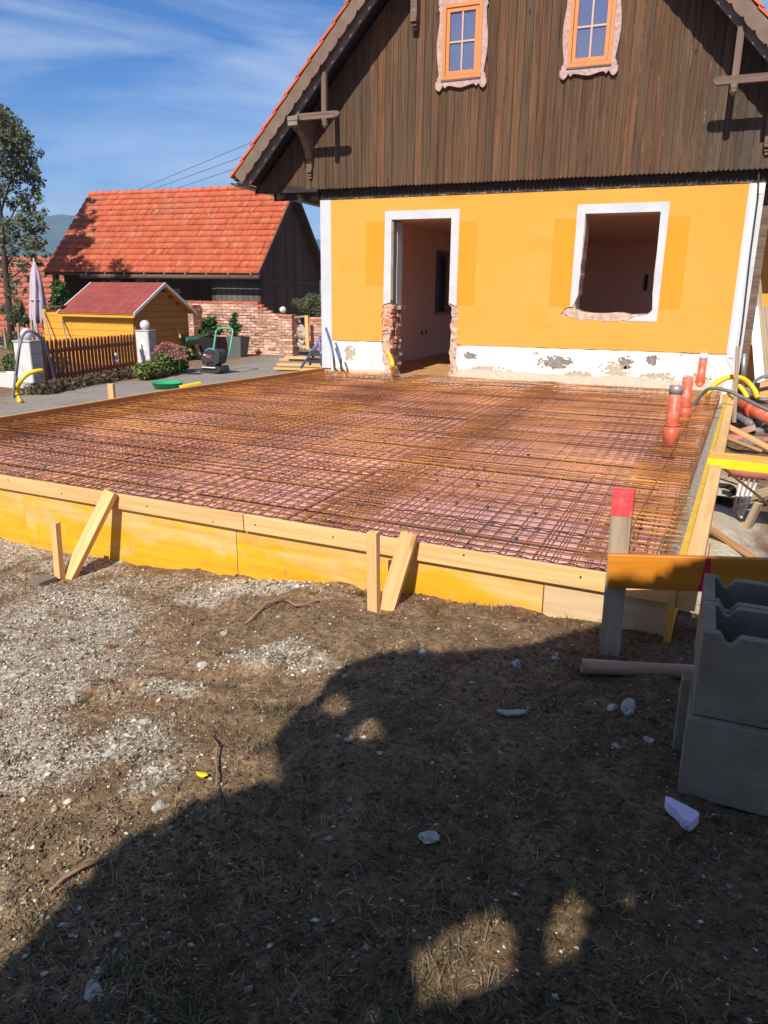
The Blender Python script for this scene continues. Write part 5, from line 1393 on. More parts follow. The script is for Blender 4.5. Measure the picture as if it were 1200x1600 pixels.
for px in (88, 165, 336, 405):
    x = Q(px, 440, BY0 + .5).x; beam('post', (x, BY0 + .5, -.4), (x, BY0 + .5, BZe + .1), .16, .16, MAT['barnwood'], barn, (0, 1, 0))
beam('wall_plate', (BXl + .3, BY0 + .5, BZe - .05), (gx_, BY0 + .5, BZe - .1), .16, .18, MAT['barnwood'], barn)
xa, xb = Q(338, 460, BY0 + .42).x, Q(405, 460, BY0 + .42).x
n = 8
for k in range(n):
    w = (xb - xa) / n; zt = Q(370, 437, BY0 + .42).z
    beam('front_board', (xa + w * (k + .5), BY0 + .42, -.2), (xa + w * (k + .5), BY0 + .42, zt), w - .012, .03, MAT['barngrey'], barn, (0, 1, 0))
for (px, py, w, h, mt) in ((220, 436, .36, .22, 'oldbrick'), (277, 455, .25, .15, 'oldwood'), (180, 439, .4, .08, 'oldwood'), (248, 440, .12, .25, 'oldwood')):
    c = Q(px, py, BY0 + .9); MB().box(c, (w, .1, h)).build('hung_board', MAT[mt], barn)
# second red roof in the hollow behind
fr = thing('far_house', 'low red tiled house in the hollow behind the tree', 'house', (-32, 30, -4))
fe0 = Vector((-46.0, 24.5, -1.2)); 
rl = Q(-60, 402, 28.0); rr_ = Q(128, 402, 28.0)
tile_field('roof_tiles', (rl.x, 25.2, rl.z - 3.6), (rr_.x + 4.0 - rl.x, 0, 0), (0, 2.8, 3.6), 15, 42, MAT['fartile'], fr, .07, .05)
MB().span((rl.x + .2, 25.6, -6), (rr_.x + 3.8, 31, rl.z - 3.8)).build('wall', MAT['white'], fr)
MB().prism([(rl.x, 25.3, rl.z - 3.62), (rl.x, 28.0, rl.z - .1), (rl.x, 30.7, rl.z - 3.62), (rl.x, 28.0, rl.z - .3)], (rr_.x + 4.0 - rl.x, 0, 0)).build('roof', MAT['barnwood'], fr)

# ================================================================== GARDEN
ZG = .05
# brick garden wall
BWY = 17.6
def wq(px, py): return Q(px, py, BWY)
bw = thing('brick_wall', 'weathered garden wall of old bricks stepping down to the right', 'brick wall', (-11, BWY, 0))
bx0, bx1 = wq(283, 500).x, wq(446, 500).x
tops = [(283, 471), (402, 470), (405, 478), (418, 480), (420, 486), (436, 488), (446, 489)]
txs = [wq(a, b).x for a, b in tops]; tzs = [wq(a, b).z for a, b in tops]
bl_, bh_ = .25, .074
MB().span((bx0 + .02, BWY + .02, -.1), (bx1 - .02, BWY + .2, min(tzs) - .03)).span((bx0 + .02, BWY + .02, 0), (wq(402, 470).x - .02, BWY + .2, min(tzs[:2]) - .03)).build('core', MAT['mortar'], bw)
row = 0; z = -.06; count = 0; spare = MB()
while z < max(tzs) + .01:
    x = bx0 + (.125 if row % 2 else 0) - .125
    while x < bx1:
        xm = min(max(x + bl_ / 2, bx0), bx1); zt = np.interp(xm, txs, tzs)
        if z + bh_ < zt + .03:
            a = max(x, bx0); b = min(x + bl_, bx1)
            if b - a > .05:
                topc = z + 2 * bh_ >= zt + .03
                if z > .12:
                    m = MB().box(((a + b) / 2, BWY + .06 + rnd_.uniform(-.012, .012), z + bh_ / 2), (b - a - .014, .12, bh_ - .014), Matrix.Rotation(rnd_.uniform(-.03, .03), 3, 'Y'), .007)
                    if count < 296: m.build('brick', MAT['redbrick' if topc else 'oldbrick'], bw); count += 1
                    else: spare.v += [] ; spare.add(m.v, m.f)
                else: spare.box(((a + b) / 2, BWY + .06, z + bh_ / 2), (b - a - .014, .12, bh_ - .014), None, .006)
        x += bl_
    z += bh_; row += 1
tag(spare.build('low_bricks', MAT['oldbrick'], bw), None, None, kind='stuff')
def pier(name, label, px0, px1, ptop, Y, mat='oldbrick', dep=.36):
    a = Q(px0, ptop, Y); b = Q(px1, ptop, Y)
    t = thing(name, label, 'brick pier', ((a.x + b.x) / 2, Y, 0))
    MB().span((a.x + .02, Y + .02, -.1), (b.x - .02, Y + dep - .02, a.z - .03)).build('core', MAT['mortar'], t)
    z = -.02; r = 0
    while z + bh_ < a.z + .02:
        w = b.x - a.x; topc = z + 2 * bh_ >= a.z + .02
        cuts = [0, .5, 1] if r % 2 else [0, .28, .72, 1]
        for i in range(len(cuts) - 1):
            MB().box((a.x + w * (cuts[i] + cuts[i + 1]) / 2, Y + dep / 2 + rnd_.uniform(-.01, .01), z + bh_ / 2), (w * (cuts[i + 1] - cuts[i]) - .012, dep, bh_ - .014), None, .006).build('brick', MAT['redbrick' if topc else mat], t)
        z += bh_; r += 1
    return t
pier('brick_pier', 'square brick pier where the garden wall meets the honey coloured shed', 285, 301, 476, 17.2)
pier('brick_pier', 'brick pier ending the garden wall, white ball on its top', 434, 456, 490, 17.45)
pier('brick_pier', 'brick pier under the olive bush beside the white house corner', 482, 512, 494, 17.8)
b = Q(442, 484, 17.6); tag(MB().ico(b, (.09, .09, .085), 2).build('stone_ball', MAT['whitewashed'], None, True), 'white ball sitting on the end pier of the garden wall', 'ball')
# firewood slabs between the piers
wp = [(452, 500, 458, 545), (460, 505, 470, 520), (466, 500, 474, 540), (455, 520, 475, 538), (458, 530, 478, 545), (470, 508, 478, 535), (452, 510, 462, 528), (464, 520, 480, 528)]
for k, (xa, ya, xb, yb) in enumerate(wp):
    o = MB().tube([Q(xa, ya, 17.9 - k * .02), Q((xa + xb) / 2 + rnd_.uniform(-2, 2), (ya + yb) / 2, 17.85 - k * .02), Q(xb, yb, 17.7 - k * .02)], [.07, .085, .06], 6)
    tag(o.build('firewood_log', MAT['logwood']), ['leftmost thin log standing in the firewood stack', 'topmost slanting log of the firewood stack', 'tall log along the right side of the firewood stack', 'long log lying across the low part of the firewood stack', 'lowest log at the right foot of the firewood stack', 'log next to the pale upright board of the firewood stack', 'short upper left log of the firewood stack', 'short log in the middle of the firewood stack'][k], 'log', 'firewood between the brick piers')
plank('pale upright board beside the firewood stack', Q(481, 546, 17.5), Q(479, 493, 17.5), .10, .05, 'palewood', 'board', 'board', (0, 1, 0))
plank('pale crossbar above the firewood stack', Q(453, 497, 17.6), Q(478, 494, 17.6), .05, .05, 'oldwood', 'batten', 'batten')
# timber pile on the drive by the house
tb = P(470, 577, .08)
for k, (px, py, dz, ln, yaw, mt) in enumerate(((490, 577, 0, 1.7, .18, 'palewood'), (492, 572, .0, 1.6, .22, 'oldwood'), (488, 576, .075, 1.5, .16, 'palewood'), (494, 570, .15, 1.4, .24, 'palewood'), (488, 568, .075, 1.5, .21, 'palewood'))):
    c = P(px, py, .10); c.z = .10 + dz
    d = Vector((math.cos(yaw), math.sin(yaw), 0))
    lb = ['pale board lowest at the front of the timber pile on the drive', 'greyed board lowest at the back of the timber pile', 'pale board second up at the front of the timber pile', 'pale board topmost on the timber pile', 'pale board second up at the back of the timber pile'][k]
    plank(lb, c - d * ln / 2, c + d * ln / 2 * .7, .24, .045, mt, 'board', 'board', (0, 0, 1), 'boards of the timber pile on the drive')
# folding trestle of grey tubes
t = thing('trestle', 'grey green folded trestle of metal tubes standing on the boards', 'trestle', P(490, 572, .2))
Yt = P(492, 574, .2).y
apex = Q(501, 527, Yt)
for (px, py) in ((470, 575), (484, 570), (512, 558), (503, 572)):
    MB().tube([apex + Vector((rnd_.uniform(-.03, .03), rnd_.uniform(-.1, .1), 0)), Q(px, py, Yt + rnd_.uniform(-.2, .2))], .026, 7).build('leg', MAT['bluehose'], t, True)
MB().tube([Q(483, 560, Yt), Q(508, 561, Yt)], .024, 6).build('crossbar', MAT['engine'], t, True)
MB().box(Q(497, 563, Yt + .1), (.34, .2, .10)).box(Q(496, 552, Yt + .1), (.26, .16, .10)).build('clamp', MAT['engine'], t)
# concrete gate pillars with globes
def pillar(label, lblg, x, y, w, z0, z1, rg, yaw):
    M_ = Matrix.Rotation(yaw, 3, 'Z'); t = thing('gate_pillar', label, 'pillar', (x, y, z0))
    MB().box((x, y, (z0 - .1 + z1) / 2), (w, w, z1 - z0 + .1), M_, .004).build('shaft', MAT['concrete'], t, bevel=.012)
    c = M_ @ Vector((0, -w / 2 - .004, 0)); 
    pts = [(-w / 2 + .004, 0)] 
    MB().box((x + c.x, y + c.y, (z0 + z1) / 2 + .05), (w * .92, .012, z1 - z0 - .12), M_, .008).build('whitewash', MAT['whitewashed'], t)  # paler plate on the front, sunlight on that face put into its colour
    for k in range(1, 4):
        zz = z0 + (z1 - z0) * k / 4
        MB().box((x, y, zz), (w + .003, w + .003, .008), M_).build('joint', MAT['greymortar'], t)
    MB().box((x, y, z1 + .012), (w + .03, w + .03, .024), M_).build('cap', MAT['concrete'], t, bevel=.006)
    g_ = thing('globe_lamp', lblg, 'globe', (x, y, z1 + .024))
    MB().ico((x, y, z1 + .024 + rg * .93), (rg, rg, rg), 3).build('globe', MAT['globe'], g_, True)
    MB().tube([(x, y, z1 + .022), (x, y, z1 + .04)], rg * .6, 12).build('collar', MAT['concrete'], g_)
pb_ = P(44, 608, ZG)
pillar('grey concrete gate pillar with flaking whitewash at the near end of the picket fence', 'pale globe on the near gate pillar under the arching hose', pb_.x - .05, pb_.y + .15, .30, ZG, Q(44, 535, pb_.y).z, .10, R_(10))
pb2 = P(229, 576, ZG)
pillar('grey concrete gate pillar at the far end of the picket fence', 'pale globe on the far gate pillar before the shed gable', pb2.x - .08, pb2.y + .15, .30, ZG, Q(229, 518, pb2.y).z, .105, R_(10))
# picket fence
f0 = P(70, 604, ZG); f1 = P(214, 577, ZG)
fz0 = Q(72, 532, f0.y).z; fz1 = Q(214, 522, f1.y).z
fence = thing('picket_fence', 'red brown picket fence between the two concrete gate pillars', 'fence', f0)
NP = 26
fdv = (Vector((f1.x, f1.y, 0)) - Vector((f0.x, f0.y, 0))); fln = fdv.length; fdv = fdv.normalized(); fnn = Vector((fdv.y, -fdv.x, 0))
for k in range(NP):
    t_ = (k + .5) / NP; p = Vector((f0.x, f0.y, 0)) + fdv * fln * t_; zt = fz0 + (fz1 - fz0) * t_ + rnd_.uniform(-.008, .008)
    w = .075; poly = []
    for a, z in ((-w / 2, ZG + .05), (w / 2, ZG + .05), (w / 2, zt - .05), (w * .42, zt - .02), (w * .2, zt - .003), (0, zt), (-w * .2, zt - .003), (-w * .42, zt - .02), (-w / 2, zt - .05)):
        poly.append(p + fdv * a + Vector((0, 0, z)))
    MB().prism(poly, fnn * .02).build('picket', MAT['picket'], fence)
for zr in (.16, .72):
    a = Vector((f0.x, f0.y, 0)) - fnn * .022; b = Vector((f1.x, f1.y, 0)) - fnn * .022
    beam('rail', a + Vector((0, 0, ZG + zr * (fz0 - ZG) + .02)), b + Vector((0, 0, ZG + zr * (fz1 - ZG) + .02)), .04, .07, MAT['picket'], fence)
lan = P(176, 575, .2); q = Vector((f0.x, f0.y, 0)) + fdv * fln * .70 + fnn * .08
t = thing('garden_lantern', 'small pink glass lantern hanging on the picket fence', 'lantern', (q.x, q.y, .2))
MB().ico((q.x, q.y, .28), (.055, .055, .06), 2).build('globe', MAT['parasol'], t, True); MB().tube([(q.x, q.y, .33), (q.x, q.y, .46)], [.02, .03], 8).build('neck', MAT['globe'], t, True)
# garden shed
SY = 13.25
sh = thing('garden_shed', 'honey coloured wooden garden shed with red felt roof and white trim', 'shed', (-12.3, 14.3, 0))
sx0, sx1 = Q(68, 500, SY).x, Q(208, 500, SY).x
ez = Q(207, 486, SY).z
dY = 1.9
nb = 9; bz0 = -.05
for k in range(nb):
    h = (ez - bz0) / nb
    if k == nb - 1 or True:
        beam('wall_board', (sx0, SY, bz0 + h * (k + .5)), (sx1, SY, bz0 + h * (k + .5)), .03, h - .006, MAT['shedwood'], sh, bevel=.004)
for px in (110, ):
    x = Q(px, 500, SY).x; MB().span((x, SY - .022, bz0), (x + .03, SY - .016, ez - .1)).build('corner_strip', MAT['shedwood'], sh)
ry = SY + dY / 2; rz_ = Q(245, 443, ry).z
for k in range(13):
    h = .14; z = bz0 + h * (k + .5)
    half = dY / 2 if z < ez else dY / 2 * max(0, (rz_ - .1 - z) / (rz_ - .1 - ez))
    if half > .06: beam('gable_board', (sx1 + .0, ry - half + (.03 if z < ez else 0), z), (sx1, ry + half, z), .03, h - .006, MAT['shedend'], sh, (0, 0, 1), bevel=.003)
MB().span((sx0, SY + dY, bz0), (sx1, SY + dY + .03, ez)).span((sx0, SY + .02, bz0), (sx0 + .03, SY + dY, ez)).build('back_wall', MAT['shedend'], sh)
rx0, rx1 = sx0 + (Q(88, 470, SY).x - sx0) , sx1 + .16
rx0 = Q(88, 470, SY - .15).x
ef = Vector((0, SY - .16, ez - .06)); slope = (rz_ - ef.z) / (ry - ef.y)
for s in (-1, 1):
    ey = ry + s * (ry - ef.y)
    MB().prism([(rx0, ry, rz_), (rx0, ey, ef.z), (rx0, ey, ef.z - .03), (rx0, ry, rz_ - .035)], (rx1 - rx0, 0, 0)).build('roof_deck', MAT['shedwood'], sh)
    for xx in (rx0 - .012, rx1 - .008):
        MB().prism([(xx, ry, rz_ + .025), (xx, ey, ef.z + .02), (xx, ey, ef.z - .05), (xx, ry, rz_ - .05)], (.022, 0, 0)).build('verge_trim', MAT['trimwhite'], sh)
nr = 6
for i in range(nr):
    y0 = ef.y - .01 + (ry - ef.y) * i / nr; y1 = ef.y + (ry - ef.y) * (i + 1) / nr + .02; z0_ = ef.z + slope * (y0 - ef.y) + .012; z1_ = ef.z + slope * (y1 - ef.y) + .004
    nsh = 9
    for j in range(nsh):
        xa = rx0 + .012 + (rx1 - rx0 - .024) * (j + (.5 if i % 2 else 0) * 0) / nsh; xb = rx0 + .012 + (rx1 - rx0 - .024) * (j + 1) / nsh - .006
        MB().prism([(xa, y0, z0_), (xa, y1, z1_), (xa, y1, z1_ + .007), (xa, y0, z0_ + .009)], (xb - xa, 0, 0)).build('shingle', MAT['shingle'], sh)
MB().span((rx0, ef.y + .0, ef.z - .08), (rx1, ef.y + .03, ef.z - .012)).build('fascia', MAT['shedwood'], sh)
# flat lean-to at the left of the shed
sh_l = MB().prism([(Q(66, 480, SY - .1).x, SY - .12, ez + .02), (rx0 + .1, SY - .12, ez + .06), (rx0 + .1, SY + 1.4, ez + .1), (Q(66, 480, SY - .1).x, SY + 1.4, ez + .06)], (0, 0, .03)).build('lean_to_roof', MAT['barnwood'], sh)
# tools leaning on the shed
plank('thin dark pole leaning on the shed wall near its left corner', Q(80, 535, SY - .3), Q(68, 486, SY - .06), .03, .03, 'oldwood', 'pole', 'pole', (0, 1, 0), 'garden poles')
plank('thin dark pole leaning on the middle of the shed wall', Q(103, 530, SY - .3), Q(98, 500, SY - .06), .03, .03, 'oldwood', 'pole', 'pole', (0, 1, 0), 'garden poles')
plank('pale broom handle leaning by the green bin at the shed gable', Q(282, 528, 14.6), Q(265, 476, 14.9), .035, .035, 'palewood', 'pole', 'pole', (0, 1, 0), 'garden poles')
# parasol, closed
ub = P(62, 566, ZG); Yu = ub.y + 1.0
t = thing('parasol', 'closed lilac garden parasol standing left of the shed', 'parasol', (Q(60, 520, Yu).x, Yu, 0))
tp = Q(53, 408, Yu); lo_ = Q(58, 508, Yu)
V = []; F = []; n = 28
lv = [(0, .02), (.05, .045), (.18, .10), (.35, .125), (.6, .15), (.85, .175), (1.0, .13)]
for (s_, r) in lv:
    c = tp.lerp(lo_, s_)
    for k in range(n):
        a = 2 * math.pi * k / n; f = r * (1 + .28 * math.sin(a * 7 + s_ * 2) * min(1, s_ * 3)) * (1 + .18 * math.sin(a + 1))
        V.append((c.x + math.cos(a) * f, c.y + math.sin(a) * f, c.z - (.12 * math.sin(a * 3.0) if s_ == 1 else 0)))
for i in range(len(lv) - 1):
    for k in range(n): F.append((i * n + k, i * n + (k + 1) % n, (i + 1) * n + (k + 1) % n, (i + 1) * n + k))
MB().add(V, F).build('canopy', MAT['parasol'], t, True)
MB().tube([tp + Vector((0, 0, .07)), (tp.x + (lo_.x - tp.x) * 1.6, Yu, -.1)], .02, 8).build('pole', MAT['oldwood'], t, True)
MB().tube([tp.lerp(lo_, .60) + Vector((0, 0, -.012)), tp.lerp(lo_, .60) + Vector((0, 0, .012))], .165, 16).build('strap', MAT['parasol'], t, True)
# compactor machine with green handle
cb = P(334, 583, ZG); Yc = cb.y
t = thing('plate_compactor', 'charcoal garden machine with green tube handle on the gravel drive', 'machine', cb)
def C_(px, py): return Q(px, py, Yc)
c = C_(333, 582)
MB().prism([C_(318, 582) + Vector((0, -.12, 0)), C_(347, 582) + Vector((0, -.12, 0)), C_(349, 577) + Vector((0, -.12, 0)), C_(346, 572) + Vector((0, -.12, 0)), C_(320, 572) + Vector((0, -.12, 0)), C_(317, 578) + Vector((0, -.12, 0))], (0, .36, 0)).build('base_plate', MAT['engine'], t, bevel=.01)
MB().box(C_(333, 574) + Vector((0, -.15, .01)), (.32, .03, .018)).build('front_strip', MAT['trimwhite'], t)
body = MB().prism([C_(a, b_) + Vector((0, -.10, 0)) for a, b_ in ((321, 569), (318, 560), (318, 553), (323, 549), (327, 546), (341, 546), (345, 550), (347, 556), (345, 567), (340, 570), (337, 566), (330, 566), (326, 570))], (0, .30, 0)).build('housing', MAT['engine'], t, bevel=.012)
MB().box(C_(333, 571) + Vector((0, .03, 0)), (.22, .22, .10)).build('engine', MAT['blackrub'], t, bevel=.01)
MB().prism([C_(a, b_) + Vector((0, -.104, 0)) for a, b_ in ((325.5, 559), (329, 553.5), (331, 557), (333, 553.5), (334, 559), (331.5, 556.8), (330.5, 559.5), (328.5, 556.8))], (0, .004, 0)).build('red_emblem', MAT['redspray'], t)
MB().box(C_(324.5, 554) + Vector((0, -.102, 0)), (.05, .004, .025)).build('white_sticker', MAT['trimwhite'], t)
hp = [C_(322, 572) + Vector((0, .16, 0)), C_(324, 545) + Vector((0, .22, 0)), C_(324.5, 518) + Vector((0, .30, 0)), C_(327, 514.5) + Vector((0, .32, 0)), C_(332, 513.5) + Vector((0, .32, 0)), C_(345, 514) + Vector((0, .32, 0)), C_(349, 515.5) + Vector((0, .32, 0)), C_(350.5, 520) + Vector((0, .30, 0)), C_(350, 545) + Vector((0, .22, 0)), C_(349, 562) + Vector((0, .16, 0))]
MB().tube(hp, .021, 8).build('handle', MAT['greenmetal'], t, True)
MB().tube([C_(320, 552) + Vector((0, -.05, 0)), C_(326, 546.5) + Vector((0, -.08, 0)), C_(332, 544) + Vector((0, -.09, 0)), C_(339, 546.5) + Vector((0, -.08, 0)), C_(345, 553) + Vector((0, -.05, 0))], .013, 6).build('guard_hoop', MAT['greenmetal'], t, True)
# planters
def planter(label, px, pbase, ptop, wtop, wbase, mat, Yp=None):
    b = P(px, pbase, ZG); Y = b.y; top = Q(px, ptop, Y).z
    t = thing('planter', label, 'planter', b)
    vs = []
    for (z, w) in ((ZG - .02, wbase), (top, wtop), (top, wtop - .035), (top - .06, wtop - .045)):
        for (sx, sy) in ((-1, -1), (1, -1), (1, 1), (-1, 1)): vs.append((b.x + sx * w / 2, Y + sy * w / 2 + .15, z))
    fs = [(0, 3, 2, 1)] + [(i * 4 + k, i * 4 + (k + 1) % 4, (i + 1) * 4 + (k + 1) % 4, (i + 1) * 4 + k) for i in range(3) for k in range(4)]
    MB().add(vs, fs).build('pot', mat, t, bevel=.006)
    MB().span((b.x - wtop / 2 + .02, Y + .15 - wtop / 2 + .02, top - .07), (b.x + wtop / 2 - .02, Y + .15 + wtop / 2 - .02, top - .05)).build('soil', MAT['bark'], t)
    return b, Y + .15, top
def bush(name, label, cat, centers, radii, n, size, mat, group=None, stems=None, flat=.2, aspect=2.0, extra=None):
    """leafy plant: stems plus many leaves"""
    c0 = Vector(centers[0]); zmin = min(c[2] for c in centers)
    t = thing(name, label, cat, (c0.x, c0.y, max(-.2, zmin - .3)), group)
    leaves('foliage', blob_points(n, centers, radii), size, MAT[mat], t, None, flat, aspect)
    if stems:
        m = MB()
        for a, b in stems: m.tube([a, Vector(a).lerp(Vector(b), .5) + Vector((rnd_.uniform(-.03, .03), rnd_.uniform(-.03, .03), 0)), b], [.014, .011, .006], 5)
        m.build('stems', MAT['bark'], t)
    return t
b, Yp, tz = planter('tall tapered grey planter holding a narrow laurel', 368, 559, 526, .44, .30, MAT['pot'])
bush('potted_laurel', 'narrow upright laurel growing in the tall grey planter', 'plant', [Q(366, 518, Yp), Q(364, 505, Yp), Q(367, 495, Yp), Q(372, 512, Yp)], [(.10, .1, .14), (.11, .1, .12), (.07, .07, .1), (.09, .08, .1)], 230, .15, 'darkgreen', None, [(Vector((b.x, Yp, tz - .06)), Q(365, 492, Yp))], .1, 2.2)
b, Yp, tz = planter('wide black planter behind the green handled machine', 329, 556, 527, .62, .44, MAT['blackrub'])
bush('potted_rhododendron', 'bushy glossy plant in the wide black planter', 'plant', [Q(326, 520, Yp), Q(322, 506, Yp), Q(331, 502, Yp), Q(340, 515, Yp), Q(314, 516, Yp)], [(.18, .16, .14), (.13, .12, .14), (.14, .12, .13), (.12, .12, .12), (.1, .1, .1)], 330, .2, 'darkgreen', None, [(Vector((b.x, Yp, tz - .06)), Q(326, 500, Yp)), (Vector((b.x, Yp, tz - .06)), Q(336, 508, Yp))], .1, 2.6)
for k, (px, py, r, h, lb) in enumerate(((394, 549, .16, .22, 'low leafy perennial just right of the tall grey planter'), (408, 547, .16, .22, 'middle of the low perennials along the brick wall'), (426, 545, .18, .26, 'low perennial nearest to the end pier of the brick wall'))):
    c = P(px, py, ZG); 
    bush('perennial', lb, 'plant', [(c.x, c.y, ZG + h * .5), (c.x + .06, c.y, ZG + h * .85)], [(r, r, h * .6), (r * .6, r * .6, h * .6)], 220, .15, 'green', 'low perennials along the brick wall', [((c.x, c.y, ZG - .05), (c.x + .03, c.y, ZG + h))], -.2, 3)
bush('olive_bush', 'pale green feathery bush above the brick pier by the house', 'bush', [Q(478, 478, 18.1), Q(492, 474, 18.1), Q(466, 474, 18.1), Q(500, 484, 18.1), Q(486, 466, 18.1)], [(.25, .2, .22), (.28, .2, .25), (.2, .2, .14), (.2, .2, .2), (.2, .15, .14)], 1500, .11, 'olive', None, [(Q(484, 500, 18.1), Q(480, 465, 18.1)), (Q(490, 500, 18.1), Q(498, 466, 18.1))], -.3, 4.5)
# sedum by the far pillar
sc = P(262, 588, ZG)
cs = [P(240, 590, ZG), P(255, 588, ZG), P(270, 584, ZG), P(282, 580, ZG), P(226, 592, ZG)]
cs = [Vector((c.x, c.y, ZG + .16)) for c in cs]
t = bush('stonecrop', 'pale green stonecrop mound with dusty pink flower heads by the far pillar', 'plant', cs + [c + Vector((.02, .1, .18)) for c in cs[1:4]], [(.20, .22, .17)] * len(cs) + [(.2, .2, .14)] * 3, 2600, .085, 'sedum', None, None, .3, 1.5)
fl = [Q(a, b_, sc.y + .05) for a, b_ in ((246, 546), (252, 541), (258, 537), (265, 538), (272, 541), (279, 545), (284, 550), (262, 544), (270, 549), (276, 554), (252, 548), (284, 543), (256, 552), (266, 555), (244, 551), (280, 559), (286, 557))]
leaves('flowers', blob_points(1500, fl, [(.085, .09, .035)] * len(fl)), .035, MAT['pinkflower'], t, None, .7, 1.2)
MB().tube([fl[5] + Vector((0, 0, -.4)), fl[5]], .008, 4).build('stem', MAT['sedum'], t)
# ground cover strip in front of the fence
cov = []
for k in range(26):
    s_ = k / 25; p = P(62 + (228 - 62) * s_, 616 - 33 * s_, ZG); cov.append((p.x + rnd_.uniform(-.06, .06), p.y + rnd_.uniform(-.06, .06), ZG + .05))
tag(leaves('ground_cover', blob_points(4200, cov, [(.20, .20, .13)] * len(cov)), .06, MAT['hedge'], None, 'stuff', .2, 1.5), 'browning leafy ground cover edging the picket fence', 'ground cover')
# green wheel bin / cart behind the sedum
t = thing('green_cart', 'dull green plastic garden cart behind the pink flowers', 'cart', P(278, 560, ZG))
Yb = P(278, 566, ZG).y + .3
MB().prism([Q(a, b_, Yb) for a, b_ in ((263, 528), (290, 526), (293, 532), (288, 541), (268, 541))], (0, .5, 0)).build('tub', MAT['greenbin'], t, bevel=.02)
MB().tube([Q(280, 556, Yb - .05), Q(280, 556, Yb + .05)], .11, 14).build('wheel', MAT['blackrub'], t)
bush('ivy_shrub', 'dark leafy shrub between the shed gable and the brick pier', 'shrub', [Q(280, 512, 15.6), Q(286, 522, 15.6), Q(277, 524, 15.4), Q(292, 545, 15.4), Q(300, 552, 15.2)], [(.15, .15, .2), (.14, .15, .2), (.14, .15, .14), (.2, .15, .2), (.16, .15, .14)], 650, .14, 'green', None, [(P(282, 560, ZG), Q(281, 505, 15.6))], 0, 2)
# green tub, stakes and offcut behind the left board
gt = P(262, 606, ZG + .02)
t = thing('green_tub', 'flat bright green plastic tub on the drive behind the left board', 'tub', gt)
m = MB(); n = 28; vs = []
for (r, z) in ((.21, 0), (.26, .13), (.275, .135), (.262, .135), (.245, .12), (.2, .015)):
    for k in range(n): vs.append((gt.x + math.cos(6.2832 * k / n) * r, gt.y + math.sin(6.2832 * k / n) * r, float(gz_full(gt.x, gt.y)) - .005 + z * .72))
fs = [(i * n + k, i * n + (k + 1) % n, (i + 1) * n + (k + 1) % n, (i + 1) * n + k) for i in range(5) for k in range(n)] + [tuple(5 * n + k for k in range(n)), tuple(reversed(range(n)))]
m.add(vs, fs).build('basin', MAT['greentub'], t, True)
q = P(180, 622, .25); plank('short pale stake behind the middle of the left board', (q.x - .05, q.y, -.2), (q.x - .05, q.y, Q(180, 600, q.y).z), .09, .045, 'palewood', 'stake', 'stake', (0, 1, 0))
q = P(303, 603, .36); plank('yellow offcut of board poking over the left shuttering', q + Vector((-.2, -.05, -.02)), Q(313, 598, q.y + .2), .09, .03, 'yellowedge', 'offcut', 'offcut')
# white flower box, hoses at the near pillar
wb = P(14, 606, ZG); wz = Q(14, 583, wb.y).z
t = thing('flower_box', 'white plastic flower box at the left picture edge', 'flower box', wb)
m = MB(); vs = []
for (z, w, d) in ((ZG, .34, .2), (wz, .44, .26), (wz, .41, .23), (wz - .06, .40, .22)):
    for sx, sy in ((-1, -1), (1, -1), (1, 1), (-1, 1)): vs.append((wb.x - .04 + sx * w / 2, wb.y + .1 + sy * d / 2, z))
m.add(vs, [(0, 3, 2, 1), (12, 13, 14, 15)] + [(i * 4 + k, i * 4 + (k + 1) % 4, (i + 1) * 4 + (k + 1) % 4, (i + 1) * 4 + k) for i in range(3) for k in range(4)]).build('trough', MAT['whiteplastic'], t, bevel=.006)
Yh = P(30, 618, ZG).y
hose('blue_hose', 'long blue grey hose arching over the near gate pillar', 'hose', [P(20, 622, ZG), Q(25, 590, Yh + .1), Q(29, 555, Yh + .2), Q(33, 530, Yh + .3), Q(42, 518, Yh + .4), Q(54, 520, Yh + .5), Q(68, 535, Yh + .7), Q(78, 560, Yh + .9), Q(85, 588, Yh + 1.1), Q(86, 597, Yh + 1.1)], .022, 'bluehose')
hose('grey_hose', 'second grey hose hanging straight down the near gate pillar', 'hose', [P(20, 622, ZG + .02), Q(23, 595, Yh + .05), Q(26, 570, Yh + .12), Q(29, 548, Yh + .2), Q(34, 532, Yh + .3)], .018, 'greyhose')
hose('yellow_hose', 'yellow corrugated hose bowed before the near gate pillar', 'hose', [P(31, 627, ZG + .03), Q(28, 618, Yh), Q(27, 606, Yh), Q(33, 594, Yh), Q(44, 584, Yh + .1), Q(56, 580, Yh + .2), Q(66, 579, Yh + .3)], .034, 'yellowhose', True)
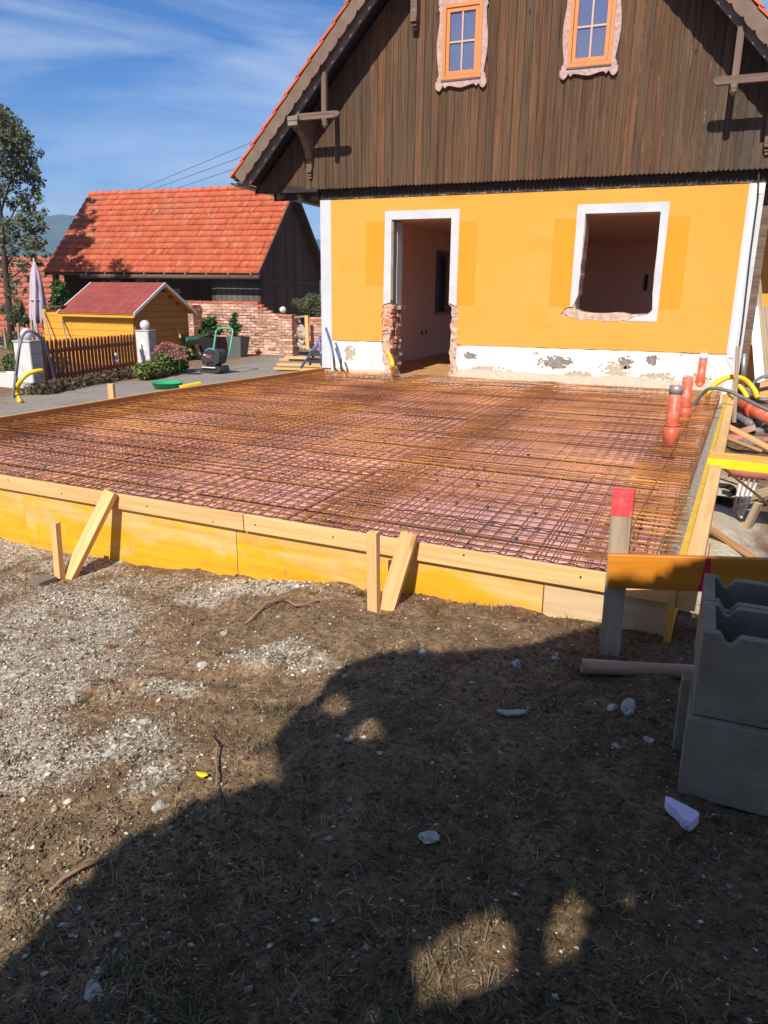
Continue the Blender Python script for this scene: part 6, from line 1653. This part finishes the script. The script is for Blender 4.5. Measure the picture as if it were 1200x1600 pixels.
# weeds and bushes at the far left
for k, (px, py, r, h, n, mt, lb) in enumerate(((4, 592, .5, .45, 1500, 'green', 'tall green weeds behind the white flower box'), (18, 560, .5, .5, 1300, 'green', 'green weeds left of the near gate pillar'), (0, 548, .6, .5, 1100, 'olive', 'yellow green weeds at the left picture edge'), (55, 566, .4, .4, 600, 'green', 'leafy weeds between the parasol and the near pillar'))):
    c = P(px, py, ZG); c.y += .5
    bush('weeds', lb, 'weeds', [(c.x, c.y, ZG + h * .4), (c.x - .3, c.y + .3, ZG + h * .5), (c.x + .2, c.y + .4, ZG + h * .5)], [(r, r * .7, h * .55)] * 3, n, .10, mt, 'weeds at the left edge', [((c.x, c.y, 0), (c.x + .1, c.y, ZG + h))], -.3, 2.6)
bush('dark_shrub', 'dark pointed shrub between the parasol and the shed roof', 'shrub', [Q(92, 470, 15.8), Q(92, 452, 15.8), Q(88, 485, 15.8), Q(96, 463, 15.8)], [(.22, .2, .3), (.18, .2, .25), (.25, .2, .3), (.2, .2, .25)], 700, .17, 'darkgreen', None, [(P(92, 540, 0), Q(92, 432, 15.8))], 0, 2)
bush('cordyline', 'grey green spiky plant left of the parasol', 'plant', [Q(30, 484, 14.4), Q(30, 498, 14.4), Q(26, 490, 14.4), Q(36, 500, 14.4)], [(.16, .15, .2), (.2, .2, .16), (.15, .15, .15), (.2, .15, .12)], 330, .26, 'olive', None, [(P(28, 560, 0), Q(30, 490, 14.4))], -.3, 4)
for k, (px, p0_, p1_) in enumerate(((6, 545, 512), (28, 545, 505), (49, 545, 500), (57, 545, 505))):
    plank(['thin grey garden stake at the left picture edge', 'grey garden stake under the spiky plant', 'grey garden stake just left of the parasol foot', 'grey garden stake at the parasol foot'][k], Q(px + 4, p0_, 12.6), Q(px, p1_, 12.6), .05, .04, 'oldwood', 'stake', 'stake', (0, 1, 0), 'grey stakes in the garden')
# tall tree
TX, TY = Q(10, 470, 15.7).x, 15.7
def tree_at(px, py, dy=0.0): return Q(px, py, TY + dy)
tr = thing('tall_tree', 'tall loose leaved tree in front of the far red roof', 'tree', (TX, TY, -.2))
m = MB()
tk = [Vector((tree_at(16, 520).x, TY, -.4)), tree_at(12, 460), tree_at(6, 400), tree_at(2, 340), tree_at(-6, 280), tree_at(-10, 220)]
m.tube(tk, [.10, .085, .068, .055, .042, .02], 9); m.build('trunk', MAT['bark'], tr, True)
m = MB()
lim = [((8, 420), (24, 392), (45, 372)), ((4, 370), (22, 330), (40, 300)), ((2, 330), (14, 290), (30, 250)), ((-6, 270), (8, 230), (20, 200)), ((2, 350), (-20, 300), (-40, 280)), ((-8, 240), (-25, 200), (-40, 170)), ((10, 440), (30, 425), (52, 415)), ((6, 400), (-20, 380), (-50, 360)), ((-6, 260), (20, 240), (42, 232)), ((3, 350), (30, 345), (58, 330))]
for a, b_, c in lim:
    d1 = rnd_.uniform(-.5, .5); m.tube([tree_at(*a), tree_at(*b_, d1 * .6), tree_at(*c, d1)], [.028, .02, .007], 6)
m.build('limbs', MAT['bark'], tr, True)
cl = []
for (px, py, r) in ((10, 190, .35), (25, 205, .35), (38, 215, .25), (5, 215, .4), (20, 235, .4), (38, 240, .32), (48, 252, .22), (10, 262, .35), (30, 265, .35), (45, 275, .25), (55, 268, .15), (20, 285, .25), (52, 300, .22), (60, 310, .16), (35, 310, .25), (20, 320, .2), (45, 325, .25), (60, 340, .2), (35, 345, .28), (12, 350, .2), (50, 360, .25), (25, 370, .25), (5, 375, .25), (40, 385, .25), (62, 385, .17), (70, 378, .1), (20, 395, .2), (50, 400, .18), (35, 415, .2), (8, 410, .22), (60, 412, .12), (25, 440, .18), (45, 435, .12), (15, 455, .2), (28, 470, .12), (-20, 180, .5), (-30, 230, .6), (-20, 280, .5), (-40, 320, .6), (-25, 370, .5), (-50, 400, .6), (-60, 260, .6), (8, 430, .2), (5, 485, .2), (20, 498, .22), (38, 455, .1), (-2, 300, .3), (5, 182, .25), (30, 222, .3), (60, 285, .2), (66, 355, .18), (70, 330, .12), (62, 240, .14), (72, 398, .12), (55, 380, .2)):
    cl.append((*tree_at(px, py, rnd_.uniform(-.5, .6)), r * 1.0))
cl_c = [(c[0], c[1], c[2]) for c in cl]; cl_r = [c[3] * .86 for c in cl]
leaves('crown', blob_points(13500, cl_c, [r * 1.15 for r in cl_r], .6), .105, MAT['tree'], tr, None, .25, 1.8)
# a second tree, left of the picture, whose shadow lies on the barn roof
def on_roof(px, py):
    d = ray(px, py); k = (BZe + .03 + 1.1 * (0 - BY0) - CAM_H) / (d.z - 1.1 * d.y); p = CAMP + d * k
    q = p.y - 14.2; return Vector((p.x - SUN_LX * q, 14.2 + rnd_.uniform(-.4, .4), p.z + .9 * q))
rp_ = [(84, 412, .3), (98, 405, .35), (112, 412, .3), (125, 416, .22), (135, 408, .16), (100, 390, .4), (118, 392, .3), (132, 388, .3), (108, 372, .35), (125, 372, .35), (138, 374, .22), (114, 355, .3), (128, 352, .35), (140, 352, .2), (122, 336, .28), (134, 334, .25), (143, 338, .14), (132, 322, .2), (142, 322, .12), (90, 420, .3), (75, 418, .3), (146, 362, .1), (148, 346, .08), (128, 400, .2)]
rc = [on_roof(a, b) for a, b, c in rp_]
t2 = thing('garden_tree', 'leafy tree left of the picture shading the barn roof', 'tree', (-20.6, 14.2, 0))
leaves('crown', blob_points(5200, rc, [c for a, b, c in rp_], .5), .15, MAT['tree'], t2, None, .1, 1.6)
m = MB(); m.tube([(-20.9, 14.2, -.4), (-20.9, 14.2, 3), (-20.6, 14.2, 6), tuple(rc[8])], [.2, .16, .12, .04], 8)
for c_ in rc[::4]: m.tube([(-20.6, 14.2, 6), tuple(c_)], [.06, .015], 5)
m.build('trunk', MAT['bark'], t2, True)
# power lines
for k, (pa, pb, pc) in enumerate((((-40, 395, 90), (204, 297, 55), (392, 222, 34)), ((60, 352, 90), (237, 294, 55), (377, 245, 34)), ((180, 318, 90), (296, 291, 55), (362, 266, 34)))):
    pts = []
    A, B, C = [Q(a, b_, y) for a, b_, y in (pa, pb, pc)]
    D = C + (C - B) * .12
    for i in range(21):
        s_ = i / 20; p = A.lerp(D, s_); p.z -= .25 * math.sin(math.pi * s_); pts.append(p)
    tag(MB().tube(pts, .018, 4).build('power_line', MAT['greyhose']), ['uppermost power line running to the house gable', 'middle power line running to the house gable', 'lowest power line running to the house gable'][k], 'power line', 'power lines over the barn')

# ================================================================== THE TREE BEHIND THE VIEWER THAT SHADES THE FOREGROUND
def uv_of(p): return (p.x - SUN_LX * p.y, p.z + 0.9 * p.y)
shade_px = [(-20, 1530), (0, 1505), (60, 1440), (100, 1400), (200, 1305), (300, 1250), (345, 1240), (380, 1232), (430, 1215), (445, 1195), (425, 1165), (432, 1148), (450, 1125), (500, 1075), (530, 1045), (570, 1025), (620, 1016), (700, 1018), (760, 1014), (800, 1010), (850, 1002), (880, 992), (920, 982), (950, 970)]
poly = [uv_of(G(a, b)) for a, b in shade_px]
poly += [uv_of(Q(1009, 919, 3.1)), uv_of(Q(1098, 882, 3.1))]
u_, v_ = poly[-1]
poly += [(u_ + .35, v_ + .30), (u_ + .8, v_ + .40), (u_ + 1.4, v_ + .2), (u_ + 2.0, v_ - .4), (u_ + 2.3, v_ - 1.6), (u_ + 2.2, -.3), (1.6, -.8), (.6, -.9), (-1.0, -.8), (-1.7, -.4), (-1.66, 0.2)]
def in_poly(U, V, pl):
    c = np.zeros(len(U), bool); n = len(pl)
    for i in range(n):
        x0, y0 = pl[i]; x1, y1 = pl[(i + 1) % n]
        if y0 == y1: continue
        k = ((y0 > V) != (y1 > V)) & (U < (x1 - x0) * (V - y0) / (y1 - y0) + x0); c ^= k
    return c
spots = [[(650, 1505), (700, 1465), (735, 1432), (785, 1425), (797, 1470), (792, 1515), (750, 1548), (700, 1562), (665, 1545)], [(855, 1506), (876, 1432), (916, 1368), (912, 1420), (896, 1470), (878, 1510)],
         [(962, 1424), (976, 1402), (994, 1412), (974, 1434)], [(552, 1152), (572, 1122), (600, 1136), (580, 1164)], [(502, 1110), (520, 1082), (546, 1096), (528, 1122)]]
spots = [[uv_of(G(a, b)) for a, b in sp] for sp in spots]
n = 230000
pu = RNG.uniform(-1.8, u_ + 2.4, n); pv = RNG.uniform(-1.8, v_ + .6, n); py_ = -1.75 + RNG.normal(0, .2, n) + .15 * np.sin(pu * 2.1) 
over = RNG.uniform(0, 1, n) < .55                      # unseen leaves added overhead to block sky light and deepen the shade
py_ = np.where(over, RNG.uniform(-1.6, .75, n), py_)
ok = in_poly(pu, pv, poly) & (~over | (pv - .9 * py_ > 2.25 + np.maximum(0, py_) * .7))
# leaf corners reach a little outwards: keep centres a finger inside the outline
for du, dv_ in ((.025, 0), (-.025, 0), (0, .025), (0, -.025)): ok &= in_poly(pu + du, pv + dv_, poly)
for sp in spots:
    for du, dv_ in ((0, 0), (.03, 0), (-.03, 0), (0, .03), (0, -.03)): ok &= ~in_poly(pu + du, pv + dv_, sp)
pu, pv, py_ = pu[ok], pv[ok], py_[ok]
C_sh = np.stack([pu + SUN_LX * py_, py_, pv - 0.9 * py_], -1)
st = thing('shade_tree', 'dense leafy tree behind the viewer shading the near ground', 'tree', (1.3, -1.9, 0))
leaves('crown', C_sh, .085, MAT['shadetree'], st, None, 0, 1.35)
m = MB(); m.tube([(1.3, -1.95, -.3), (1.25, -1.85, .8), (1.4, -1.75, 1.8), (1.5, -1.75, 3.0), (1.2, -1.75, 4.0)], [.2, .16, .13, .09, .03], 10)
for a, b, c in (((1.35, -1.8, 1.4), (.4, -1.75, 2.0), (-.8, -1.75, 2.6)), ((1.4, -1.75, 1.7), (1.8, -1.75, 2.6), (2.0, -1.75, 3.4)), ((1.4, -1.75, 2.2), (.6, -1.75, 3.0), (0, -1.75, 3.8))): m.tube([a, b, c], [.08, .05, .015], 8)
m.build('trunk', MAT['bark'], st, True)

# ================================================================== WHAT LIES ON THE GROUND
def scatter_xy(n):
    y = 0.72 + (3.55 - .72) * RNG.uniform(0, 1, n) ** 1.25
    x = RNG.uniform(-1.3, .42, n) * y - .2 * RNG.uniform(0, 1, n)
    return x, y
ICO = None
def pebbles(name, x, y, size, mat, label, flat=.65, sink=.25, cols=None, chip=False):
    global ICO
    if ICO is None:
        bm = bmesh.new(); bmesh.ops.create_icosphere(bm, subdivisions=1, radius=1)
        ICO = (np.array([v.co[:] for v in bm.verts]), np.array([[v.index for v in f.verts] for f in bm.faces])); bm.free()
    V0, F0 = ICO; n = len(x)
    if chip:
        V0 = np.array([(1, 0, 0), (0, 1, 0), (-1, 0, 0), (0, -1, 0), (.15, .1, .9), (0, 0, -.9)], float)
        F0 = np.array([(0, 1, 4), (1, 2, 4), (2, 3, 4), (3, 0, 4), (1, 0, 5), (2, 1, 5), (3, 2, 5), (0, 3, 5)])
    sc = np.stack([RNG.uniform(.7, 1.3, n), RNG.uniform(.6, 1.0, n), RNG.uniform(.45, .8, n) * flat / .65], -1) * size[:, None]
    P_ = V0[None] * (1 + RNG.uniform(-.24, .24, (n, len(V0), 1))) * sc[:, None, :]
    a = RNG.uniform(0, 6.283, n); ca, sa = np.cos(a)[:, None], np.sin(a)[:, None]; tl = RNG.normal(0, .3, n)[:, None]
    X, Y, Z = P_[..., 0], P_[..., 1], P_[..., 2]
    Z2 = Z + X * tl
    X2, Y2 = X * ca - Y * sa, X * sa + Y * ca
    z = gz_full(x, y) + size * (.5 * flat / .65 - sink)
    V = np.stack([X2 + x[:, None], Y2 + y[:, None], Z2 + z[:, None]], -1).reshape(-1, 3)
    F = (F0[None] + (np.arange(n) * len(V0))[:, None, None]).reshape(-1, 3)
    r = np.repeat(np.clip(RNG.beta(2, 2, n) if cols is None else cols, 0, 1), len(F0))
    return tag(numesh(name, V, F, mat, None, r, 'stuff'), label, None)
x, y = scatter_xy(215000); g_ = gravel_mask(x, y); k = RNG.uniform(0, 1, len(x)) < np.minimum(g_ ** 1.2 * .6, .45) + .02
x, y = x[k], y[k]; sz = np.clip(np.exp(RNG.normal(math.log(.0036), .5, len(x))), .0016, .013)
pebbles('gravel', x, y, sz, MAT['grit'], 'pale crushed gravel strewn over the trodden soil', chip=True)
# coarser stones in the heaps
hx, hy, hs = [], [], []
for (a, b, rx, ry), nn in zip(PILES, (300, 60, 30, 26, 110, 40, 20, 50)):
    hx += list(a + RNG.normal(0, rx * .45, nn)); hy += list(b + RNG.normal(0, ry * .45, nn)); hs += list(np.clip(np.exp(RNG.normal(math.log(.0082 if rx > .28 else .006), .5, nn)), .003, .022 if rx > .4 else .013))
xx, yy = scatter_xy(1100); kk = RNG.uniform(0, 1, len(xx)) < gravel_mask(xx, yy) * .5 + .10
hx += list(xx[kk]); hy += list(yy[kk]); hs += list(np.clip(np.exp(RNG.normal(math.log(.009), .4, kk.sum())), .005, .022))
hx, hy, hs = map(np.array, (hx, hy, hs)); ok = hy < np.array([front_y(q) for q in hx]) - .05
pebbles('rubble_stones', hx[ok], hy[ok], hs[ok], MAT['grit'], 'small rubble stones in heaps along the yellow shuttering', .6, .2, RNG.beta(2.4, 2.0, ok.sum()), True)
x, y = scatter_xy(70000); sz = np.clip(np.exp(RNG.normal(math.log(.0036), .5, len(x))), .0015, .012); k = RNG.uniform(0, 1, len(x)) < .75 * (1 - .6 * gravel_mask(x, y))
pebbles('soil_crumbs', x[k], y[k], sz[k], MAT['clod'], 'dark soil crumbs and clods on the trodden ground', .65, .2, None, True)
def blades(name, x, y, ln, lean, wd_, mat, label, rn):
    n = len(x); a = RNG.uniform(0, 6.283, n); z = gz_full(x, y)
    d = np.stack([np.cos(a), np.sin(a), np.zeros(n)], -1); w = np.stack([-np.sin(a), np.cos(a), np.zeros(n)], -1) * wd_[:, None]
    B = np.stack([x, y, z - .004], -1)
    up = np.array([0, 0, 1.0])
    M1 = B + d * (ln * .45 * np.sin(lean * .7))[:, None] + up * (ln * .5 * np.cos(lean * .7))[:, None]
    T = M1 + d * (ln * .55 * np.sin(np.minimum(lean * 1.35, 1.75)))[:, None] + up * (ln * .55 * np.cos(np.minimum(lean * 1.35, 1.75)))[:, None]
    V = np.stack([B - w, B + w, M1 + w * .8, M1 - w * .8, T + w * .12, T - w * .12], 1).reshape(-1, 3)
    o = (np.arange(n) * 6)[:, None, None]
    F = (np.array([[0, 1, 2, 3], [3, 2, 4, 5]])[None] + o).reshape(-1, 4)
    return tag(numesh(name, V, F, mat, None, np.repeat(rn, 2), 'stuff'), label, None)
# grass grows in tufts
tx, ty = scatter_xy(1700); tm = grass_mask(tx, ty) * (.04 + .6 * sstep(-1.6, -1.0, tx) * sstep(2.4, 1.3, ty)) + .02
k = RNG.uniform(0, 1, len(tx)) < tm; tx, ty = tx[k], ty[k]
pt = [(435, 1108), (575, 1145), (520, 1100), (430, 1110), (900, 1430), (960, 1415), (740, 1470), (760, 1440), (700, 1500), (880, 1410), (560, 930), (720, 930), (890, 975), (600, 905), (1150, 1300), (1180, 1330), (1100, 1330)]
pt = [G(a, b) for a, b in pt]; tx = np.concatenate([tx, [p.x for p in pt], [p.x + .03 for p in pt]]); ty = np.concatenate([ty, [p.y for p in pt], [p.y + .02 for p in pt]])
per = RNG.integers(8, 26, len(tx)); bx_ = np.repeat(tx, per) + RNG.normal(0, .022, per.sum()); by_ = np.repeat(ty, per) + RNG.normal(0, .022, per.sum())
nb_ = len(bx_)
blades('grass', bx_, by_, RNG.uniform(.02, .075, nb_), RNG.uniform(.5, 1.35, nb_), RNG.uniform(.0010, .0022, nb_), MAT['blade'], 'short trampled grass tufts on the dark soil', np.clip(np.repeat(RNG.uniform(.1, .7, len(tx)), per) + RNG.normal(0, .15, nb_), 0, 1))
x, y = scatter_xy(24000); k = RNG.uniform(0, 1, len(x)) < (.24 + .4 * grass_mask(x, y)) * (1 - .6 * sstep(-1.3, -.7, x)); x, y = x[k], y[k]
blades('straw', x, y, RNG.uniform(.012, .06, len(x)), RNG.uniform(1.28, 1.5, len(x)), RNG.uniform(.0006, .0014, len(x)), MAT['straw'], 'dry straw bits lying on the soil', RNG.uniform(0, 1, len(x)))
# grass line along the shuttering
x = RNG.uniform(-1.5, -.3, 900); y = np.array([front_y(q) for q in x]) - .03 - RNG.exponential(.04, 900)
k = fbm(x * 5, x * 0, 8) > .5; x, y = x[k], y[k]
blades('grass_fringe', x, y, RNG.uniform(.02, .05, len(x)), RNG.uniform(.4, 1.2, len(x)), RNG.uniform(.001, .002, len(x)), MAT['blade'], 'thin grass fringe at the foot of the front shuttering', RNG.uniform(.3, 1, len(x)))
# stones one can point to
st_l = [(349, 992, .020, 'flat white stone lying alone in front of the middle panel'), (315, 1043, .024, 'oblong pale stone at the edge of the gravel patch'), (434, 965, .016, 'white stone beside the forked twig'), (206, 988, .015, 'white stone on the grey gravel below the left brace'),
        (115, 1096, .018, 'buff stone in the left gravel patch'), (170, 1180, .018, 'angular pale stone on the reddish soil at the left'), (250, 1262, .024, 'white angular stone just above the tree shadow edge'), (243, 1240, .017, 'pale stone next to the white angular one at the shadow edge'),
        (228, 1130, .020, 'brownish cobble in the middle of the bare soil'), (240, 1210, .026, 'dark edged stone in the small gravel heap at the left'), (668, 1312, .026, 'pale grey stone alone in the deep shade'), (660, 1022, .019, 'bluish grey stone at the shadow edge near the middle brace'),
        (806, 1040, .026, 'brown stone wedge in the shade left of the brown pipe'), (866, 1030, .020, 'pale blue grey stone in the shade near the batter post'), (980, 1110, .034, 'large grey stone in the shade left of the block stack'), (955, 1110, .024, 'whitish stone touching the large grey one'),
        (1013, 1158, .018, 'small grey stone below the pair beside the blocks'), (540, 1158, .014, 'small pale stone in the shadow near a tuft'), (145, 1553, .020, 'grey stone at the bottom left of the shade'), (918, 1036, .018, 'brown stone just above the brown plastic pipe'), (962, 1165, .016, 'lone pale pebble in the shade below the whitish stone')]
for px, py, r, lb in st_l:
    c = G(px, py); rot = Matrix.Rotation(rnd_.uniform(0, 6), 3, 'Z') @ Matrix.Rotation(rnd_.uniform(-.3, .3), 3, 'X')
    o = MB().ico(c + Vector((0, 0, r * .25)), (r * rnd_.uniform(.9, 1.25), r * rnd_.uniform(.65, .9), r * rnd_.uniform(.4, .65)), 2, .0, rot)
    o.v = [tuple(Vector(v) + (Vector(v) - c) * (mnoise.noise(Vector(v) * 38 + c * 9) * .9 + mnoise.noise(Vector(v) * 110) * .35)) for v in o.v]
    tag(o.build('stone', MAT['stone']), lb, 'stone')
c = G(798, 1118)
tag(MB().prism([c + Vector((x_, y_, .006)) for x_, y_ in ((-.05, -.012), (-.01, -.02), (.03, .0), (.052, .022), (.045, .038), (.02, .03), (-.02, .008), (-.05, .002))], (0, 0, .009)).build('plaster_flake', MAT['stone'], None, bevel=.002), 'thin pale plaster flake lying in the shade left of the blocks', 'flake')
c = G(68, 910)
tag(MB().prism([c + Vector((x_, y_, -.01)) for x_, y_ in ((-.06, -.05), (.045, -.075), (.06, .05), (-.045, .06))], (0, .0, .04)).build('slab_piece', MAT['slate'], None, bevel=.004), 'brown slab piece lying at the foot of the left stake', 'slab')
def twig(label, pts, r):
    P3 = []
    for i, (a, b) in enumerate(pts):
        p = G(a, b); P3.append(p + Vector((0, 0, .008 + (.012 if 0 < i < len(pts) - 1 else 0))))
    return P3
tw = thing('forked_twig', 'dry forked twig lying before the middle shuttering panel', 'twig', G(430, 950))
A1 = twig('', [(383, 977), (400, 965), (415, 950), (432, 944), (444, 940)], .008); A2 = twig('', [(444, 940), (452, 945), (462, 952), (480, 949), (500, 942)], .007)
MB().tube(A1, [.005, .0075, .009, .0095, .009], 6).build('stem', MAT['twig'], tw, True); MB().tube(A2, [.009, .008, .007, .006, .004], 6).build('fork', MAT['twig'], tw, True)
A1 = twig('', [(331, 1152), (341, 1172), (338, 1195), (340, 1220), (338, 1240), (348, 1262)], .004)
tag(MB().tube(A1, [.003, .004, .004, .0035, .003, .002], 5).build('root', MAT['twig'], None, True), 'thin root strand crossing from the lit soil into the shade', 'root')
A1 = twig('', [(78, 1396), (100, 1382), (130, 1364), (160, 1352), (172, 1345)], .004)
tag(MB().tube(A1, [.004, .006, .006, .005, .003], 5).build('twig', MAT['twig'], None, True), 'straight dry twig near the left edge of the tree shadow', 'twig')
A1 = twig('', [(172, 1345), (176, 1365), (178, 1390)], .003)
tag(MB().tube(A1, [.003, .003, .002], 5).build('twig', MAT['twig'], None, True), 'short twig at the end of the straight dry one', 'twig')
c = G(316, 1217)
tag(MB().prism([c + Vector((x_, y_, .012 + abs(x_) * .3)) for x_, y_ in ((-.024, .0), (-.01, .012), (.006, .016), (.022, .002), (.01, -.012), (-.01, -.01))], (0, 0, .0012)).build('fallen_leaf', MAT['yellowedge']), 'single yellow fallen leaf on the lit soil', 'leaf')
